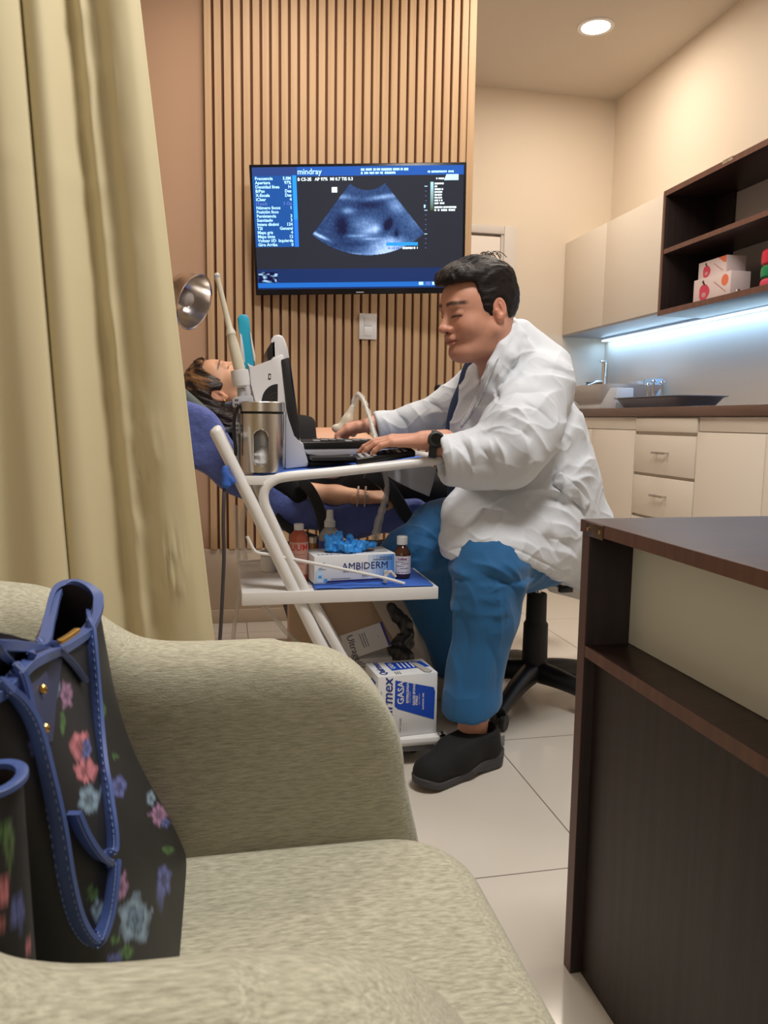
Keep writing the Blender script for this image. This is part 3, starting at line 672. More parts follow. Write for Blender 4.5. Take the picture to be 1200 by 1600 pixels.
dash(0.863, 0.965, 0.335, 0.016, 2, 21); dash(0.863, 0.962, 0.358, 0.016, 2, 22); dash(0.87, 0.915, 0.105, 0.014, 2, 30)
dash(0.64, 0.70, 0.665, 0.016, 1, 31); dash(0.71, 0.78, 0.665, 0.018, 2, 32)
for i in range(14):
    big = i in (0, 5, 10); t.quad(S0(0.822, 0.165+i*0.0385), TX_, TZ_, -0.006 if big else -0.0025, -0.0012, 0.006 if big else 0.0025, 0.0012, off=0.0009, mi=0 if big else 1)
t.quad(S0(0.816, 0.325), TX_, TZ_, -0.003, -0.006, 0.003, 0.006, off=0.0009)
t.quad(S0(0.388, 0.185), TX_, TZ_, -0.011, -0.010, 0.011, 0.010, off=0.0009, mi=2)
t.poly(S0(0.94, 0.095), TX_, TZ_, [(-0.028, -0.011), (-0.018, 0.011), (0.03, 0.011), (0.03, -0.011)], off=0.0009)
for i, x in enumerate((0.80, 0.835, 0.865, 0.895)): t.quad(S0(x, 0.962), TX_, TZ_, -0.009, -0.006, 0.009, 0.006, off=0.0009, mi=(0, 1, 0, 2)[i])
t.build('screen_lettering', [MT, MT2, MT3], screen)
t = TX(); t.quad(tc_-TZ_*(TH/2-0.008), TX_, TZ_, -0.016, -0.0022, 0.016, 0.0022, off=0.0006); t.build('maker_badge', M_grey, r)

# ---- blank wall switch plate
p0 = at(561, 489.5, YS-0.014); p1 = at(588, 531, YS-0.014)
r = thing('wall_switch_plate', 'white rectangular switch plate on the slatted wall', 'switch', tuple((p0+p1)/2))
MB().box((p0[0], YS-0.022, p1[2]), (p1[0], YS-0.0125, p0[2]), 0.002).build('plate', M_paintw, r)
cx_, cz_ = (p0[0]+p1[0])/2, (p0[2]+p1[2])/2
for k in (-1, 1): MB().box((cx_-0.017, YS-0.0245, cz_+k*0.022-0.019), (cx_+0.017, YS-0.0215, cz_+k*0.022+0.019), 0.001).build('button', M_paintw, r)

# ============================================================ examination lamp
LY = 2.95
lc = at(303, 472, LY)
r = thing('examination_lamp', 'round chrome examination lamp head beside the curtain', 'lamp', (float(lc[0])-0.25, LY, 0))
# axis points right, a little down and towards the camera
axs = Vector((0.78, -0.46, -0.34)).normalized(); Mq = Matrix.Translation(Vector(lc)) @ axs.to_track_quat('Z', 'Y').to_matrix().to_4x4()
R_ = 0.101
prof = [(0.0, -0.115), (0.03, -0.112), (0.06, -0.097), (0.083, -0.07), (0.096, -0.035), (R_, 0.0), (R_+0.003, 0.004), (R_, 0.006), (R_-0.004, 0.002), (0.092, -0.035), (0.079, -0.068), (0.056, -0.094), (0.0, -0.108)]
MB().lathe(prof, 48, M=Mq).build('reflector_bowl', mat('polished_steel', rgb(228, 222, 216), 0.22, 1.0), r)
MB().lathe([(0, -0.10), (0.016, -0.10), (0.016, -0.075), (0.022, -0.07), (0.03, -0.045), (0.027, -0.02), (0.012, -0.008), (0, -0.006)], 24, M=Mq).build('bulb', mat('frosted_bulb', rgb(190, 180, 172), 0.3, trans=0.2), r)
bk = Mq @ Vector((0, 0, -0.115))
MB().lathe([(0.0, -0.165), (0.018, -0.165), (0.024, -0.15), (0.024, -0.11), (0, -0.11)], 24, M=Mq).build('socket_housing', M_steel, r)
q = Mq @ Vector((0, 0, -0.16))
MB().tube(spline([q, (q[0]-0.05, q[1]+0.01, q[2]-0.03), (q[0]-0.09, q[1], q[2]-0.25), (q[0]-0.07, q[1], 0.65)], 24), 0.008).build('gooseneck', M_chrome, r)
MB().tube([(q[0]-0.07, q[1], 0.7), (q[0]-0.07, q[1], 0.05)], 0.012).build('pole', M_chrome, r)
MB().lathe([(0, 0), (0.14, 0), (0.14, 0.015), (0.03, 0.05), (0, 0.05)], 32, (q[0]-0.07, q[1], 0)).build('base', M_paintw, r)

# ============================================================ armchair (tub form; its open front faces +x)
M_fab = mat('sage_linen_upholstery', rgb(198, 193, 170), 0.92, var=((80, 300, 900), rgb(142, 138, 116), 0.85), bump=((260, 500, 1100), 0.7, 0.0014), sheen=0.3)
def arm_sdf(P):
    x, y, z = P
    cy = 0.60
    # plan ring: outer rounded box minus inner
    def rb2(hx, hy, cx, r):
        qx, qy = np.abs(x-cx)-hx+r, np.abs(y-cy)-hy+r
        return np.sqrt(np.maximum(qx, 0)**2+np.maximum(qy, 0)**2)+np.minimum(np.maximum(qx, qy), 0)-r
    o = rb2(0.60, 0.325, 0.22, 0.16); i = rb2(0.60, 0.218, 0.33, 0.10)
    ring = smax(o, -i, 0.02)
    yn = np.clip((y-0.60)/0.26, -1, 1)
    # height: tall back falling in an s-curve into the arm tops
    b = 1/(1+np.exp((x+0.135)/0.022))
    h = 0.646+0.065*b+0.02*np.clip((-0.1-x)/0.2, 0, 1)
    xs = np.where(y < 0.6, 0.055, 0.0)
    # front of the arms: raked, rounded nose
    rx, rz = 0.13, 0.15
    dx = np.maximum(x-0.085, 0)
    front = np.where(dx < rx, h-rz+rz*np.sqrt(np.clip(1-(dx/rx)**2, 0, 1)), 0)
    xf = 0.222+0.0*z-0.10*np.clip(z-0.42, 0, 1)
    d = smax(ring, (z-h)*0.95, 0.055)
    # nose cylinder
    ex = (x+xs-0.062)/0.144; ez = (z-(h-0.16))/0.16
    nose = np.where((x+xs > 0.062) & (z > h-0.16), (np.sqrt(ex*ex+ez*ez)-1)*0.14, np.where(z <= h-0.16, x+xs-0.206-(h-0.16-z)*0.22, -0.08))
    d = smax(d, nose, 0.022)
    d = smax(d, 0.16-z, 0.01)
    return d
r = thing('armchair', 'sage green linen tub armchair holding the floral bag', 'armchair', (0.0, 0.6, 0))
sdf_obj('tub_shell', arm_sdf, (-0.42, 0.24, 0.14), (0.32, 0.96, 0.82), 0.009, M_fab, r, relax=2)
def seat_sdf(P):
    x, y, z = P
    qx, qy = np.abs(x+0.02)-0.295+0.10, np.abs(y-0.60)-0.205+0.08
    pl = np.sqrt(np.maximum(qx, 0)**2+np.maximum(qy*0.9, 0)**2)+np.minimum(np.maximum(qx, qy), 0)-0.09
    crown = 0.428+0.010*np.cos(np.clip((x+0.02)/0.28, -1, 1)*1.5)*np.cos(np.clip((y-0.6)/0.25, -1, 1)*1.5)
    return smax(smax(pl, z-crown, 0.035), 0.29-z, 0.03)
sdf_obj('seat_cushion', seat_sdf, (-0.33, 0.36, 0.27), (0.31, 0.84, 0.46), 0.008, M_fab, r, relax=2)
MB().box((-0.3, 0.30, 0.17), (0.20, 0.90, 0.29), 0.02).build('seat_frame', M_fab, r)
for a in (-0.28, 0.17):
    for b in (0.35, 0.85): MB().tube([(a, b, 0.18), (a*1.08, b, 0.0)], [0.02, 0.013], 14).build('leg', M_wenge, r)

# ============================================================ floral tote bag
def bag():
    r = thing('tote_bag', 'black floral tote bag with blue straps standing on the armchair', 'bag', (-0.2, 0.6, 0.44))
    zb = 0.440
    nz_, nr = 110, 260
    rimp = [(45, 1030, .49), (104, 1003, .58), (140, 975, .66), (153, 930, .72), (122, 907, .735), (92, 915, .72), (78, 960, .65), (66, 1003, .56), (35, 1004, .5), (0, 1000, .46), (-60, 1000, .44), (-62, 1085, .435), (0, 1075, .455)]
    RT = np.array(spline([at(*p) for p in rimp], nr, closed=True))
    e = 8; aa = 2*PI*np.arange(4000)/4000; c, s_ = np.cos(aa), np.sin(aa)
    ex_ = np.stack([-0.155+0.114*np.sign(c)*np.abs(c)**(2/e), 0.662+0.160*np.sign(s_)*np.abs(s_)**(2/e), np.full(4000, zb+0.002)], 1)
    dl_ = np.concatenate([[0], np.cumsum(np.linalg.norm(np.diff(ex_, axis=0), axis=1))]); tt = np.linspace(0, dl_[-1], nr, endpoint=False)
    RB = np.stack([np.interp(tt, dl_, ex_[:, k]) for k in range(3)], 1)
    def ring(t):
        P = RB*(1-t)+RT*t
        a = 2*PI*np.arange(nr)/nr
        P[:, 0] += 0.006*np.sin(3*a+t*4)*math.sin(PI*t)
        return P
    G = np.array([ring(i/nz_) for i in range(nz_+1)])
    V = G.reshape(-1, 3)
    ii = np.arange((nz_+1)*nr).reshape(nz_+1, nr); jj = np.roll(ii, -1, 1)
    Q = np.stack([ii[:-1], jj[:-1], jj[1:], ii[1:]], -1).reshape(-1, 4)
    # printed flowers
    x, y = proj(V[0])
    D = V-EYE; zz = D@_fw; px = 600+FPX*(D@_R)/zz; py = 800-FPX*(D@_U)/zz
    cols = np.tile(np.array([0.012, 0.012, 0.014]), (len(V), 1))
    rnd = np.random.RandomState(4)
    def flower(cx, cy, rx, ry, col, pet=7, ph=0, dark=0.55):
        dx, dy = (px-cx)/rx, (py-cy)/ry; rr2 = np.sqrt(dx*dx+dy*dy); a = np.arctan2(dy, dx)
        edge = 0.84+0.09*np.cos(pet*a+ph)+0.30*(vnoise(px/7+cx, py/7, px*0, 3)-0.5)
        m = rr2 < edge
        sh = np.clip(0.75+0.5*vnoise(px/7, py/7, px*0, 6)*np.cos(pet*a+ph+0.6)-0.35*np.sin(rr2*9), 0.35, 1.25)
        c = np.array(col)[None]*sh[:, None]
        cols[m] = c[m]
    pink = (0.50, 0.17, 0.20); blue = (0.20, 0.29, 0.38); per = (0.10, 0.12, 0.32); grn = (0.07, 0.16, 0.05); lav = (0.30, 0.16, 0.28)
    flower(126, 1165, 20, 28, pink, 6); flower(134, 1205, 22, 24, pink, 7, 1); flower(136, 1170, 9, 18, per, 5)
    flower(139, 1250, 22, 26, blue, 6, 2); flower(186, 1230, 14, 22, per, 5, 1); flower(248, 1273, 16, 20, lav, 8); flower(236, 1248, 8, 14, blue, 5); flower(258, 1285, 8, 8, per, 5)
    flower(210, 1437, 30, 44, blue, 5, 1); flower(212, 1437, 16, 24, (0.13, 0.21, 0.30), 4, 2); flower(190, 1385, 12, 24, lav, 6); flower(256, 1375, 13, 30, per, 6, 2)
    flower(262, 1328, 12, 7, grn, 3, 1); flower(198, 1487, 12, 13, grn, 4); flower(180, 1468, 9, 7, grn, 3); flower(180, 1497, 14, 8, per, 5)
    flower(162, 1110, 5, 14, grn, 3); flower(180, 1182, 6, 5, grn, 3); flower(98, 1130, 5, 22, grn, 3); flower(145, 1395, 10, 16, grn, 3)
    flower(104, 1085, 12, 24, lav, 6); flower(85, 1075, 10, 20, blue, 5); flower(64, 985, 8, 16, lav, 5); flower(48, 1005, 10, 14, blue, 5); flower(152, 1420, 10, 22, blue, 4)
    flower(52, 1165, 8, 20, per, 6)
    cols[:] = np.clip(cols, 0.010, 1)
    me = raw_mesh('bag_body', V, Q, cols)
    body = link('bag_body', me, mat('black_printed_canvas', rgb(20, 20, 22), 0.55, vcol=True, bump=((900, 900, 900), 0.25, 0.0004)), r)
    md = body.modifiers.new('solid', 'SOLIDIFY'); md.thickness = 0.003; md.offset = -1
    MB().grid(np.array([G[0], G[0]*0+G[0].mean(0)]), wrap=True).build('bag_base', mat('black_canvas', rgb(22, 22, 24), 0.7), r)
    lining = MB().grid(np.array([[p*np.array([1, 1, 1])+0.12*(np.array([g.mean(0)[0], g.mean(0)[1], p[2]])-p) for p in g] for g in (G[nz_], G[nz_//2], G[6])]), wrap=True).build('lining', mat('dark_brown_lining', rgb(44, 34, 32), 0.8), r)
    M_blue = mat('blue_leather', rgb(72, 92, 148), 0.42, bump=((500, 500, 500), 0.2, 0.0006))
    M_bluet = mat('navy_leather_tab', rgb(44, 50, 80), 0.5, bump=((500, 500, 500), 0.2, 0.0006))
    M_brass = mat('brass_rivet', rgb(206, 164, 84), 0.25, 1.0)
    rim = [p for p in G[nz_]]+[G[nz_][0]]
    MB().tube([p+np.array([0, 0, -0.003]) for p in rim], 1.0, flat=(0.0045, 0.0028, (0, 0, 1)), cap=False).build('rim_binding', M_blue, r)
    # flat straps, hanging over the visible side
    from mathutils.bvhtree import BVHTree
    bvh = BVHTree.FromPolygons([tuple(v) for v in V], [tuple(q) for q in Q])
    def onbag(px, py, Y, off=0.005):
        d = Vector(ray(px, py)).normalized(); h = bvh.ray_cast(Vector(EYE), d)
        if h[0] is None or abs(h[0][1]-Y) > 0.4: return at(px, py, Y)
        return np.array(h[0]-d*off)
    def strap(pts, w_, name='strap'):
        Pp = np.array(spline([(p[0], p[1], p[2]) for p in pts], 60))
        raw = np.array([onbag(p[0], p[1], p[2], pts[0][3] if len(pts[0]) > 3 else 0.006) for p in Pp])
        dist = raw[:, 1].copy()
        for _ in range(12): dist[1:-1] = np.minimum(dist[1:-1], 0.5*dist[1:-1]+0.25*(dist[:-2]+dist[2:]))
        S = [at(p[0], p[1], y_) for p, y_ in zip(Pp, dist)]
        o = MB().tube(S, 1.0, flat=(w_, 0.0016, (-0.45, -0.9, 0.1))).build(name, M_blue, r)
        mb = MB()
        T = [S[min(i+1, 60)]-S[max(i-1, 0)] for i in range(61)]
        for s in (-1, 1):
            for i in range(1, 60):
                t_ = T[i]/np.linalg.norm(T[i]); u = np.cross(t_, np.array([-0.45, -0.9, 0.1])); u /= np.linalg.norm(u); v = np.cross(t_, u)
                for e in (-1, 1):
                    c = S[i]+u*w_*0.72*s+v*0.0019*e
                    mb.obox(c, t_, u, v, 0.0013, 0.0003, 0.0003)
        mb.build('stitching', mat('pale_thread', rgb(140, 156, 200), 0.7), o)
    strap([(137, 955, 0.56), (143, 1040, 0.535), (152, 1140, 0.52), (163, 1230, 0.51), (172, 1310, 0.505), (168, 1342, 0.505), (150, 1335, 0.51), (128, 1305, 0.52), (112, 1270, 0.53)], 0.0064)
    strap([(-10, 1070, 0.40), (20, 1085, 0.42), (50, 1130, 0.44), (72, 1210, 0.455), (90, 1290, 0.465), (105, 1380, 0.47), (122, 1440, 0.475), (146, 1470, 0.48), (163, 1440, 0.485), (172, 1390, 0.49), (176, 1345, 0.495)], 0.0060)
    strap([(48, 1030, 0.48), (62, 1006, 0.50), (85, 1010, 0.52), (108, 1032, 0.53), (130, 1062, 0.54)], 0.0045)
    strap([(-20, 1000, 0.40), (15, 1030, 0.42), (32, 1060, 0.43), (45, 1120, 0.44)], 0.0048)
    # leather tab with rivets
    A = [onbag(*p, off=0.004) for p in ((48, 1015, 0.47), (96, 1025, 0.485), (86, 1100, 0.487), (80, 1160, 0.487), (60, 1150, 0.475), (44, 1080, 0.467))]
    MB().prism(A, (0.0004, 0.003, 0)).build('leather_tab', M_bluet, r)
    for p in ((71, 1015, 0.470), (66, 1077, 0.470), (70, 1138, 0.472)):
        c = onbag(*p, off=0.006); Mv = Matrix.Translation(Vector(c)) @ Vector((0.25, -0.95, 0.15)).to_track_quat('Z', 'Y').to_matrix().to_4x4()
        MB().lathe([(0, 0), (0.0030, 0), (0.0030, 0.001), (0.0018, 0.0024), (0, 0.0026)], 18, M=Mv).build('rivet', M_brass, r)
    mb = MB(); S = spline([at(95, 1002, 0.52), at(108, 994, 0.54), at(120, 985, 0.56)], 12)
    for p in S: mb.obox(p, (1, 0, 0), (0, 1, 0), (0, 0, 1), 0.0022, 0.0015, 0.0015, 0.0005)
    mb.build('zip', M_brass, r)
    # small matching pouch at the near side
    q = thing('floral_pouch', 'small black floral pouch with thick blue rim at left edge', 'pouch', (-0.22, 0.40, 0.44))
    top = at(-16, 1225, 0.40); c0 = np.array([top[0], 0.393, 0]); zt = top[2]
    pr = []; n2 = 90
    for i in range(41):
        t_ = i/40; z = 0.44+(zt-0.44)*t_
        pr.append([(c0[0]+(0.0135+0.007*(1-t_))*math.cos(2*PI*k/n2), c0[1]+0.012+0.018*math.sin(2*PI*k/n2), z) for k in range(n2)])
    G2 = np.array(pr); V = G2.reshape(-1, 3); D = V-EYE; zz = D@_fw; px = 600+FPX*(D@_R)/zz; py = 800-FPX*(D@_U)/zz
    cols = np.tile(np.array([0.014, 0.014, 0.017]), (len(V), 1))
    flower(15, 1320, 9, 50, (0.10, 0.16, 0.07), 4); flower(6, 1390, 14, 26, pink, 6); flower(28, 1420, 14, 34, per, 5); flower(4, 1450, 8, 18, pink, 5); flower(44, 1480, 5, 16, pink, 4); flower(5, 1300, 6, 20, grn, 4)
    ii = np.arange(41*n2).reshape(41, n2); jj = np.roll(ii, -1, 1)
    Q = np.stack([ii[:-1], jj[:-1], jj[1:], ii[1:]], -1).reshape(-1, 4)
    link('pouch_body', raw_mesh('pouch_body', V, Q, np.clip(cols, 0.01, 1)), bpy.data.materials['black_printed_canvas'], q)
    MB().tube([p for p in G2[-1]]+[G2[-1][0]], 1.0, flat=(0.0030, 0.0014, (0, 0, 1)), cap=False).build('rim_binding', M_blue, q)
    cen = lambda g: g+0.10*(g.mean(0)*np.array([1, 1, 0])+g*np.array([0, 0, 1])-g)
    MB().grid(np.array([cen(G2[-1]), cen(G2[10]), cen(G2[10])*0+G2[10].mean(0)]), wrap=True).build('lining', bpy.data.materials['dark_brown_lining'], q)
bag()
# ============================================================ medical cart
CY = 1.90; CYB = 2.34
M_bluecloth = mat('blue_sterile_wrap', rgb(58, 104, 196), 0.7, bump=((260, 260, 260), 0.3, 0.0008))
r = thing('medical_cart', 'white tubular steel medical cart with leaning frame and three shelves', 'cart', (0.30, 2.1, 0))
T_TOP = 0.765
# near and far side frames: a leaning post, and an inner tube that bends over into the top rail
def rail(Y):
    post = [at(338, 676, CY), at(400, 800, CY), at(493, 992, CY), at(590, 1175, CY)]
    post = [np.array((p[0], Y, p[2])) for p in post]
    MB().tube([post[0]+(post[0]-post[1])/np.linalg.norm(post[0]-post[1])*k for k in (0.013, 0.011, 0.006)]+post, [0.004, 0.010, 0.0145]+[0.0155]*4, 18).build('leaning_post', M_paintw, r)
    inner = [at(*p, CY) for p in ((610, 1155), (520, 1000), (466, 900), (424, 812), (413, 785), (414, 765), (426, 752), (448, 745), (520, 738), (600, 729), (676, 720))]
    inner = [np.array((p[0], Y+(0.003 if Y < 2 else 0), p[2])) for p in inner]
    if Y < 2:
        c = inner[-1]; inner += [c+(0.022, 0.008, 0.001), c+(0.031, 0.03, 0.002), c+(0.031, 0.08, 0.002), c+(0.031, 0.36, 0.002), c+(0.028, 0.41, 0.002), c+(0.012, 0.43, 0.001)]
    MB().tube(spline(inner, 70), 0.0125, 16).build('bent_rail', M_paintw, r)
rail(CY); rail(CYB)
pa = at(338, 676, CY)
MB().tube([(pa[0]+0.004, CY, pa[2]-0.012), (pa[0]+0.004, CYB, pa[2]-0.012)], 0.010, 14).build('push_handle', M_paintw, r)
# top tray and mid shelf, base shelf
a = at(374, 742, CY); b_ = at(672, 722, CY)
SLP = 0.088
def ztop(x): return T_TOP-0.004+(x-0.10)*SLP
xa, xb = a[0]+0.012, b_[0]+0.01
MB().prism([(xa, CY+0.012, ztop(xa)-0.018), (xb, CY+0.012, ztop(xb)-0.012), (xb, CY+0.012, ztop(xb)), (xa, CY+0.012, ztop(xa))], (0, CYB-CY-0.024, 0), bev=0.002).box((a[0]+0.006, CY-0.008, T_TOP-0.026), (0.098, CY+0.012, T_TOP-0.004), 0.002).build('top_tray', M_paintw, r)
SH = 0.474
sh0 = at(378, 945, CY-0.02)[0]; sh1 = at(685, 925, CY-0.02)[0]
MB().box((sh0, CY-0.02, SH-0.032), (sh1, CYB+0.0, SH-0.0), 0.0015).build('middle_shelf', M_paintw, r)
BZ = 0.080
MB().box((0.11, CY-0.045, BZ-0.024), (0.553, CYB, BZ), 0.010).build('base_shelf', M_paintw, r)
MB().box((0.13, CY-0.01, 0.028), (0.545, CYB-0.03, BZ-0.0245), 0.003).build('undercarriage', mat('grey_painted_steel', rgb(120, 120, 124), 0.5), r)
for xx, yy in ((0.17, CY+0.04), (0.50, CY+0.05), (0.17, CYB-0.08), (0.50, CYB-0.08)):
    MB().lathe([(0, -0.010), (0.018, -0.010), (0.02, -0.006), (0.02, 0.006), (0.018, 0.010), (0, 0.010)], 20, M=Matrix.Translation((xx, yy, 0.0205)) @ Matrix.Rotation(PI/2, 4, 'X')).build('castor', M_blackm, r)
c = at(690, 1137, CY-0.03); MB().lathe([(0, 0), (0.008, 0), (0.0095, 0.006), (0.008, 0.014), (0.004, 0.018), (0, 0.018)], 18, M=Matrix.Translation((0.553, CY-0.02, BZ-0.006)) @ Matrix.Rotation(PI/2, 4, 'Y')).build('chrome_stud', M_chrome, r)
# wire guard across the middle shelf
wp = [at(*p, CY-0.004) for p in ((386, 838), (396, 858), (404, 864), (425, 867), (470, 876), (540, 890), (600, 903), (632, 912))]
MB().tube(spline(wp, 40), 0.0042, 10).build('wire_guard', M_paintw, r)

# pads lying on the shelves
def cloth(name, label, x0, x1, y0, y1, z, hang, m, seed, corner=None, slope=0):
    n, k = 46, 30; G = np.zeros((n, k, 3))
    for i in range(n):
        for j in range(k):
            u, v = i/(n-1), j/(k-1); x = x0+(x1-x0)*u; y = y0+(y1-y0)*v
            nn = mnoise.noise((x*14+seed, y*14, seed)); z_ = z+0.003+0.003*abs(nn)+slope*(x-0.10)
            if corner and u > corner[0] and v < 0.5: z_ += corner[1]*((u-corner[0])/(1-corner[0]))
            if hang and v < hang: y = y0+(y1-y0)*hang-(0.004)*(1-v/hang); z_ = z+0.003-(hang-v)*(y1-y0)
            G[i, j] = (x, y+0.004*nn*(v > 0.2), z_)
    return tag(MB().grid(G).build(name, m, solid=0.0012, autos=None), label, 'cloth')
cloth('sterile_wrap', 'blue sterile wrap laid over the cart top tray', 0.075, 0.53, CY+0.014, CYB-0.03, T_TOP-0.004, 0, M_bluecloth, 3, None, 0.088)
cloth('sterile_wrap', 'blue sterile wrap under the glove box on middle shelf', 0.222, sh1-0.012, CY-0.016, CYB-0.14, SH, 0, M_bluecloth, 8, None)

# ---- glove box
M_box = mat('glossy_white_carton', rgb(226, 228, 230), 0.35)
M_boxblue = mat('box_blue_gradient', rgb(96, 150, 214), 0.4); M_navy = mat('navy_ink', rgb(26, 38, 110), 0.5); M_ink = mat('dark_ink', rgb(40, 40, 60), 0.5); M_cyan = mat('cyan_ink', rgb(84, 158, 214), 0.5)
def oriented(p0, p1):
    X = np.array([p1[0]-p0[0], p1[1]-p0[1], 0.0]); L = np.linalg.norm(X); X /= L
    return X, np.array([-X[1], X[0], 0.0]), L
g0 = at(491, 922, CY+0.03); g1 = at(617, 907, CY+0.055); g0[2] = g1[2] = SH+0.006
X, Yd, L = oriented(g0, g1); Zd = np.array([0, 0, 1.0]); D_, H_ = 0.115, 0.072
gb_ = tag(MB().obox(g0+X*L/2+Yd*D_/2+Zd*H_/2, X, Yd, Zd, L/2, D_/2, H_/2, 0.0012).build('glove_box', M_box), 'white and blue AMBIDERM glove box on the middle shelf', 'box')
t = TX()
for i in range(14):
    u0 = 0.66+i*0.0236; t.quad(g0, X, Zd, L*u0, 0.002, L*(u0+0.0240), H_-0.002, off=0.0004, mi=4+min(i//2, 6))
t.add('AMBIDERM', 0.026, g0+X*L*0.33+Zd*H_*0.58, X, Zd, off=0.0012)
t.add('Ambiderm', 0.010, g0+X*L*0.345+Zd*H_*0.42, X, Zd, off=0.0012, mi=1, shear=0.3); t.add('Exam', 0.010, g0+X*L*0.58+Zd*H_*0.24, X, Zd, off=0.0012, mi=1, shear=0.3)
t.quad(g0, X, Zd, L*0.14, H_*0.02, L*0.86, H_*0.10, off=0.0010, mi=0)
for k, (u, v, w_) in enumerate([(0.05, 0.74, 0.08), (0.05, 0.70, 0.10), (0.05, 0.56, 0.05), (0.05, 0.51, 0.09), (0.20, 0.15, 0.24), (0.80, 0.86, 0.16), (0.72, 0.79, 0.24)]): t.quad(g0, X, Zd, L*u, H_*v, L*(u+w_), H_*(v+0.018), off=0.0012, mi=1)
hx, hz = 0.012, 0.010
t.poly(g0, X, Zd, [(0.006, 0.004), (0.006, 0.026), (0.0035, 0.033), (0.006, 0.035), (0.009, 0.029), (0.009, 0.040), (0.012, 0.040), (0.0125, 0.030), (0.0135, 0.042), (0.0165, 0.042), (0.017, 0.030), (0.0185, 0.039), (0.021, 0.039), (0.021, 0.028), (0.024, 0.032), (0.026, 0.030), (0.022, 0.020), (0.022, 0.004)], off=0.0011, mi=2)
t.add('M', 0.012, g0+X*0.010+Zd*0.018, X, Zd, off=0.0016, mi=3, bold=0.0004)
t.quad(g0, X, Zd, 0.026, 0.004, 0.034, 0.013, off=0.0011, mi=3)
t.add('AMBIDERM', 0.022, g0+X*L*0.55+Yd*0.022+Zd*H_, -X, -Yd, off=0.001)
t.quad(g0+Zd*H_, X, Yd, L*0.60, 0.030, L*0.95, 0.034, off=0.001, mi=1)
grads = [mat('blue_fade', rgb(int(214-k*22), int(226-k*15), int(238-k*5)), 0.4) for k in range(7)]
t.build('printing', [M_navy, M_ink, mat('pale_blue_ink', rgb(196, 222, 240), 0.5), M_cyan]+grads, gb_)
MB().prism([g0+X*u*L+Yd*(D_*0.5+v*0.026)+Zd*(H_+0.0002) for u, v in [(0.5+0.32*math.cos(k*PI/10), math.sin(k*PI/10)) for k in range(20)]], (0, 0, 0.0006)).build('slot', M_ink, gb_)
# crumpled blue gloves coming out
def glove_sdf(P):
    x, y, z = P; c = g0+X*L*0.50+Yd*D_*0.45+Zd*(H_+0.012)
    d = cone(P, c+X*(-0.05)+Zd*0.0, c+X*0.04+Zd*0.0, 0.012, 0.012)
    for a, b_, c_, e in ((-0.055, 0.0, -0.062, 0.028), (-0.03, 0.01, -0.028, 0.036), (-0.03, 0, -0.045, 0.030), (0.0, -0.02, 0.012, 0.014), (0.02, -0.02, 0.035, 0.016), (0.03, 0.0, 0.066, 0.003), (0.0, 0.01, 0.0, 0.024), (-0.01, -0.03, -0.03, 0.008)):
        d = smin(d, cone(P, c+X*a+Yd*b_, c+X*c_+Zd*e+Yd*b_*0.5, 0.011, 0.007), 0.006)
    d = smax(d, (H_+g0[2]+0.0006)-z, 0.002)
    return d
gc = g0+X*L*0.5+Yd*D_*0.45+Zd*H_
go = sdf_obj('nitrile_glove', glove_sdf, gc-(0.10, 0.06, 0.01), gc+(0.10, 0.06, 0.07), 0.0022, mat('blue_nitrile', rgb(48, 142, 224), 0.45), disp=lambda P: 0.009*ridged(P[0]*80, P[1]*80, P[2]*60, 2)**2-0.004)
tag(go, 'crumpled bright blue nitrile gloves on top of the glove box', 'gloves')

# ---- bottles on the middle shelf
def bottle(name, label, cat, px, Y, z, prof, m, capprof, mcap, labz=None, labr=0, labm=None, txt=None, lift=0.0):
    c = at(px, 880, Y); c = (float(c[0]), Y, z)
    q = thing(name, label, cat, c)
    MB().lathe(prof, 36, c).build('bottle', m, q)
    MB().lathe(capprof, 30, c).build('cap', mcap, q)
    if labz:
        l_ = MB().lathe([(labr, labz[0]), (labr+0.0003, labz[0]+0.0002), (labr+0.0003, labz[1]-0.0002), (labr, labz[1])], 36, c).build('label', labm, q)
        if txt:
            vs_all = TX()
            for s_, size, zz, mi, x_off in txt['rows']:
                v, f = text_mesh(s_, size, (0, 0, 0), (1, 0, 0), (0, 0, 1), off=0, align='CENTER', bold=txt.get('bold', 0.0003))
                out = []
                for p in v:
                    th = (p[0]+x_off)/(labr+0.0008)+math.radians(txt.get('turn', -100)); out.append((c[0]+(labr+0.0008)*math.cos(th), c[1]+(labr+0.0008)*math.sin(th), c[2]+zz+p[2]))
                vs_all.mb.faces(out, f, mi)
            vs_all.build('label_writing', txt['mats'], l_)
    return q
M_amber = mat('amber_plastic', rgb(70, 36, 20), 0.15, coat=0.5)
M_lab = mat('white_paper_label', rgb(224, 220, 226), 0.5)
z_ = SH+0.006
bottle('medicine_bottle', 'small brown medicine bottle with white cap right of glove box', 'bottle', 628, CY+0.09, z_,
       [(0, 0), (0.0215, 0), (0.0235, 0.003), (0.0235, 0.062), (0.021, 0.072), (0.013, 0.084), (0.010, 0.088), (0.010, 0.10), (0, 0.10)], M_amber,
       [(0.0, 0.0895), (0.0142, 0.0895), (0.0148, 0.091), (0.0148, 0.110), (0.013, 0.112), (0, 0.112)], mat('white_cap', rgb(226, 226, 228), 0.4), (0.012, 0.060), 0.0237, M_lab,
       dict(rows=[('Lidine', 0.010, 0.053, 0, 0), ('———', 0.009, 0.045, 1, -0.006), ('———', 0.007, 0.040, 1, 0.007), ('———', 0.007, 0.034, 1, -0.007), ('———', 0.008, 0.028, 1, 0.006), ('————', 0.010, 0.017, 0, 0)], mats=[mat('plum_ink', rgb(120, 50, 110), 0.5), M_ink]))
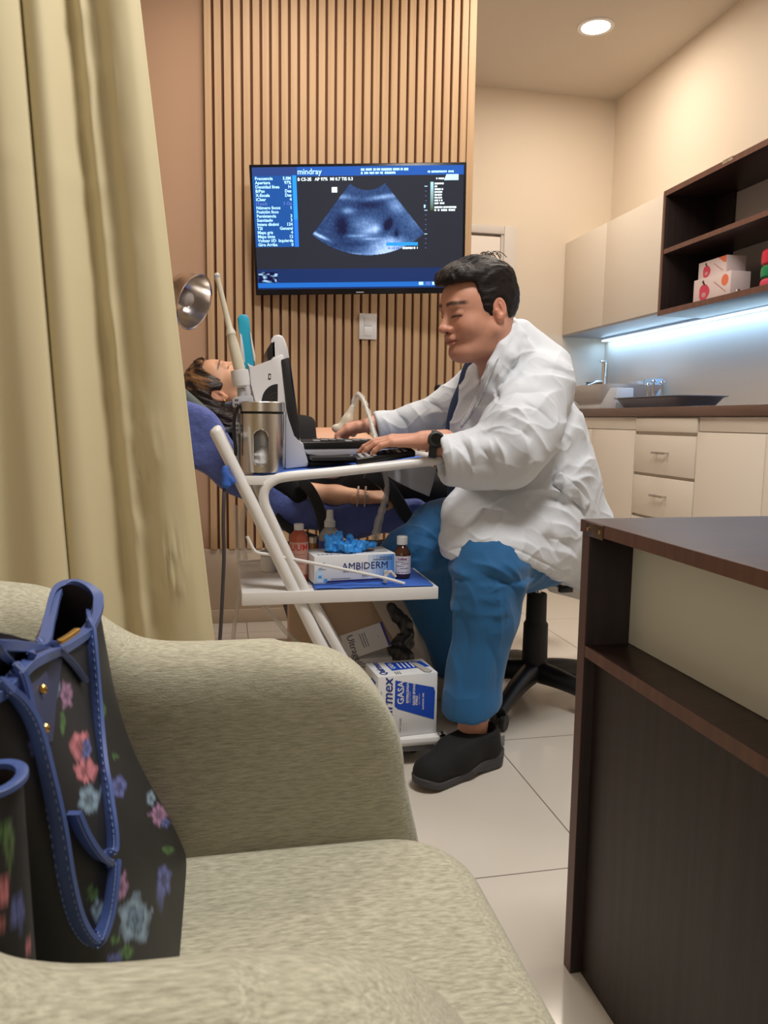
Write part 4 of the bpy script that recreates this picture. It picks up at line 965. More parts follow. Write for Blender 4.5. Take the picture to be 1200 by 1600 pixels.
bottle('antiseptic_bottle', 'tall reddish brown antiseptic bottle with white cap behind the cart post', 'bottle', 467, CY+0.11, SH,
       [(0, 0), (0.022, 0), (0.0245, 0.003), (0.0245, 0.090), (0.0242, 0.112), (0.0225, 0.124), (0.014, 0.134), (0.011, 0.136), (0, 0.136)], mat('terracotta_plastic', rgb(170, 84, 62), 0.35),
       [(0, 0.1365), (0.0125, 0.1365), (0.0130, 0.138), (0.0130, 0.152), (0.012, 0.153), (0, 0.153)], mat('white_cap_ribbed', rgb(222, 222, 224), 0.4), (0.020, 0.106), 0.0247, mat('dusty_pink_label', rgb(196, 150, 134), 0.5),
       dict(rows=[('UUM', 0.024, 0.092, 0, 0.002), ('—————', 0.007, 0.074, 1, 0), ('————', 0.007, 0.066, 1, 0), ('—————', 0.006, 0.050, 1, 0), ('————', 0.006, 0.036, 1, 0)], mats=[mat('red_ink', rgb(200, 40, 40), 0.5), mat('rust_ink', rgb(140, 70, 60), 0.5)], bold=0.0002, turn=-98))
q = bottle('spray_bottle', 'clear spray bottle with blue band behind the glove box', 'bottle', 515, CY+0.20, SH,
       [(0, 0), (0.029, 0), (0.0305, 0.003), (0.0305, 0.098), (0.028, 0.112), (0.018, 0.126), (0.013, 0.130), (0, 0.130)], mat('clear_plastic', rgb(196, 196, 196), 0.12, trans=0.55),
       [(0, 0.1305), (0.0155, 0.1305), (0.0155, 0.146), (0.012, 0.150), (0.010, 0.156), (0.009, 0.176), (0.0075, 0.178), (0, 0.178)], mat('frosted_pump', rgb(206, 206, 200), 0.35), (0.045, 0.094), 0.0307, mat('blue_band_label', rgb(40, 62, 150), 0.45),
       dict(rows=[('Microbi', 0.020, 0.080, 0, 0.014), ('————', 0.008, 0.060, 0, 0.004)], mats=[mat('white_ink', rgb(230, 230, 240), 0.5)], bold=0.0005, turn=-92))
c = at(494, 850, CY+0.22)
t = thing('amber_jar', 'small gold and amber glass jar between the two taller bottles', 'jar', (float(c[0]), CY+0.24, SH))
M_gold = mat('gold_jar', rgb(170, 120, 80), 0.25, 0.4)
MB().lathe([(0, 0), (0.014, 0), (0.016, 0.004), (0.016, 0.080), (0, 0.080)], 24, (float(c[0]), CY+0.24, SH)).build('jar', M_gold, t)
MB().lathe([(0, 0.0805), (0.0175, 0.0805), (0.0175, 0.097), (0, 0.097)], 24, (float(c[0]), CY+0.24, SH)).build('lid', M_steel, t)
c = at(420, 880, CY+0.24)
t = thing('ointment_tube', 'small white tub behind the leaning cart post', 'tub', (float(c[0]), CY+0.25, SH))
MB().lathe([(0, 0), (0.022, 0), (0.024, 0.003), (0.022, 0.045), (0, 0.045)], 24, (float(c[0]), CY+0.25, SH)).build('tub', M_paintw, t)
MB().lathe([(0, 0.0455), (0.024, 0.0455), (0.024, 0.058), (0, 0.058)], 24, (float(c[0]), CY+0.25, SH)).build('lid', M_grey, t)
# plastic clip in front of the glove box
c = at(603, 896, CY+0.02)
t = thing('plastic_clamp', 'translucent white plastic clamp under the wire guard end', 'clamp', (float(c[0]), CY+0.02, SH+0.006))
cx0 = float(c[0])
M_frost = mat('frosted_plastic', rgb(214, 212, 210), 0.3, trans=0.25)
MB().box((cx0-0.008, CY+0.008, SH+0.008), (cx0+0.002, CY+0.022, SH+0.030), 0.002).tube([(cx0-0.006, CY+0.015, SH+0.034), (cx0+0.012, CY+0.015, SH+0.036), (cx0+0.024, CY+0.015, SH+0.022)], 0.005, 12).lathe([(0, -0.005), (0.007, -0.005), (0.007, 0.005), (0, 0.005)], 16, M=Matrix.Translation((cx0, CY+0.015, SH+0.034)) @ Matrix.Rotation(PI/2, 4, 'X')).build('clamp_body', M_frost, t)
# ---- steel cup on a bracket with a bagged probe cable
c = at(588, 850, CYB-0.02)
cc = (float(c[0]), CYB-0.02, float(at(588, 856, CYB-0.02)[2]))
t = thing('probe_cup', 'steel ring cup clamped behind the glove box', 'cup', cc)
MB().lathe([(0.018, -0.022), (0.020, -0.022), (0.020, 0.012), (0.026, 0.016), (0.026, 0.020), (0.018, 0.020), (0.017, 0.012), (0.017, -0.020)], 28, cc).build('cup', mat('smoked_cup', rgb(120, 110, 98), 0.3, 0.6), t)
MB().lathe([(0.026, 0.012), (0.030, 0.012), (0.030, 0.020), (0.026, 0.020)], 28, cc).box((cc[0]-0.034, cc[1]-0.004, cc[2]-0.02), (cc[0]-0.026, cc[1]+0.004, cc[2]+0.016), 0.001).build('clamp_ring', M_steel, t)
MB().tube([(cc[0], cc[1]+0.02, cc[2]-0.02), (cc[0], cc[1]+0.02, SH)], 0.004, 8).build('stem', M_steel, t)

# ---- base shelf: gauze carton
b0 = at(590, 1143, CY-0.035); b1 = at(682, 1132, CY-0.02); b0[2] = b1[2] = BZ+0.001
X, Yd, L = oriented(b0, b1); H_ = 0.165; D_ = 0.12
gz = tag(MB().obox(b0+X*L/2+Yd*D_/2+Zd*H_/2, X, Yd, Zd, L/2, D_/2, H_/2, 0.0012).build('gauze_carton', M_box), 'white and blue GASA gauze carton on the cart base', 'box')
M_ink_blue = mat('royal_blue_ink', rgb(24, 74, 186), 0.45); M_wink = mat('white_print', rgb(232, 232, 238), 0.5); M_gink = mat('grey_ink', rgb(90, 90, 100), 0.5)
t = TX(); o = b0
t.poly(o, X, Zd, [(0.046, H_-0.012), (L-0.010, H_-0.040), (L-0.006, H_-0.052), (L-0.008, H_-0.128), (0.054, H_-0.090), (0.045, H_-0.082)], off=0.0006, mi=0)
up = Zd; rt = -X   # writing runs upwards
def vt(s, size, x, z, mi, bold=0.0, shear=0): t.add(s, size, o+X*x+Zd*z, up, rt, off=0.0012, mi=mi, bold=bold, shear=shear)
vt('GASA', 0.0245, 0.062, H_-0.078, 1, 0.0004); vt('ESTERILIZADA', 0.0085, 0.080, H_-0.076, 1, 0.0003); vt('10 cm x 10 cm', 0.005, 0.0868, H_-0.076, 1)
vt('GAUZE SPONGE', 0.0085, 0.098, H_-0.084, 1, 0.0003); vt('STERILE', 0.0075, 0.1055, H_-0.084, 1, 0.0003); vt('10.0 x 10.0 cm', 0.005, 0.1125, H_-0.084, 1); vt('ALGODON 100%', 0.0060, 0.1235, H_-0.098, 1, 0.0002)
vt('Quirmex', 0.040, 0.027, 0.012, 2, 0.0003, 0.25); vt('LA MARCA AZUL', 0.0055, 0.008, 0.085, 3); vt('100 GASAS', 0.008, 0.062, 0.012, 3); vt('————', 0.006, 0.070, 0.012, 3); vt('—————', 0.005, 0.078, 0.012, 3)
to = b0+Zd*H_
t.poly(to, X, Yd, [(0.050, 0.040), (0.048, D_-0.012), (L-0.012, D_-0.022), (L-0.004, 0.050)], off=0.0006, mi=0)
t.add('GASA', 0.018, to+X*0.060+Yd*0.075, Yd, -X, off=0.0012, mi=1, bold=0.0003, align='CENTER'); t.add('Quirmex', 0.028, to+X*0.022+Yd*0.062, Yd, -X, off=0.0012, mi=2, bold=0.0005, align='CENTER', shear=0.2)
for k in range(4): t.quad(to, X, Yd, 0.078+k*0.012, 0.052, 0.082+k*0.012, 0.095, off=0.0012, mi=1)
for k in range(3): t.quad(to, X, Yd, 0.052+k*0.006, 0.008, 0.054+k*0.006, 0.030, off=0.0009, mi=3)
sd = b0
t.poly(sd, -Yd, Zd, [(-0.02, H_-0.02), (-0.06, H_-0.02), (-0.085, H_-0.06), (-0.045, H_-0.06)], off=0.0006, mi=0)
t.build('printing', [M_ink_blue, M_wink, mat('quirmex_blue', rgb(20, 50, 140), 0.5), M_gink], gz)
MB().prism([to+X*u+Yd*v+Zd*0.001 for u, v in ((L-0.034, 0.006), (L-0.022, 0.0), (L-0.012, 0.008), (L-0.030, 0.085), (L-0.046, 0.085))], (0, 0, 0.0025), bev=0.001).build('opened_flap', mat('carton_inside_grey', rgb(170, 166, 162), 0.7), gz)
# gel cartons stacked behind
u0 = at(548, 1032, CY+0.20); u1 = at(618, 1026, CY+0.21); BT = BZ+0.10
X2, Y2, L2 = oriented(u0, u1); hb = 0.13
base_z = BZ+0.001
tag(MB().box((0.30, CY+0.135, base_z), (0.44, CYB-0.02, BT), 0.002).build('carton', mat('grey_white_carton', rgb(196, 192, 188), 0.6)), 'plain white carton low behind the gauze carton', 'box')
t0 = at(548, 1032, CY+0.15); o = np.array([t0[0], t0[1], BT+0.001])
ub = tag(MB().obox(o+X2*0.06+Y2*0.05+Zd*0.028, X2, Y2, Zd, 0.062, 0.05, 0.027, 0.0015).build('gel_carton', mat('white_carton_shade', rgb(206, 203, 202), 0.6)), 'opened white gel carton with raised printed flap', 'box')
# raised lid, printed
lx = X2; fold = o+Y2*0.0+Zd*0.056
ld = (Zd*0.72+Y2*0.45+X2*0.20); ld /= np.linalg.norm(ld); lx2 = X2*0.96+Zd*0.26; lx2 /= np.linalg.norm(lx2); ld = ld-lx2*(ld@lx2); ld /= np.linalg.norm(ld); ln = np.cross(lx2, ld)
fo = o+Zd*0.056-X2*0.004
lid = MB().obox(fo+lx2*0.062+ld*0.036, lx2, ld, ln, 0.064, 0.037, 0.001, 0.0005).build('lid_flap', bpy.data.materials['white_carton_shade'], ub)
t = TX()
t.add('Ultragel', 0.027, fo+lx2*0.022+ld*0.066, -ld, lx2, off=0.0022, mi=0, align='LEFT')
for k in range(3): t.quad(fo, lx2, ld, 0.050+k*0.007, 0.018, 0.052+k*0.007, 0.060, off=0.0018, mi=1)
t.add('—', 0.010, fo+lx2*0.10+ld*0.04, -ld, lx2, off=0.0018, mi=1)
t.quad(fo, lx2, ld, 0.118, 0.0, 0.126, 0.073, off=0.0016, mi=2)
for k in range(2): t.quad(o, X2, Zd, 0.025, 0.040-k*0.008, 0.100, 0.042-k*0.008, off=0.0015, mi=1)
t.quad(o, X2, Zd, 0.005, 0.012, 0.012, 0.016, off=0.0015, mi=2); t.quad(o, X2, Zd, 0.045, 0.012, 0.064, 0.018, off=0.0015, mi=1); t.quad(o, X2, Zd, 0.072, 0.013, 0.122, 0.018, off=0.0015, mi=2)
t.build('printing', [M_ink, M_gink, mat('purple_navy_ink', rgb(60, 54, 120), 0.5)], lid)
# open brown cardboard box behind
bx0 = at(492, 1000, CYB+0.10); 
M_kraft = mat('beige_cardboard', rgb(206, 178, 150), 0.8)
t = thing('cardboard_box', 'open beige cardboard box standing behind the cart base', 'box', (0.42, CYB+0.2, 0))
MB().box((0.20, CYB+0.03, 0.0), (0.60, CYB+0.034, 0.36)).build('front_panel', M_kraft, t)
MB().box((0.20, CYB+0.11, 0.0), (0.60, CYB+0.114, 0.36)).build('back_panel', M_kraft, t)
MB().box((0.20, CYB+0.034, 0.0), (0.204, CYB+0.11, 0.36)).build('side_panel', M_kraft, t)
MB().box((0.596, CYB+0.034, 0.0), (0.60, CYB+0.11, 0.36)).build('side_panel', M_kraft, t)
MB().prism([at(578, 935, CYB+0.02), at(632, 925, CYB+0.02), at(655, 965, CYB-0.01), at(672, 1030, CYB-0.03), at(655, 1035, CYB-0.04), at(615, 1000, CYB-0.02)], (0, 0.003, 0)).build('flap', mat('white_card_inner', rgb(204, 190, 176), 0.7), t)
# black crumpled strap / tubing
def blk(P):
    pts = [at(*p) for p in ((612, 948, CY+0.24), (622, 962, CY+0.22), (634, 975, CY+0.21), (636, 990, CY+0.20), (626, 1004, CY+0.19), (618, 1018, CY+0.18), (634, 1028, CY+0.15))]
    rs = [0.012, 0.016, 0.015, 0.016, 0.018, 0.020, 0.022]
    d = None
    for a, b_, ra, rb_ in zip(pts[:-1], pts[1:], rs[:-1], rs[1:]):
        c = cone(P, a, b_, ra, rb_); d = c if d is None else smin(d, c, 0.008)
    d = smin(d, cone(P, at(640, 1005, CY+0.19), at(626, 1015, CY+0.19), 0.010, 0.016), 0.006)
    return d
c = at(626, 990, CY+0.2)
tag(sdf_obj('crumpled_bag', blk, c-(0.08, 0.10, 0.10), c+(0.08, 0.10, 0.11), 0.003, mat('black_polythene', rgb(34, 33, 36), 0.35), disp=lambda P: 0.012*ridged(P[0]*42, P[1]*42, P[2]*42, 4)-0.006),
    'crumpled black plastic bag above the gauze carton', 'bag')
# white paper bag with cord behind doctor's foot
def pbag(P):
    c = at(676, 1050, CYB+0.02)
    d = rbox(P, (c[0], CYB+0.04, 0.14), (0.085, 0.07, 0.14), 0.02)
    return d
tg = thing('paper_bag', 'crumpled white paper bag with black cord behind the cart', 'bag', (0.62, CYB+0.05, 0))
sdf_obj('bag', pbag, (0.48, CYB-0.06, -0.002), (0.76, CYB+0.14, 0.30), 0.006, mat('white_kraft_paper', rgb(214, 204, 192), 0.7), tg, disp=lambda P: 0.022*ridged(P[0]*12, P[1]*12, P[2]*9, 6)-0.014)
cr = [at(*p, CYB-0.04) for p in ((690, 1032), (684, 1027), (680, 1033), (686, 1040), (694, 1038))]
MB().tube(spline(cr, 20), 0.0016, 8).build('cord', M_black, tg)

# ============================================================ steel canister on the cart top
cc = at(410, 735, CY+0.065); cc = (float(cc[0]), CY+0.065, T_TOP+0.003)
q = thing('steel_canister', 'brushed steel canister with oval window and lid on the cart', 'canister', cc)
hC = float(at(410, 628, CY+0.065)[2])-cc[2]; rC = 0.0555
# body with an oval window cut: grid in angle/height, skip window cells
def canister_body():
    nA, nZ = 120, 90; mb = MB(); vs = []; hb_ = hC-0.030
    wa = math.radians(-97); ww = 0.0175; wz0, wz1 = 0.016, 0.106
    for i in range(nZ+1):
        for k in range(nA):
            a = 2*PI*k/nA; vs.append((cc[0]+rC*math.cos(a), cc[1]+rC*math.sin(a), cc[2]+hb_*i/nZ))
    fs = []
    def inside(a, z):
        dx = ((a-wa+PI) % (2*PI)-PI)*rC; dz = max(0, abs(z-(wz0+wz1)/2)-((wz1-wz0)/2-ww))
        return math.hypot(dx, dz) < ww
    for i in range(nZ):
        for k in range(nA):
            if inside(2*PI*(k+0.5)/nA, hb_*(i+0.5)/nZ): continue
            fs.append((i*nA+k, i*nA+(k+1) % nA, (i+1)*nA+(k+1) % nA, (i+1)*nA+k))
    mb.faces(vs, fs); 
    mb.lathe([(0, 0.0005), (rC, 0)], nA, cc)
    o = mb.build('canister_body', M_steel, q, autos=40)
    rim = []
    for k in range(49):
        t_ = 2*PI*k/48; dx = ww*math.cos(t_); dz = ww*math.sin(t_)+((wz1-wz0)/2-ww)*(1 if math.sin(t_) >= 0 else -1)
        a = wa+dx/rC; rim.append((cc[0]+(rC+0.0006)*math.cos(a), cc[1]+(rC+0.0006)*math.sin(a), cc[2]+(wz0+wz1)/2+dz))
    MB().tube(rim, 0.0016, 8, cap=False).build('window_rim', M_chrome, q)
canister_body()
hb_ = hC-0.030
MB().lathe([(rC-0.0015, hb_), (rC-0.0015, hb_+0.006)], 60, cc).build('glass_neck', M_blackm, q)
MB().lathe([(0, hC-0.001), (rC-0.002, hC), (rC+0.0005, hC-0.002), (rC+0.001, hb_+0.006), (rC-0.001, hb_+0.005), (0, hb_+0.005)], 60, cc).build('lid', M_steel, q)
MB().lathe([(rC-0.003, 0.004), (rC-0.003, hb_-0.002)], 60, cc).build('glass_liner', mat('tinted_glass_liner', rgb(190, 190, 190), 0.05, alpha=0.18), q)
def crumple(P): return cone(P, (cc[0]-0.004, cc[1]-0.018, cc[2]+0.024), (cc[0], cc[1]-0.018, cc[2]+0.034), 0.027, 0.027)
tag(sdf_obj('cotton_wad', crumple, (cc[0]-0.045, cc[1]-0.058, cc[2]-0.012), (cc[0]+0.045, cc[1]+0.03, cc[2]+0.075), 0.0022, mat('white_gauze', rgb(226, 226, 228), 0.7), disp=lambda P: 0.006*ridged(P[0]*60, P[1]*60, P[2]*60, 3)-0.004),
    'white gauze wad seen through the canister window', 'gauze')

# ============================================================ portable ultrasound machine
UY0, UY1 = CY+0.10, CY+0.40
M_uw = mat('machine_white', rgb(214, 212, 214), 0.4); M_ug = mat('machine_light_grey', rgb(192, 194, 204), 0.45)
q = thing('ultrasound_machine', 'white portable ultrasound machine with upright screen and handle on the cart', 'ultrasound machine', (0.15, 2.1, T_TOP))
def prof_(pts, Y): return [at(px, py, Y) for px, py in pts]
def slab(name, pts, y0, y1, m, bev=0.003, par=None):
    P = prof_(pts, y0); mb = MB(); mb.prism(P, (0, y1-y0, 0), bev=bev, seg=2); return mb.build(name, m, par or q)
hs = slab('screen_housing', [(386, 566), (396, 575), (424, 562), (440, 553), (444, 556), (458, 640), (468, 683), (478, 726), (445, 732), (428, 690), (400, 640), (392, 600)], UY0, UY1, M_uw, 0.004)
slab('screen_bezel', [(439, 562), (452, 558), (456, 600), (466, 655), (469, 694), (458, 686), (448, 640)], UY0-0.003, UY1+0.003, M_blackm, 0.003)
slab('screen_panel', [(452.5, 566), (454, 566), (464, 640), (468, 682), (466.8, 682), (462, 640)], UY0+0.012, UY1-0.012, mat('screen_dark_blue', rgb(20, 30, 60), 0.2), 0)  # plain dark blue panel without emission
slab('hinge_skirt', [(447, 640), (458, 682), (474, 693), (476, 704), (482, 722), (481, 729), (446, 733)], UY0-0.006, UY1+0.006, M_ug, 0.003)
# handle: arch of white with dark inner
hp = [at(430, 556, UY0+0.02), at(430, 535, UY0+0.02), at(434, 527, UY0+0.03), at(439, 526, UY0+0.06), at(440, 530, UY0+0.20), at(436, 560, UY0+0.24)]
hpoly = [(424, 566), (423, 532), (427, 525), (434, 522.5), (441, 524), (446, 532), (450, 546), (453, 566)]
MB().prism(prof_(hpoly, UY0+0.02), (0, 0.022, 0), bev=0.005, seg=3).prism(prof_(hpoly, UY0+0.24), (0, 0.022, 0), bev=0.005, seg=3).prism(prof_([(426, 534), (429, 526), (436, 524), (443, 528), (447, 538)], UY0+0.041), (0, 0.20, 0)).build('carry_handle', M_uw, q)
MB().prism(prof_([(419, 562), (418, 547), (423, 536), (430, 531), (431, 558)], UY0+0.02), (0, 0.19, 0), bev=0.002).build('handle_inner', M_black, q)
# vent quarter circle, usb socket
vc = [(434, 627)]+[(434-25*math.sin(k*PI/2/12), 627-27*math.cos(k*PI/2/12)) for k in range(13)]
v_ = MB().prism(prof_(vc, UY0-0.0012), (0, 0.003, 0)).build('vent', M_black, q)
mb = MB()
for k in range(3): mb.prism(prof_([(414+k*7, 626), (416+k*7, 622), (431, 612-k*-4+k*1), (432, 614+k*5)], UY0-0.0022), (0, 0.002, 0))
mb.build('vent_slats', M_blackm, v_)
MB().prism(prof_([(419.5, 584), (423.5, 584), (423, 593), (419, 593)], UY0-0.0008), (0, 0.003, 0)).build('usb_socket', M_black, q)
MB().prism(prof_([(420.6, 586), (422.6, 586), (422.2, 591), (420.2, 591)], UY0-0.0014), (0, 0.003, 0)).build('usb_tongue', M_uw, q)
# keyboard base
kb = slab('keyboard_base', [(470, 697), (480, 699), (620, 697), (628, 700), (618, 707), (500, 713), (480, 710), (474, 704)], UY0+0.004, UY1, M_ug, 0.004)
slab('keyboard_deck', [(466, 691), (560, 690), (624, 693), (627, 698), (620, 700), (478, 702), (470, 700)], UY0+0.002, UY1+0.002, M_black, 0.002)
for i in range(10):
    for j in range(4):
        c0 = at(490+i*12.5, 691.5-0.0, UY0+0.03+j*0.055); MB_ = None
        if (i+j) % 1 == 0:
            MB().box((c0[0], c0[1], float(at(560, 690, UY0+0.002)[2])-0.001), (c0[0]+0.018, c0[1]+0.040, float(at(560, 690, UY0+0.002)[2])+0.0022), 0.001).build('key', M_grey if (i*3+j) % 4 == 0 else M_blackm, kb)
MB().box((0.22, UY0+0.03, T_TOP+0.006), (0.42, UY1-0.02, T_TOP+0.026), 0.004).build('foot_stand', M_black, q)

# clipboard / tablet lying under the keyboard, and black remote on the tray edge
q2 = tag(MB().obox(at(520, 716, CY+0.045)+(0, 0.02, 0.0), (0.995, 0, 0.02), (0, 1, 0), (-0.02, 0, 0.995), 0.055, 0.045, 0.005, 0.002).build('tablet', M_black), 'thin black tablet lying under the keyboard edge', 'tablet')
c = at(600, 712, CY+0.03)
q = thing('remote_control', 'black remote control with white buttons on the cart edge', 'remote control', tuple(c))
RX = np.array([0.985, 0.10, 0.135]); RX /= np.linalg.norm(RX); RZ = np.array([-0.1, -0.25, 0.96]); RZ -= RX*(RZ@RX); RZ /= np.linalg.norm(RZ); RY = np.cross(RZ, RX)
MB().obox(c, RX, RY, RZ, 0.079, 0.022, 0.0085, 0.004).build('remote_body', M_black, q)
mb = []
for i in range(8):
    for j in range(3):
        if i in (3,): continue
        MB().obox(c+RX*(-0.062+i*0.0165)+RY*((j-1)*0.012)+RZ*0.009, RX, RY, RZ, 0.0048, 0.0034, 0.0014, 0.0008).build('button', M_grey if i < 3 or i > 5 else M_blackm, q)

# ---- probe holder, probes
HY = CY+0.07
q = thing('probe_holder', 'white and grey probe holder bracket clipped left of the ultrasound machine', 'holder', tuple(at(385, 640, HY)))
def lat(px0, py0, px1, py1, Y, prof, dY=0.0):
    """lathe along the axis from pixel 0 to pixel 1 ; prof = (radius, fraction)"""
    a = Vector(at(px0, py0, Y)); b = Vector(at(px1, py1, Y+dY)); d = (b-a); L_ = d.length
    M = Matrix.Translation(a) @ d.normalized().to_track_quat('Z', 'Y').to_matrix().to_4x4()
    return [(r_, f*L_) for r_, f in prof], M
pf, M = lat(378, 606, 374, 578, HY, [(0.0, 0), (0.012, 0.0), (0.0125, 0.02), (0.0125, 0.1), (0.021, 0.12), (0.0225, 0.5), (0.0215, 0.98), (0.017, 1.0), (0.016, 0.9), (0, 0.9)])
MB().lathe(pf, 28, M=M).build('cup', M_uw, q)
pf, M = lat(379, 640, 377, 604, HY, [(0, 0), (0.008, 0), (0.011, 0.9), (0, 1)]); MB().lathe(pf, 20, M=M).build('cable_boot', M_grey, q)
for y0_ in (621, 661):
    MB().prism(prof_([(363, y0_+3), (368, y0_-1), (392, y0_-4), (396, y0_), (396, y0_+16), (372, y0_+17), (363, y0_+14)], HY-0.012), (0, 0.03, 0), bev=0.002).build('clip_block', M_grey, q)
    a = at(352, y0_+11, HY); b = at(364, y0_+10, HY); MB().tube([a, b], 0.0065, 16).build('thumb_screw', mat('slate_knob', rgb(70, 74, 90), 0.4), q)
    t = TX(); 
    for (u, v) in ((368, 4), (371, 4), (368, 11), (371, 11)): MB().prism(prof_([(u-1, y0_+v-1.3), (u+1, y0_+v-1.3), (u+1, y0_+v+1.3), (u-1, y0_+v+1.3)], HY-0.013), (0, 0.002, 0)).build('slot', M_black, q)
MB().tube([at(372, 736, HY), at(371, 690, HY), at(369, 640, HY)], 0.006, 12).build('upright_bar', M_grey, q)
cb = [at(*p, HY-0.018) for p in ((394, 630), (380, 632), (370, 639), (366, 655), (366, 680), (368, 700), (368, 712))]
tag(MB().tube(spline(cb, 40), 0.0042, 12).build('black_cable', M_black), 'short black cable looping beside the steel canister', 'cable')
# long slim endocavity probe in the holder
pf, M = lat(376, 584, 338, 427, HY, [(0, -0.1), (0.009, -0.1), (0.0135, 0.0), (0.0145, 0.06), (0.0125, 0.30), (0.0105, 0.38), (0.0125, 0.395), (0.0115, 0.42), (0.0080, 0.46), (0.0068, 0.6), (0.0062, 0.92), (0.0075, 0.96), (0.0075, 0.985), (0.005, 1.0), (0, 1.0)], 0.02)
t = thing('slim_probe', 'long slim grey-beige ultrasound probe standing in the holder', 'probe', tuple(at(376, 580, HY)))
MB().lathe(pf, 28, M=M).build('probe_body', mat('probe_beige', rgb(206, 198, 178), 0.4), t)
pf2, _ = lat(376, 584, 338, 427, HY, [(0.0076, 0.955), (0.0080, 0.96), (0.0080, 0.975), (0.0076, 0.98)], 0.02)
MB().lathe(pf2, 24, M=M).build('tip_ring', M_grey, t)
# turquoise and white probe
t = thing('turquoise_probe', 'flat turquoise and white probe standing beside the ultrasound screen', 'probe', tuple(at(390, 600, HY+0.03)))
M_tq = mat('turquoise_plastic', rgb(38, 168, 204), 0.4)
Yp = HY+0.035
slab('probe_body', [(371, 496), (376, 491), (384, 491), (389, 496), (391, 516), (396, 545), (399, 566), (391, 578), (393, 596), (380, 597), (380, 570), (374, 520)], Yp, Yp+0.022, M_tq, 0.004, t)
slab('side_shell', [(374.5, 520), (377.5, 523), (381, 545), (383, 566), (379, 568), (376, 545)], Yp-0.002, Yp+0.024, M_uw, 0.001, t)
slab('side_shell', [(390, 518), (392.5, 522), (399, 556), (399, 568), (396, 562), (393, 540)], Yp-0.002, Yp+0.024, M_uw, 0.001, t)
slab('probe_foot', [(380, 597), (393, 597), (392, 612), (390, 632), (386, 632), (384, 612)], Yp, Yp+0.018, M_uw, 0.003, t)
# clear tube beside the canister
tag(MB().tube([at(376, 676, HY+0.01), at(378, 700, HY+0.01), at(380, 736, HY+0.01)], 0.010, 18).build('plastic_sleeve', mat('clear_sleeve', rgb(215, 215, 220), 0.15, alpha=0.5)), 'clear plastic sleeve hanging between clip and canister', 'sleeve')

# ---- power cable hanging at the left with a blue cloth knot, and clear drip tubes
pc = spline([at(352, 752, CY+0.0), at(350, 775, CY-0.02), at(349, 820, CY-0.02), at(350, 870, CY-0.01), at(348, 920, CY), at(346, 960, CY+0.01), at(343, 1010, CY+0.02), at(338, 1090, CY+0.02), (-0.0, CY+0.05, 0.006), (-0.06, CY+0.2, 0.006)], 70)
tag(MB().tube(pc, 0.0046, 12).build('power_cable', mat('dark_grey_cable', rgb(74, 70, 74), 0.5)), 'dark grey power cable hanging from the cart handle to the floor', 'cable')
kn = at(352, 745, CY-0.018)
tag(sdf_obj('tied_cloth', lambda P: smin(cone(P, kn+(0.0, 0, 0.02), kn+(0.002, 0, -0.018), 0.006, 0.010), cone(P, kn+(0.0, 0, 0.01), kn+(0.018, 0, -0.012), 0.007, 0.006), 0.005), kn-(0.04, 0.03, 0.05), kn+(0.05, 0.03, 0.05), 0.0022, M_bluecloth, disp=lambda P: 0.002*ridged(P[0]*120, P[1]*120, P[2]*60, 3)),
    'blue cloth knot tied around the cable at the leaning post', 'cloth')
M_clear = mat('clear_vinyl', rgb(226, 222, 216), 0.12, alpha=0.35)
hose = spline([at(392, 765, CYB), at(378, 820, CYB), at(385, 880, CYB), at(400, 930, CYB), at(425, 960, CYB), at(445, 985, CYB-0.03), at(470, 1010, CYB-0.05)], 50)
tag(MB().tube(hose, 0.008, 14).build('vinyl_hose', M_clear), 'clear vinyl hose drooping behind the leaning cart post', 'hose')
hose = spline([at(368, 790, CYB+0.05), at(372, 860, CYB+0.05), at(374, 920, CYB+0.05), at(365, 990, CYB+0.05), at(362, 1060, CYB+0.05)], 50)
tag(MB().tube(hose, 0.007, 14).build('vinyl_hose', M_clear), 'clear straight vinyl hose hanging nearest the power cable', 'hose')
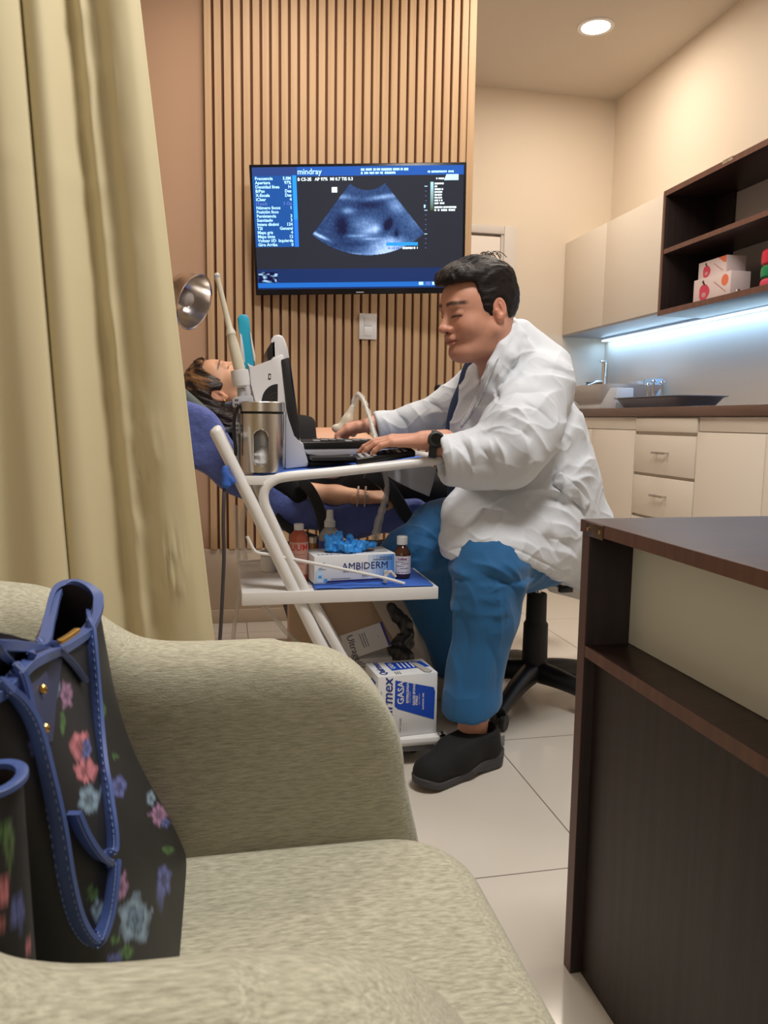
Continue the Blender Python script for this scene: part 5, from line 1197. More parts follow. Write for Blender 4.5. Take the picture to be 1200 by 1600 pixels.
# ============================================================ people
def frame(f, up):
    f = np.array(f, float); f /= np.linalg.norm(f); up = np.array(up, float); up = up-f*(up@f); up /= np.linalg.norm(up)
    return np.stack([f, np.cross(up, f), up])        # rows: forward, left, up
def zwarp(z, k): return np.where(z < 0, z/k, z)
def head_sdf(P, fem=False, jaw=1.0):
    if not fem: P = [P[0], P[1], zwarp(P[2], 0.90)]
    d = ell(P, (-0.015, 0, 0.030), (0.098, 0.077, 0.088))
    d = smin(d, ell(P, (0.028, 0, -0.022), (0.068, 0.063, 0.088)), 0.03)
    d = smin(d, ell(P, (0.050, 0, 0.035), (0.046, 0.056, 0.050)), 0.02)
    for s in (-1, 1):
        d = smin(d, cone(P, (0.000, s*0.048, -0.058), (0.060, s*0.018, -0.100), 0.024*jaw, 0.022*jaw), 0.025)
        d = smin(d, ell(P, (0.052, s*0.036, -0.036), (0.034, 0.028, 0.034)), 0.02)
    d = smin(d, ell(P, (0.070, 0, -0.106), (0.026, 0.028, 0.021)), 0.018)
    if not fem: d = smin(d, ell(P, (0.020, 0, -0.108), (0.066, 0.052, 0.030)), 0.03)   # full under-chin
    for s in (-1, 1): d = smax(d, -ell(P, (0.107, s*0.031, 0.004), (0.020, 0.020, 0.013)), 0.014)
    d = smin(d, cone(P, (0.087, -0.036, 0.024), (0.087, 0.036, 0.024), 0.0075, 0.0075), 0.016)
    for s in (-1, 1):
        d = smin(d, ell(P, (0.0790, s*0.031, 0.003), (0.0145, 0.0165, 0.0125)), 0.005)
        d = smax(d, -ell(P, (0.0955, s*0.031, -0.0035), (0.006, 0.013, 0.0012)), 0.002)
    d = smin(d, cone(P, (0.090, 0, 0.014), (0.110, 0, -0.030), 0.0065, 0.0115), 0.012)
    d = smin(d, ell(P, (0.112, 0, -0.034), (0.013, 0.013, 0.011)), 0.006)
    for s in (-1, 1):
        d = smin(d, ell(P, (0.100, s*0.0135, -0.037), (0.012, 0.008, 0.009)), 0.005)
        d = smax(d, -ell(P, (0.107, s*0.0075, -0.0465), (0.006, 0.0038, 0.004)), 0.002)
    d = smin(d, ell(P, (0.092, 0, -0.060), (0.016, 0.022, 0.010)), 0.012)
    d = smin(d, ell(P, (0.0965, 0, -0.0665), (0.010, 0.022, 0.0050)), 0.005)
    d = smin(d, ell(P, (0.0952, 0, -0.0770), (0.010, 0.019, 0.0060)), 0.005)
    d = smax(d, -ell(P, (0.109, 0, -0.0716), (0.0095, 0.027, 0.0010)), 0.003)
    # ears
    for s in (-1, 1):
        M = frame((1, 0.25*s*-1, 0.0), (-0.22, 0, 1))
        c = (-0.014, s*0.0765, -0.004)
        e = ell(P, c, (0.0185, 0.0085, 0.031), M)
        e = smax(e, -ell(P, (c[0]+0.002, c[1]+s*0.008, c[2]+0.004), (0.0115, 0.0075, 0.020), M), 0.004)
        e = smin(e, cone(P, (c[0]+0.010, c[1]+s*0.003, c[2]-0.003), (c[0]+0.010, c[1]+s*0.003, c[2]-0.012), 0.004, 0.0035), 0.003)
        e = smin(e, ell(P, (c[0]+0.004, c[1]+s*0.001, c[2]-0.024), (0.009, 0.006, 0.010)), 0.005)
        e = smin(e, cone(P, (c[0]-0.001, c[1]+s*0.003, c[2]+0.014), (c[0]-0.007, c[1]+s*0.003, c[2]-0.006), 0.0028, 0.0028), 0.003)
        d = smin(d, e, 0.005)
    return d
def local(fn, org, M, sc):
    """evaluate fn in the local frame (rows of M) of scale sc"""
    def g(P):
        x, y, z = (P[0]-org[0])/sc, (P[1]-org[1])/sc, (P[2]-org[2])/sc
        L = [x*M[i][0]+y*M[i][1]+z*M[i][2] for i in range(3)]
        return fn(L)*sc
    return g
def toloc(V, org, M, sc): return ((V-org)/sc)@M.T
def smoothst(a, b, x): t = np.clip((x-a)/(b-a), 0, 1); return t*t*(3-2*t)
def face_cols(L, skin, lip, fem=False):
    x, y, z = L[:, 0], L[:, 1], L[:, 2]
    if not fem: z = zwarp(z, 0.90)
    C = np.tile(np.array(skin, float), (len(L), 1))
    n = vnoise(x*60, y*60, z*60, 3)[:, None]; C *= 0.95+0.1*n
    def mix(m, c): 
        nonlocal C
        m = np.clip(m, 0, 1)[:, None]; C = C*(1-m)+np.array(c)*m
    red = np.array(skin)*np.array([1.06, 0.86, 0.84])
    mix(0.5*np.exp(-(((y**2)**0.5-0.035)/0.018)**2-((z+0.03)/0.02)**2)*(x > 0.04), red)
    mix(0.5*np.exp(-((x-0.112)/0.012)**2-((z+0.036)/0.012)**2), red)
    mix(0.6*np.exp(-((np.abs(y)-0.08)/0.012)**2)*(x > -0.04)*(x < 0.01)*(np.abs(z) < 0.035), red)
    if not fem:
        st = smoothst(-0.045, -0.065, z)*(x > -0.005)*0.30; mix(st, np.array(skin)*np.array([0.72, 0.72, 0.78]))
    lm = np.exp(-((z+0.0715)/0.0078)**4)*smoothst(0.027, 0.021, np.abs(y))*smoothst(0.084, 0.092, x); mix(lm*0.85, lip)
    mix(np.exp(-((z+0.0716)/0.0016)**2)*smoothst(0.027, 0.022, np.abs(y))*(x > 0.08)*0.7, np.array(lip)*0.45)
    br = np.exp(-((z-(0.0270+0.16*(0.020-np.abs(np.abs(y)-0.030))))/(0.0052 if not fem else 0.003))**4)*smoothst(0.008, 0.013, np.abs(y))*smoothst(0.062, 0.052, np.abs(y))*(x > 0.045)
    mix(br*(0.8+0.2*vnoise(x*10, y*900, z*500, 5))*1.0, (0.018, 0.011, 0.008))
    ez = 0.0-0.18*(np.abs(np.abs(y)-0.031))
    mix(np.exp(-((z+0.0033-ez*0.5)/(0.0030 if not fem else 0.0017))**2)*smoothst(0.018, 0.015, np.abs(np.abs(y)-0.031))*(x > 0.06), (0.012, 0.008, 0.007))
    mix(0.5*np.exp(-((z-0.012)/0.006)**2)*smoothst(0.02, 0.012, np.abs(np.abs(y)-0.031))*(x > 0.06), np.array(skin)*0.6)
    mix(np.exp(-((np.abs(y)-0.0075)/0.004)**2-((z+0.0465)/0.0025)**2)*(x > 0.09), (0.05, 0.02, 0.015))
    return C
def hand_sdf(P, side, curl, spread=0.0, thumb=None):
    """x to the fingertips, z out of the back of the hand, thumb at y*side"""
    d = cone(P, (-0.06, 0, 0), (0.0, 0, 0), 0.030, 0.026)
    d = smin(d, ell(P, (-0.02, 0, 0.0), (0.05, 0.031, 0.021)), 0.012)
    ys = [0.028, 0.0095, -0.0095, -0.0275]; bx = [0.088, 0.092, 0.088, 0.080]
    for y, b in zip(ys, bx): d = smin(d, cone(P, (0.010, side*y*0.55, -0.001), (b, side*y, 0.0), 0.0165, 0.0115), 0.011)
    d = smin(d, cone(P, (0.012, side*0.020, -0.010), (0.050, side*0.034, -0.012), 0.020, 0.014), 0.012)
    Ls = [(0.044, 0.027, 0.021), (0.048, 0.030, 0.022), (0.044, 0.028, 0.021), (0.035, 0.021, 0.019)]
    for i, (y, b, L) in enumerate(zip(ys, bx, Ls)):
        p = np.array([b, side*y, 0.0]); a = 0; c = curl[i]; sp = spread*(1.5-i)*side
        r = [0.0102, 0.0092, 0.0084, 0.0070]; 
        if i == 3: r = [k*0.88 for k in r]
        for k in range(3):
            a += c[k]; q = p+L[k]*np.array([math.cos(a)*math.cos(sp), math.sin(sp)*math.cos(a), -math.sin(a)])
            d = smin(d, cone(P, p, q, r[k], r[k+1]), 0.0035 if k else 0.006); p = q
    th = thumb or [(0.020, 0.030, -0.010), (0.055, 0.050, -0.016), (0.085, 0.054, -0.020), (0.108, 0.050, -0.022)]
    th = [(a, side*b, c) for a, b, c in th]; r = [0.0165, 0.0125, 0.0105, 0.0080]
    for k in range(3): d = smin(d, cone(P, th[k], th[k+1], r[k], r[k+1]), 0.006)
    return d
class Body:
    def __init__(s): s.V, s.F, s.C, s.n = [], [], [], 0
    def add(s, V, F, C):
        C = np.broadcast_to(np.array(C, float), (len(V), 3)); s.V.append(V); s.F.append(F+s.n); s.C.append(C); s.n += len(V)
    def build(s, name, m):
        return link(name, raw_mesh(name, np.concatenate(s.V), np.concatenate(s.F), np.concatenate(s.C)), m)
def limb(joints, k=0.03):
    """joints: list of (point, radius)"""
    def f(P):
        d = None
        for (a, ra), (b, rb) in zip(joints[:-1], joints[1:]):
            c = cone(P, a, b, ra, rb); d = c if d is None else smin(d, c, k)
        return d
    return f
def bounds(pts, pad):
    A = np.array([p for p, r in pts]); R = np.array([r for p, r in pts])[:, None]
    return (A-R).min(0)-pad, (A+R).max(0)+pad
def V3(*p): return at(*p)
def lin(c): return tuple(s2l(k) for k in c)
M_skin = mat('skin', rgb(190, 140, 115), 0.5, vcol=True, sss=0.12, bump=((900, 900, 900), 0.08, 0.0005))

# ------------------------------------------------------------ the doctor
SK = lin((198, 144, 120)); LIP = lin((176, 112, 102))
HS = 1.01
HM = frame((-0.950, -0.22, -0.20), (-0.02, -0.03, 1.0))
ear_w = at(781, 483, 1.905)
HO = ear_w-HS*(np.array([-0.012, 0.080, -0.004])@HM)
doc = Body()
def dhead(L):
    d = head_sdf(L, jaw=1.12)
    return smin(d, cone(L, (-0.030, 0, -0.055), (-0.055, 0, -0.17), 0.058, 0.064), 0.035)
ctr = HO+HS*(np.array([0.0, 0, -0.04])@HM)
V, F = surfnet(local(dhead, HO, HM, HS), ctr-0.18, ctr+0.18, 0.0021, relax=1)
doc.add(V, F, face_cols(toloc(V, HO, HM, HS), SK, LIP))
# shoulders, arms, hands, legs under the clothes
SL, EL, WL = at(845, 606, 1.95), at(797, 708, 1.84), at(672, 692, 1.90)
SR, ER, WR = at(748, 606, 2.30), at(688, 650, 2.34), at(588, 664, 2.39)
HL_, KL, AL = at(872, 838, 2.12), at(760, 872, 1.88), at(738, 1138, 1.84)
HR_, KR, AR = at(800, 800, 2.34), at(640, 866, 2.27), at(716, 1060, 2.33)
tor = [(at(790, 590, 2.12), 0.11), (at(808, 680, 2.12), 0.15), (at(830, 790, 2.14), 0.16)]
def dbody(P):
    d = limb(tor, 0.05)(P)
    d = smin(d, cone(P, SL, SR, 0.06, 0.06), 0.05)
    d = smin(d, cone(P, at(775, 545, 2.05), at(783, 585, 2.10), 0.06, 0.075), 0.04)
    for j in ([(SL, 0.06), (EL, 0.045), (WL+(EL-WL)*0.1, 0.030)], [(SR, 0.06), (ER, 0.045), (WR+(ER-WR)*0.1, 0.030)],
              [(HL_, 0.10), (KL, 0.062), (AL+(KL-AL)*0.55, 0.050), (AL, 0.040)], [(HR_, 0.09), (KR, 0.060), (AR, 0.038)]):
        d = smin(d, limb(j, 0.03)(P), 0.03)
    return d
V, F = surfnet(dbody, (0.25, 1.70, 0.05), (1.16, 2.52, 1.16), 0.009, relax=2)
doc.add(V, F, SK)
# left hand flat on the keyboard
LM = frame((-0.93, 0.30, -0.02), (0.0, -0.25, 1.0)); lo_ = at(661, 688, 1.90)
cl = [(0.18, 0.35, 0.25), (0.15, 0.35, 0.25), (0.18, 0.38, 0.28), (0.22, 0.42, 0.3)]
fn = local(lambda L: hand_sdf(L, -1, cl, 0.03), lo_, LM, 0.92)
V, F = surfnet(fn, lo_+np.array([-0.20, -0.09, -0.08]), lo_+np.array([0.08, 0.13, 0.06]), 0.0017, relax=1)
doc.add(V, F, np.array(SK)*(0.96+0.08*vnoise(V[:, 0]*60, V[:, 1]*60, V[:, 2]*60, 1)[:, None]))
# right hand closed round the probe
RM = frame((-0.97, 0.05, -0.22), (0.15, 0.35, 1.0)); ro_ = at(584, 662, 2.39)
cr_ = [(0.55, 0.9, 0.6), (0.65, 1.0, 0.6), (0.75, 1.1, 0.6), (0.85, 1.1, 0.6)]
thb = [(0.020, 0.026, -0.010), (0.056, 0.042, -0.012), (0.090, 0.040, -0.014), (0.118, 0.034, -0.020)]
fn = local(lambda L: hand_sdf(L, 1, cr_, 0.02, thb), ro_, RM, 0.98)
V, F = surfnet(fn, ro_+np.array([-0.19, -0.10, -0.12]), ro_+np.array([0.09, 0.10, 0.09]), 0.0019, relax=1)
doc.add(V, F, np.array(SK)*1.02)
person = doc.build('person', M_skin)
tag(person, 'doctor in white coat and blue scrubs seated on a stool, watching as he scans', 'person')

# hair
M_hair = mat('dark_hair', rgb(32, 24, 21), 0.5, var=((60, 400, 400), rgb(14, 11, 10), 0.9), bump=((40, 330, 420), 0.5, 0.002), spec=0.25)
def dhair(L):
    x, y, z = L
    cr = ell(L, (-0.015, 0, 0.030), (0.098, 0.077, 0.088))
    cr = smin(cr, ell(L, (0.045, 0, 0.045), (0.05, 0.056, 0.052)), 0.02)
    th = 0.0055+0.012*smoothst(0.05, 0.10, z)+0.006*smoothst(0.02, 0.08, x)*smoothst(0.06, 0.09, z)
    sh = cr-th
    sh = smin(sh, cone(L, (0.068, -0.035, 0.093), (0.068, 0.030, 0.090), 0.020, 0.017), 0.02)
    sh = smin(sh, cone(L, (0.03, -0.03, 0.112), (-0.03, -0.01, 0.118), 0.020, 0.016), 0.02)
    ay = np.abs(y)
    top = 0.078+0.012*np.cos(y*40)*0-0.12*np.clip(0.075-x, 0, 0.03)-z                      # above the forehead line
    side = smax(x-(0.034+0.10*(z-0.03)), -0.010-z, 0.004)      # temples
    burn = smax(smax(x-0.020, -0.028-z, 0.003), 0.004-x, 0.003)  # sideburn
    back = smax(smax(x+0.034+0.25*(z+0.07), -0.078-z, 0.006), -0.2-x, 0.01)
    reg = smin(smin(smin(top, side, 0.008), back, 0.01), burn, 0.006)
    d = smax(sh, reg, 0.0045)
    # leave the ear free
    for s in (-1, 1): d = smax(d, -ell(L, (-0.012, s*0.090, -0.004), (0.024, 0.022, 0.034)), 0.004)
    return d
def hdisp(P):
    x, y, z = P; L = toloc(np.stack(P, 1), HO, HM, HS)
    n = vnoise(L[:, 0]*55, L[:, 1]*190, L[:, 2]*120, 2)
    return 0.0035*(n-0.4)+0.004*ridged(L[:, 0]*70, L[:, 1]*40, L[:, 2]*20, 5)*smoothst(0.075, 0.10, L[:, 2])*smoothst(-0.02, 0.05, L[:, 0])
hair = sdf_obj('hair', local(dhair, HO, HM, HS), HO-0.19, HO+0.19, 0.0021, M_hair, person, disp=hdisp)
# strands combed back over the top
mb = MB(); rs = np.random.RandomState(3)
for i in range(170):
    y0 = rs.uniform(-0.045, 0.05); x0 = rs.uniform(0.03, 0.092); ln_ = rs.uniform(0.03, 0.06); S = []
    for k in range(6):
        t_ = k/5; xx = x0-ln_*t_; rr3 = math.sqrt(max(0.02, 1-((xx+0.015)/0.125)**2-(y0/0.095)**2))
        zz_ = 0.030+0.1085*rr3+0.004*math.sin(t_*PI)+rs.uniform(0, 0.0015)
        S.append(HO+HS*(np.array([xx, y0-0.006*t_, zz_])@HM))
    mb.tube(S, [0.0006, 0.0011, 0.0012, 0.0011, 0.0009, 0.0004], 4)
for i in range(26):
    y0 = rs.uniform(-0.03, 0.03); x0 = rs.uniform(-0.06, -0.01); S = []
    for k in range(6):
        t_ = k/5; S.append(HO+HS*(np.array([x0-0.03*t_, y0+0.004*math.sin(t_*5+i), 0.137-0.010*t_+0.012*math.sin(t_*PI)-0.35*max(0, -x0-0.03)*0.5])@HM))
    mb.tube(S, 0.0006, 4)
mb.build('loose_strands', M_hair, hair, fix=False)

from mathutils.bvhtree import BVHTree
def cuspfold(P, a, b, w_, amp):
    """a sharp-crested crease: one steep and one gentle side, slightly bowed"""
    a = np.array(a); b = np.array(b); ab = b-a; L_ = np.linalg.norm(ab); u = ab/L_
    vd = (a+b)/2-EYE; vd /= np.linalg.norm(vd); n = np.cross(u, vd); n /= np.linalg.norm(n)
    q = [P[i]-a[i] for i in range(3)]
    t = (q[0]*u[0]+q[1]*u[1]+q[2]*u[2])/L_
    s = q[0]*n[0]+q[1]*n[1]+q[2]*n[2]; s = s-0.10*L_*(np.sin(np.clip(t, 0, 1)*PI))
    dep = np.abs(q[0]*vd[0]+q[1]*vd[1]+q[2]*vd[2])
    m = np.where((t > -0.25) & (t < 1.25), np.sin(np.clip((t+0.25)/1.5, 0, 1)*PI)**1.3, 0)*np.exp(-(dep/0.09)**4)
    k = np.where(s > 0, w_*0.75, w_*1.9)
    return amp*m*np.exp(-np.sqrt((s/k)**2+0.02))
# scrubs
M_scrub = mat('teal_blue_scrubs', rgb(30, 92, 142), 0.8, bump=((600, 600, 600), 0.2, 0.0006), sheen=0.15)
M_scrubd = mat('navy_scrub_top', rgb(30, 52, 88), 0.85)
def shirt(P):
    d = limb([(at(785, 590, 2.13), 0.115), (at(795, 660, 2.14), 0.175), (at(800, 780, 2.16), 0.195)], 0.05)(P)
    d = smin(d, cone(P, at(780, 560, 2.08), at(775, 590, 2.10), 0.065, 0.09), 0.03)
    return smax(d, local(lambda L: -(cone(L, (0.02, 0, -0.10), (0.06, 0, -0.20), 0.05, 0.02)), HO, HM, HS)(P), 0.01)
sdf_obj('scrub_top', shirt, (0.45, 1.85, 0.5), (1.10, 2.45, 1.2), 0.008, M_scrubd, person, relax=2)
def trousers(P):
    a = limb([(HL_, 0.125), (at(765, 882, 1.88), 0.094), (at(757, 960, 1.86), 0.079), (at(738, 1100, 1.845), 0.071), (at(733, 1160, 1.84), 0.076)], 0.03)(P)
    a = smax(a, plane(P, at(730, 1112, 1.84), (0.22, 0.1, -1.0)), 0.002)
    a = smax(a, -cone(P, at(737, 1098, 1.845), at(733, 1170, 1.84), 0.060, 0.066), 0.003)
    b = limb([(HR_, 0.11), (at(690, 835, 2.28), 0.098), (at(642, 868, 2.24), 0.085), (at(690, 960, 2.28), 0.078), (at(718, 1060, 2.33), 0.068)], 0.03)(P)
    b = smax(b, plane(P, at(715, 1048, 2.33), (0.0, 0.0, -1.0)), 0.004)
    return smin(a, b, 0.02)
def tdisp(P):
    x, y, z = P
    kn = np.exp(-((z-0.52)/0.06)**2)
    f = 0.010*kn*ridged(x*9+z*6, y*7, z*22-x*10, 3)**3
    f += 0.012*ridged(x*10, y*10, z*2.2, 7)**3*(z < 0.5)+0.010*ridged(x*8-z*7, y*8, z*14, 9)**3*(z > 0.42)
    return f-0.004
V, F = surfnet(trousers, (0.38, 1.68, 0.06), (1.2, 2.5, 0.85), 0.0068, tdisp, 2)
tcr = [(775, 900, 742, 1105, .006, .004), (742, 880, 800, 905, .008, .008), (760, 900, 810, 930, .008, -.007), (790, 880, 815, 915, .008, .008), (725, 905, 745, 960, .012, .006), (765, 925, 800, 915, .009, .007), (715, 940, 722, 1060, .012, -.005), (790, 930, 785, 1050, .014, .006), (760, 1000, 775, 1090, .010, -.005), (705, 1020, 712, 1100, .010, .005),
       (640, 822, 690, 850, .008, .007), (650, 835, 700, 862, .008, -.006), (640, 850, 690, 872, .008, .006), (680, 800, 700, 840, .008, -.006)]
tb0 = BVHTree.FromPolygons([tuple(v) for v in V], [tuple(q) for q in F])
def hit(bv, px, py, off=0.0, fallback=1.9):
    d = Vector(ray(px, py)).normalized(); h = bv.ray_cast(Vector(EYE), d)
    return np.array(h[0]-d*off) if h[0] is not None else at(px, py, fallback)
tcr3 = [(hit(tb0, a, b), hit(tb0, c, d), w_, h_) for a, b, c, d, w_, h_ in tcr]
V, F = refine(V, F, lambda P: sum(cuspfold(P, a, b, w_, h_*1.2) for a, b, w_, h_ in tcr3)+0.0015*ridged(P[0]*18, P[1]*18, P[2]*12, 4)**4)
tr = link('scrub_trousers', raw_mesh('scrub_trousers', V, F), M_scrub, person)
# shoes
M_knit = mat('black_knit', rgb(20, 20, 21), 0.85, bump=((500, 500, 500), 0.5, 0.001)); M_sole = mat('charcoal_rubber', rgb(66, 65, 68), 0.7, bump=((40, 40, 260), 0.5, 0.002))
def upper(L):
    x, y, z = L
    d = cone(L, (0.050, 0, 0.050), (0.062, 0, 0.105), 0.037, 0.036)
    d = smin(d, cone(L, (0.060, 0, 0.055), (0.150, 0.0, 0.050), 0.040, 0.040), 0.03)
    d = smin(d, cone(L, (0.150, 0, 0.048), (0.238, 0.004, 0.036), 0.043, 0.039), 0.025)
    d = smin(d, cone(L, (0.075, 0, 0.090), (0.155, 0, 0.062), 0.036, 0.036), 0.03)
    d = smax(d, z-(0.103+0.10*(x-0.05)*-1), 0.006); d = smax(d, -cone(L, (0.064, 0, 0.10), (0.055, 0, 0.16), 0.033, 0.040), 0.003)
    return smax(d, 0.020-z, 0.004)
def sole(L):
    x, y, z = L; Lp = [x, y, z*0]
    p = smin(cone(Lp, (0.042, 0, 0), (0.12, -0.002, 0), 0.043, 0.040), cone(Lp, (0.14, 0, 0), (0.238, 0.004, 0), 0.042, 0.042), 0.03)
    p = p+0.10*np.clip(0.030-z, 0, 0.03)+0.006*np.abs(np.sin(z*300))*0.2
    topz = 0.032+0.014*smoothst(0.12, 0.0, x)-0.010*smoothst(0.10, 0.2, x)+0.016*smoothst(0.225, 0.28, x)
    botz = 0.018*smoothst(0.21, 0.295, x)+0.010*smoothst(0.03, -0.01, x)+0.010*np.exp(-((x-0.115)/0.03)**2)
    return smax(smax(p, z-topz, 0.006), botz-z, 0.006)
for (h, t_, nm) in ((np.array([0.715, 1.862, 0.0]), np.array([0.432, 1.722, 0.0]), 'near'), (np.array([AR[0]+0.02, AR[1]+0.045, 0.0]), np.array([AR[0]-0.06, AR[1]-0.23, 0.0]), 'far')):
    FM = frame(t_-h, (0, 0, 1)); c = (h+t_)/2+np.array([0, 0, 0.06]); sc_ = 1.06
    lo2, hi2 = c-np.array([0.19, 0.16, 0.075]), c+np.array([0.19, 0.16, 0.085])
    sh_ = sdf_obj('shoe', local(upper, h, FM, sc_), lo2, hi2, 0.0028, M_knit, person)
    sdf_obj('sole', local(sole, h, FM, sc_), lo2, hi2, 0.0026, M_sole, sh_, relax=1)
    if nm == 'near':
        mb = MB(); pz = h+sc_*(np.array([0.030, 0.0385, 0.070])@FM)
        mb.obox(pz, FM[0], FM[1], FM[2], 0.008, 0.0015, 0.014, 0.0008).build('heel_tab', mat('silver_tab', rgb(110, 110, 112), 0.4), sh_)

# white coat
M_coat = mat('white_coat_cloth', rgb(206, 210, 216), 0.85, bump=((700, 700, 700), 0.15, 0.0005), sheen=0.1)
slL = [(at(847, 607, 1.955), 0.086), (at(812, 672, 1.88), 0.100), (at(792, 706, 1.845), 0.088), (at(742, 718, 1.85), 0.068), (at(694, 718, 1.87), 0.054), (at(680, 717, 1.875), 0.054)]
slR = [(at(748, 610, 2.28), 0.080), (at(708, 640, 2.32), 0.068), (at(650, 662, 2.36), 0.057), (at(594, 670, 2.39), 0.045), (at(580, 672, 2.39), 0.045)]
hx = [at(*p) for p in ((690, 895, 1.86), (712, 876, 1.85), (745, 862, 1.84), (790, 868, 1.85), (840, 890, 1.88), (910, 924, 1.95), (1000, 965, 2.0))]
hxx = [p[0] for p in hx]; hzz = [p[2] for p in hx]
def coat_t(P):
    d = limb([(at(792, 612, 2.10), 0.135), (at(806, 690, 2.10), 0.182), (at(828, 770, 2.11), 0.188), (at(855, 820, 2.12), 0.165)], 0.06)(P)
    d = smin(d, cone(P, at(838, 600, 1.97), at(758, 604, 2.26), 0.085, 0.078), 0.05)
    d = smin(d, cone(P, at(796, 556, 2.06), at(800, 590, 2.10), 0.066, 0.11), 0.04)
    # skirt over the thighs
    d = smin(d, cone(P, at(872, 836, 2.10), at(770, 866, 1.90), 0.150, 0.112), 0.05)
    d = smin(d, cone(P, at(880, 850, 2.18), at(905, 905, 2.10), 0.135, 0.125), 0.05)
    d = smin(d, cone(P, at(735, 800, 2.05), at(728, 850, 1.95), 0.075, 0.07), 0.05)
    return d
def coat(P):
    d = coat_t(P)
    x, y, z = P
    # hem, and an opening down the front
    hz = np.interp(x, hxx, hzz)+0.30*np.clip(y-2.05, 0, 0.4)*0
    d = smax(d, (hz-z)*0.9, 0.006)
    d = smax(d, -cone(P, at(744, 560, 1.99), at(720, 640, 2.00), 0.034, 0.026), 0.006)
    d = smax(d, -cone(P, at(720, 640, 2.00), at(701, 684, 2.02), 0.026, 0.016), 0.006)
    d = smin(d, cone(P, at(812, 522, 2.03), at(858, 572, 2.00), 0.040, 0.060), 0.04)
    d = smax(d, -local(lambda L: cone(L, (0.02, 0, -0.07), (-0.045, 0, -0.20), 0.060, 0.052), HO, HM, HS)(P), 0.008)
    d = smin(d, limb([(at(776, 606, 1.965), 0.034), (at(760, 640, 1.985), 0.034)], 0.01)(P), 0.02)
    cl_ = [(at(757, 594, 1.945), 0.011), (at(769, 570, 1.925), 0.012), (at(785, 542, 1.925), 0.013), (at(800, 514, 1.965), 0.014), (at(800, 506, 2.06), 0.015), (at(780, 520, 2.17), 0.016), (at(752, 560, 2.17), 0.014), (at(738, 582, 2.14), 0.012)]
    c2 = [(p+np.array([0.016, -0.004, -0.024]), r_*1.5) for p, r_ in cl_[:5]]+[(p+np.array([0.0, 0, -0.024]), r_*1.2) for p, r_ in cl_[5:]]
    d = smin(d, limb([(at(812, 545, 1.955), 0.030), (at(790, 590, 1.955), 0.040)], 0.01)(P), 0.03)
    d = smin(d, smin(limb(cl_, 0.01)(P), limb(c2, 0.01)(P), 0.012), 0.006)
    s1 = limb(slL, 0.03)(P); s1 = smax(s1, plane(P, at(689, 716, 1.87), (-0.96, 0.05, -0.20)), 0.004)
    s2 = limb(slR, 0.03)(P); s2 = smax(s2, plane(P, at(587, 668, 2.39), (-1.0, 0.0, -0.1)), 0.004)
    d = smin(d, s1, 0.022); d = smin(d, s2, 0.022)
    # hollow cuffs
    d = smax(d, -cone(P, at(660, 712, 1.88), at(697, 718, 1.87), 0.047, 0.045), 0.003)
    d = smax(d, -cone(P, at(560, 668, 2.39), at(594, 669, 2.39), 0.038, 0.038), 0.003)
    return d
def seg_fold(P, a, b, w_, amp, sharp=1.0):
    """a raised crease running from a to b, fading at its ends"""
    a = np.array(a); b = np.array(b); ab = b-a; L_ = ab@ab
    t = ((P[0]-a[0])*ab[0]+(P[1]-a[1])*ab[1]+(P[2]-a[2])*ab[2])/L_
    tc2 = np.clip(t, 0, 1); dd = np.sqrt((P[0]-a[0]-tc2*ab[0])**2+(P[1]-a[1]-tc2*ab[1])**2+(P[2]-a[2]-tc2*ab[2])**2)
    return amp*np.exp(-(dd/w_)**2)*(0.25+0.75*np.sin(np.clip(t, 0, 1)*PI))
def coarse(fn, lo, hi, h):
    V, F = surfnet(fn, lo, hi, h); return BVHTree.FromPolygons([tuple(v) for v in V], [tuple(q) for q in F])
CLO, CHI = np.array([0.28, 1.68, 0.40]), np.array([1.16, 2.52, 1.20])
cb0 = coarse(coat, CLO, CHI, 0.012)
def hit(bv, px, py, off=0.0, fallback=1.9):
    d = Vector(ray(px, py)).normalized(); h = bv.ray_cast(Vector(EYE), d)
    return np.array(h[0]-d*off) if h[0] is not None else at(px, py, fallback)
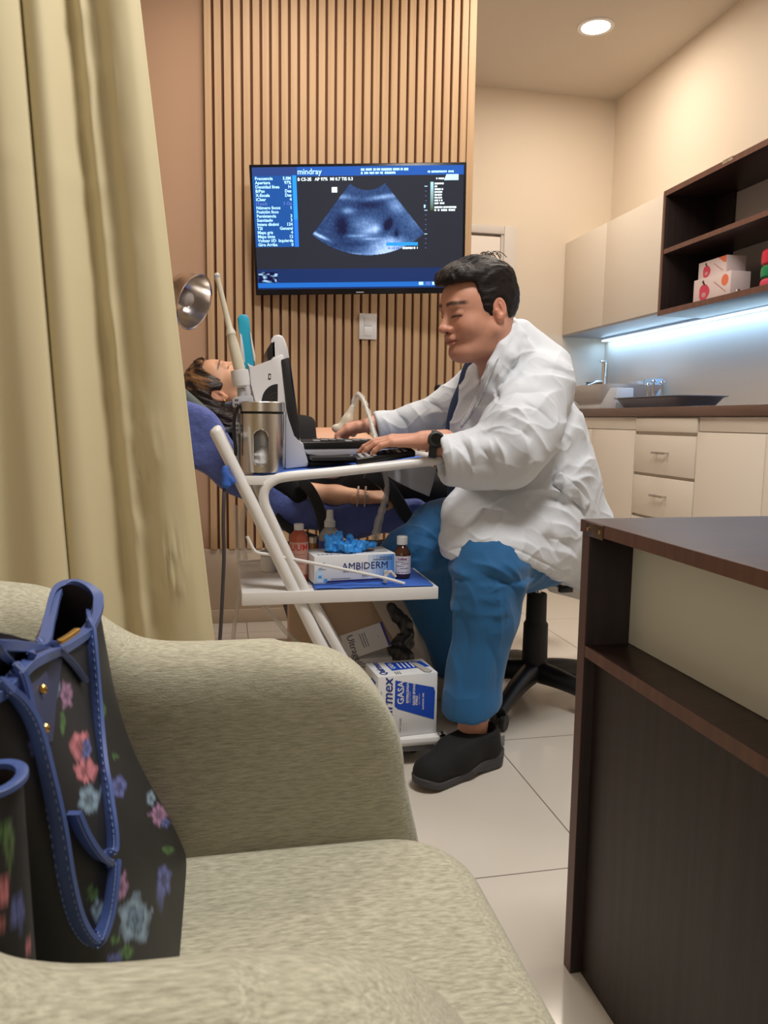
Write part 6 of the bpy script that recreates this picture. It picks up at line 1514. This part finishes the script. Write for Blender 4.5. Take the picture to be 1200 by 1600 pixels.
# creases read off the cloth: (x0,y0,x1,y1,width,height); negative height = a valley
creases = [(775, 612, 905, 600, .012, .008), (772, 625, 850, 615, .010, -.007), (763, 655, 800, 648, .010, .010), (800, 648, 835, 640, .010, .008), (790, 640, 830, 668, .009, .010), (795, 655, 850, 700, .010, .010),
  (770, 668, 815, 645, .010, .010), (760, 680, 800, 672, .009, -.010), (800, 672, 823, 685, .008, -.008), (758, 676, 812, 676, .009, .010), (812, 678, 822, 720, .009, .012), (822, 630, 862, 660, .010, -.008), (840, 640, 880, 610, .012, .008),
  (735, 688, 740, 720, .010, .010), (722, 690, 735, 740, .010, -.008), (710, 700, 740, 740, .010, .008), (776, 690, 790, 730, .008, .009), (700, 690, 705, 740, .010, .007), (750, 700, 775, 735, .010, -.008), (765, 690, 765, 720, .008, .007),
  (868, 660, 905, 715, .010, .010), (875, 690, 912, 722, .010, -.010), (890, 665, 915, 690, .009, .009), (870, 700, 920, 745, .012, .009), (895, 740, 925, 720, .010, .009), (880, 755, 930, 750, .011, .010), (870, 740, 925, 790, .010, .010), (872, 760, 915, 812, .010, -.008), (865, 730, 872, 790, .010, -.009),
  (762, 800, 860, 762, .011, .014), (760, 808, 850, 772, .009, -.014), (745, 805, 770, 812, .010, .012), (850, 765, 890, 778, .010, .012), (840, 775, 880, 785, .009, -.012), (735, 830, 790, 800, .014, .010), (725, 855, 760, 815, .012, -.008),
  (830, 800, 860, 830, .011, .008), (845, 790, 900, 815, .010, .009), (850, 820, 905, 840, .011, .009), (840, 830, 870, 870, .011, -.008), (800, 845, 850, 875, .012, .007), (860, 840, 900, 870, .010, -.008), (865, 860, 908, 890, .012, .008),
  (648, 640, 668, 685, .012, .007), (620, 645, 640, 685, .011, -.008), (665, 650, 700, 645, .012, .008), (600, 655, 612, 680, .010, .006), (672, 630, 700, 655, .010, -.008), (705, 625, 690, 665, .010, .009),
  (775, 590, 765, 640, .009, -.012), (790, 565, 772, 600, .009, -.007), (870, 560, 895, 600, .012, .007), (850, 575, 890, 590, .010, -.006), (800, 560, 850, 552, .010, .006)]
cr3 = [(hit(cb0, a, b), hit(cb0, c, d), w_, h_) for a, b, c, d, w_, h_ in creases]
def cdisp(P):
    x, y, z = P
    f = 0.007*(ridged(x*6+z*4, y*6, z*8-x*5, 11)**3)-0.002
    return f*(smoothst(1.12, 1.02, z)*0.8+0.2)
def cfine(P):
    x, y, z = P
    f = 0.0036*ridged(x*13-z*10, y*10, z*14+x*8, 12)**5+0.0010*ridged(x*22+z*18, y*20, z*12-x*9, 15)**6
    f = f*(smoothst(1.10, 1.0, z)*0.7+0.3)
    for a, b, w_, h_ in cr3: f = f+cuspfold(P, a, b, w_*0.95, h_*1.45)
    hz = np.interp(x, hxx, hzz)      # stitched hem
    f = f+0.0022*np.exp(-((z-hz-0.026)/0.003)**2)*-1
    return f
V, F = largest(*surfnet(coat, CLO, CHI, 0.0055, cdisp, 1))
V, F = refine(V, F, cfine)
lc_ = link('lab_coat', raw_mesh('lab_coat', V, F), M_coat, person)
cbv = BVHTree.FromPolygons([tuple(v) for v in V], [tuple(q) for q in F])
def drape(name, outline, m, parent, off=0.003, thick=0.004, step=4, bev=True):
    """a cloth patch lying on the coat: outline in photo pixels, carried onto the coat's surface"""
    O = [hit(cbv, px, py, off) for px, py in outline]
    mb = MB(); bm = mb.bm
    top = [bm.verts.new(tuple(p)) for p in O]; f = bm.faces.new(top)
    bmesh.ops.triangulate(bm, faces=[f])
    for _ in range(3): bmesh.ops.subdivide_edges(bm, edges=[e for e in bm.edges if e.calc_length() > 0.012], cuts=1)
    bmesh.ops.triangulate(bm, faces=bm.faces[:])
    for v in bm.verts:
        d = (v.co-Vector(EYE)).normalized(); h = cbv.ray_cast(Vector(EYE), d)
        if h[0] is not None and (h[0]-v.co).length < 0.05: v.co = h[0]-d*off
    return mb.build(name, m, parent, solid=thick, autos=None)
drape('lapel', [(765, 568), (780, 556), (770, 578), (760, 604), (746, 634), (730, 656), (720, 668), (722, 660), (730, 647), (743, 620)], M_coat, lc_, 0.005, 0.006)
drape('half_belt', [(868, 742), (876, 737), (902, 762), (922, 786), (914, 798), (892, 780), (864, 756)], M_coat, lc_, 0.005, 0.005)
# far front flap of the coat, hanging below the tray
fl = [at(*p) for p in ((598, 726, 2.36), (640, 722, 2.35), (682, 730, 2.33), (678, 752, 2.33), (671, 776, 2.32), (645, 765, 2.33), (618, 752, 2.35), (604, 742, 2.36))]
MB().prism(fl, (0.0, 0.008, 0), bev=0.002).build('coat_flap', M_coat, person)
# inner tail of the coat behind the stool column
tl_ = [at(*p) for p in ((842, 905, 2.36), (860, 925, 2.38), (905, 937, 2.40), (1000, 940, 2.42), (1000, 880, 2.42), (850, 880, 2.36))]
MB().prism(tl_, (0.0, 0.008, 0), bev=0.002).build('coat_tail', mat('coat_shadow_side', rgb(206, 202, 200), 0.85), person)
# wrist watch
wc = at(678, 694, 1.885); ax_w = (EL-WL)/np.linalg.norm(EL-WL)
Mw = Matrix.Translation(Vector(wc)) @ Vector(ax_w).to_track_quat('Z', 'Y').to_matrix().to_4x4()
wt = MB().lathe([(0.032, -0.010), (0.0345, -0.010), (0.0350, 0), (0.0345, 0.010), (0.032, 0.010)], 36, M=Mw).build('wrist_watch', M_blackm, person)
dn = np.array([-0.10, -0.93, 0.35]); dn /= np.linalg.norm(dn)
Md = Matrix.Translation(Vector(wc+dn*0.034)) @ Vector(dn).to_track_quat('Z', 'Y').to_matrix().to_4x4()
MB().lathe([(0, 0.009), (0.0155, 0.009), (0.0205, 0.006), (0.0215, 0.0), (0.0205, -0.006), (0, -0.006)], 36, M=Md).build('watch_case', M_black, wt)
MB().lathe([(0, 0.0096), (0.0145, 0.0096), (0.0145, 0.009)], 36, M=Md).build('watch_glass', mat('dark_watch_glass', rgb(14, 14, 16), 0.08), wt)
MB().lathe([(0, 0), (0.003, 0), (0.003, 0.004), (0, 0.004)], 12, M=Md @ Matrix.Translation((0.0, 0.0215, 0)) @ Matrix.Rotation(-PI/2, 4, 'X')).build('crown', M_chrome, wt)

# ------------------------------------------------------------ rolling stool
SX, SY = 0.985, 2.27
r = thing('rolling_stool', 'black rolling stool with gas column and five-star base under the doctor', 'stool', (SX, SY, 0))
MB().lathe([(0, 0.425), (0.17, 0.425), (0.195, 0.435), (0.20, 0.455), (0.19, 0.475), (0, 0.478)], 40, (SX, SY, 0)).build('seat', mat('black_vinyl', rgb(28, 28, 30), 0.45), r)
MB().box((SX-0.06, SY-0.05, 0.395), (SX+0.05, SY+0.05, 0.4245), 0.006).build('mechanism', M_blackm, r)
MB().tube([(SX+0.02, SY-0.04, 0.40), (SX+0.06, SY-0.07, 0.385)], 0.006).box((SX+0.04, SY-0.085, 0.372), (SX+0.085, SY-0.065, 0.392), 0.004).build('lever', M_black, r)
MB().tube([(SX, SY, 0.34), (SX, SY, 0.40)], 0.0145, 24).build('piston', M_chrome, r)
MB().lathe([(0.030, 0.355), (0.032, 0.352), (0.033, 0.265), (0.037, 0.258), (0.039, 0.255), (0.041, 0.12), (0.046, 0.10), (0, 0.10)], 32, (SX, SY, 0)).lathe([(0, 0.355), (0.030, 0.355)], 32, (SX, SY, 0)).build('column_cover', M_blackm, r)
MB().lathe([(0, 0.075), (0.052, 0.075), (0.058, 0.095), (0.050, 0.118), (0, 0.12)], 32, (SX, SY, 0)).build('hub', M_black, r)
for k in range(5):
    a = math.radians(228+72*k); dx, dy = math.cos(a), math.sin(a); S = []
    for t_ in np.linspace(0, 1, 12):
        rr3 = 0.03+0.27*t_; S.append((SX+dx*rr3, SY+dy*rr3, 0.098-0.002*t_-0.042*t_*t_))
    MB().tube(S, [0.036-0.016*i/11 for i in range(12)], 14).build('leg', M_black, r)
    ex, ey = SX+dx*0.295, SY+dy*0.295
    for s in (-1, 1):
        MB().lathe([(0, -0.008), (0.022, -0.008), (0.025, -0.004), (0.025, 0.004), (0.022, 0.008), (0, 0.008)], 22, M=Matrix.Translation((ex-dy*s*0.013, ey+dx*s*0.013, 0.0255)) @ Matrix.Rotation(a+PI/2, 4, 'Z') @ Matrix.Rotation(PI/2, 4, 'Y')).build('castor', M_black, r)

# ------------------------------------------------------------ treatment chair / bed
BY0, BY1 = 2.46, 3.02
M_sheet = mat('periwinkle_sheet', rgb(84, 98, 164), 0.75, bump=((26, 26, 26), 0.6, 0.02), sheen=0.2)
r = thing('treatment_chair', 'reclined treatment chair covered with a periwinkle blue sheet', 'treatment chair', (0.4, 2.74, 0))
def bedp(pts): return [at(px, py, BY0) for px, py in pts]
def bed(P):
    pts = [at(*p, BY0) for p in ((215, 640), (300, 680), (370, 742), (450, 800), (560, 812), (640, 812), (700, 812))]
    Pp = [P[0], P[1]*0, P[2]]; d = None
    rr2 = [0.088, 0.088, 0.060, 0.050, 0.052, 0.052, 0.050]
    for a, b, ra, rb in zip(pts[:-1], pts[1:], rr2[:-1], rr2[1:]):
        a = np.array([a[0], 0, a[2]]); b = np.array([b[0], 0, b[2]]); c = cone(Pp, a, b, ra, rb); d = c if d is None else smin(d, c, 0.05)
    return smax(smax(d, BY0-P[1], 0.035), P[1]-BY1, 0.035)
sdf_obj('sheet_covered_pad', bed, (-0.45, BY0-0.03, 0.35), (0.95, BY1+0.03, 1.10), 0.011, M_sheet, r, disp=lambda P: 0.016*ridged(P[0]*7+P[2]*4, P[1]*4, P[2]*8-P[0]*4, 3)**2*(P[0] > 0.15)+0.004*vnoise(P[0]*12, P[1]*12, P[2]*12, 4)-0.006, relax=2)
MB().box((0.22, BY0+0.12, 0.18), (0.72, BY1-0.12, 0.44), 0.01).build('frame', M_blackm, r)
MB().box((0.05, BY0+0.08, 0.0), (0.72, BY1-0.08, 0.05), 0.008).box((0.24, BY0+0.2, 0.05), (0.44, BY1-0.2, 0.20), 0.01).build('pedestal', M_paintw, r)
for pts, w_ in (([(470, 750), (484, 765), (497, 790), (504, 815), (507, 840), (505, 858)], 0.0165), ([(572, 738), (592, 748), (610, 766), (622, 784), (634, 804), (640, 812)], 0.0205)):
    S = spline([at(px, py, BY0-0.035) for px, py in pts], 26); 
    MB().tube(S, 1.0, flat=(w_, 0.010, (0, 1, 0))).build('armrest', mat('black_armrest', rgb(38, 38, 38), 0.4), r)
MB().tube(spline([at(430, 806, BY0-0.01), at(455, 828, BY0-0.01), at(500, 845, BY0-0.01)], 16), 0.014).build('arm_bracket', M_black, r)
hp2 = at(288, 610, 2.66)
tag(MB().obox(hp2+(0.0, 0, -0.03), (0.75, 0, -0.66), (0, 1, 0), (0.66, 0, 0.75), 0.12, 0.15, 0.03, 0.02, 3).build('head_cushion', mat('grey_green_cushion', rgb(92, 100, 96), 0.7)), 'dark grey-green head cushion behind the patient', 'cushion')

# ------------------------------------------------------------ the patient
PS = lin((206, 156, 124)); PL = lin((180, 110, 100))
PM = frame((0.33, -0.05, 0.94), (-0.93, 0, 0.33)); PSc = 0.98
pe = at(342, 618, 2.585); PO = pe-PSc*(np.array([-0.012, -0.080, -0.006])@PM)
pb = Body()
def phead(L):
    d = head_sdf(L, True, 0.92)
    return smin(d, cone(L, (-0.025, 0, -0.06), (-0.045, 0, -0.20), 0.045, 0.05), 0.025)
pc_ = PO+PSc*(np.array([0, 0, -0.06])@PM)
V, F = surfnet(local(phead, PO, PM, PSc), pc_-0.19, pc_+0.19, 0.0026, relax=1)
pb.add(V, F, face_cols(toloc(V, PO, PM, PSc), PS, PL, True))
pSh, pEl, pWr = at(398, 705, 2.53), at(455, 768, 2.50), at(572, 777, 2.46)
bel = [(at(430, 712, 2.70), 0.100), (at(500, 716, 2.70), 0.098), (at(540, 722, 2.70), 0.116), (at(580, 738, 2.70), 0.108)]
pj = [(at(640, 770, 2.62), 0.085), (at(800, 800, 2.60), 0.07), (at(880, 860, 2.60), 0.05)]
def pbody(P):
    d = limb(bel, 0.04)(P)
    d = smin(d, limb([(at(372, 690, 2.68), 0.075), (at(430, 712, 2.70), 0.10)], 0.04)(P), 0.04)
    d = smin(d, limb([(pSh, 0.045), (pEl, 0.038), (pEl*0.4+pWr*0.6, 0.031), (pWr, 0.024)], 0.02)(P), 0.02)
    d = smin(d, limb([(at(590, 752, 2.68), 0.09)]+pj, 0.03)(P), 0.03)
    return d
V, F = surfnet(pbody, (-0.1, 2.35, 0.30), (1.35, 2.95, 1.02), 0.009, relax=2); pb.add(V, F, np.array(PS)*1.04)
HMp = frame((0.97, -0.05, 0.02), (0.0, -0.55, 0.85)); ho = pWr+np.array([0.004, 0, 0.0])
fn = local(lambda L: hand_sdf(L, 1, [(0.9, 1.3, 0.8)]*4, 0.0, [(0.02, 0.028, -0.01), (0.05, 0.040, -0.02), (0.075, 0.032, -0.034), (0.09, 0.018, -0.040)]), ho, HMp, 0.78)
V, F = surfnet(fn, ho-np.array([0.07, 0.08, 0.08]), ho+np.array([0.13, 0.09, 0.08]), 0.002, relax=1); pb.add(V, F, np.array(PS)*0.98)
pat = pb.build('person', M_skin)
tag(pat, 'patient with long brown hair lying back on the blue-sheeted chair, belly bared', 'person')
M_ph = mat('brown_streaked_hair', rgb(60, 38, 26), 0.35, vcol=True, bump=((60, 420, 160), 0.8, 0.004))
def phair(L):
    x, y, z = L
    cr = smin(ell(L, (-0.015, 0, 0.030), (0.098, 0.077, 0.088)), ell(L, (0.045, 0, 0.045), (0.05, 0.056, 0.052)), 0.02)-0.012
    reg = smin(0.080-0.20*np.clip(0.07-x, 0, 0.05)-z, smax(x-(0.042+0.25*(z-0.03)), -0.005-z, 0.005), 0.01)
    reg = smin(reg, smax(x+0.028, -0.20-z, 0.01), 0.01)
    d = smax(cr, reg, 0.006)
    d = smin(d, cone(L, (-0.060, -0.035, 0.03), (-0.085, -0.030, -0.10), 0.050, 0.036), 0.03)
    d = smin(d, cone(L, (-0.080, -0.050, -0.02), (-0.120, -0.055, -0.14), 0.040, 0.026), 0.03)
    d = smin(d, cone(L, (-0.070, 0.02, 0.05), (-0.10, 0.02, -0.08), 0.055, 0.04), 0.03)
    for s in (-1,): d = smax(d, -ell(L, (-0.010, s*0.092, -0.006), (0.023, 0.024, 0.031)), 0.004)
    return d
def phc(V):
    L = toloc(V, PO, PM, PSc); n = vnoise(L[:, 0]*120, L[:, 1]*60, L[:, 2]*12, 5)*smoothst(-0.03, 0.07, L[:, 2]+L[:, 0]*0.8)
    a = np.array(lin((38, 24, 19))); b = np.array(lin((150, 108, 70))); t_ = np.clip(n*1.9-0.62, 0, 1)[:, None]; return a*(1-t_)+b*t_
ph = sdf_obj('hair', local(phair, PO, PM, PSc), PO-0.20, PO+0.20, 0.0026, M_ph, pat, disp=lambda P: 0.007*(vnoise(*(k*s_ for k, s_ in zip(toloc(np.stack(P, 1), PO, PM, PSc).T, (150, 90, 14))), 2)-0.45), colf=phc)
er = at(351, 626, 2.572)
MB().lathe([(0, -0.004), (0.003, -0.003), (0.004, 0), (0.003, 0.003), (0, 0.004)], 14, tuple(er)).build('gold_earring', mat('gold', rgb(230, 180, 90), 0.2, 1.0), pat)
M_blk = mat('black_jersey', rgb(17, 17, 20), 0.9)
def top_(P):
    d = limb([(at(376, 692, 2.68), 0.088), (at(430, 706, 2.70), 0.114), (at(468, 702, 2.70), 0.112), (at(478, 706, 2.70), 0.108)], 0.04)(P)
    d = smin(d, limb([(pSh, 0.062), (pSh*0.45+pEl*0.55, 0.056), (pEl+(0.02, 0, 0.0), 0.050)], 0.02)(P), 0.02)
    return smax(d, P[0]-at(493, 690, 2.65)[0], 0.006)
sdf_obj('black_shirt', top_, (-0.12, 2.36, 0.5), (0.42, 2.9, 1.0), 0.008, M_blk, pat, disp=lambda P: 0.006*ridged(P[0]*16, P[1]*10, P[2]*14, 6)**2-0.002, relax=2)
def pants(P):
    d = limb([(at(578, 764, 2.60), 0.108), (at(640, 772, 2.58), 0.092), (at(700, 780, 2.58), 0.082), (at(800, 800, 2.58), 0.074), (at(870, 850, 2.58), 0.062)], 0.03)(P)
    d = smin(d, limb([(at(578, 762, 2.82), 0.10), (at(640, 772, 2.82), 0.09), (at(800, 800, 2.82), 0.075)], 0.03)(P), 0.03)
    d = smin(d, cone(P, at(500, 778, 2.66), at(578, 764, 2.66), 0.085, 0.10), 0.03)
    return d
sdf_obj('black_trousers', pants, (0.1, 2.40, 0.36), (1.15, 2.95, 0.92), 0.009, M_blk, pat, disp=lambda P: 0.008*ridged(P[0]*11, P[1]*9, P[2]*12, 8)**2-0.003, relax=2)
for px in (559, 570.5):
    c = at(px, 776, 2.463); wd = pWr-pEl; wd /= np.linalg.norm(wd); Mb = Vector(wd).to_track_quat('Z', 'Y').to_matrix(); mb = MB()
    for k in range(22):
        a = 2*PI*k/22; p = Vector(c)+Mb @ Vector((0.0315*math.cos(a), 0.0315*math.sin(a), 0)); mb.lathe([(0, -0.0034), (0.0034, -0.002), (0.0034, 0.002), (0, 0.0034)], 8, tuple(p))
    if px > 565:
        p = c+np.array([0, -0.030, 0.002]); mb.obox(p, (1, 0, 0), (0, 1, 0), (0, 0, 1), 0.007, 0.002, 0.007, 0.002)
    mb.build('beaded_bracelet', mat('red_white_beads' if px < 565 else 'silver_red_beads', rgb(196, 150, 136), 0.3, 0.3, var=((300, 300, 300), rgb(230, 225, 220), 0.9)), pat)

# ------------------------------------------------------------ scanning probe, its sleeved cable
pY = 2.42
q = thing('curved_probe', 'beige curved ultrasound probe pressed on the belly in the doctor’s hand'.replace('’', "'"), 'probe', tuple(at(538, 668, pY)))
def cprobe(P):
    a, b, c = at(551, 636, pY), at(543, 656, pY), at(533, 671, pY)
    d = cone(P, a, b, 0.009, 0.016)
    d = smin(d, cone(P, b, c, 0.016, 0.018), 0.012)
    d = smin(d, cone(P, at(524, 669, pY), at(552, 677, pY+0.01), 0.012, 0.012), 0.012)
    return d
c = at(540, 658, pY); sdf_obj('probe_body', cprobe, c-0.085, c+0.085, 0.0025, bpy.data.materials['probe_beige'], q)
cabl = spline([at(551, 638, pY), at(555, 622, pY), at(560, 617, pY-0.02), at(567, 624, pY-0.06), at(576, 648, pY-0.12), at(584, 676, pY-0.18), at(590, 702, pY-0.22), at(602, 740, pY-0.14), at(604, 770, pY-0.10), at(596, 800, pY-0.08), at(588, 830, pY-0.07), at(586, 850, pY-0.07)], 80)
MB().tube(cabl, 0.0034, 10).build('cable', mat('white_cable', rgb(224, 218, 208), 0.4), q)
# crinkled clear sleeve around the cable
mb = MB(); rs = []; Sx = []
for i, p in enumerate(cabl):
    t_ = i/80; rs.append(0.0085+0.004*mnoise.noise((i*0.55, 2, 1))+0.005*math.exp(-((t_-0.88)/0.10)**2)); Sx.append(p+0.003*np.array([mnoise.noise((i*0.3, 0, 0)), 0, mnoise.noise((i*0.3, 5, 0))]))
tag(mb.tube(Sx, rs, 12).build('probe_sleeve', mat('crinkled_clear_film', rgb(236, 234, 228), 0.12, alpha=0.42, bump=((160, 160, 160), 1.0, 0.006), spec=0.9)), 'clear crinkled plastic sleeve around the probe cable', 'sleeve')
# small black knob on the far side of the bed
c = at(686, 608, 2.9)
tag(MB().lathe([(0, -0.018), (0.016, -0.014), (0.020, 0), (0.016, 0.014), (0, 0.018)], 20, tuple(c)).tube([c, (c[0]+0.02, 2.95, 0.45)], 0.009).lathe([(0, 0), (0.09, 0), (0.09, 0.02), (0, 0.03)], 24, (float(c[0])+0.02, 2.95, 0)).tube([(c[0]+0.02, 2.95, 0.45), (c[0]+0.02, 2.95, 0.02)], 0.009).build('lever_stand', M_black), 'black round knob on a thin stand beyond the doctor’s arm'.replace('’', "'"), 'stand')
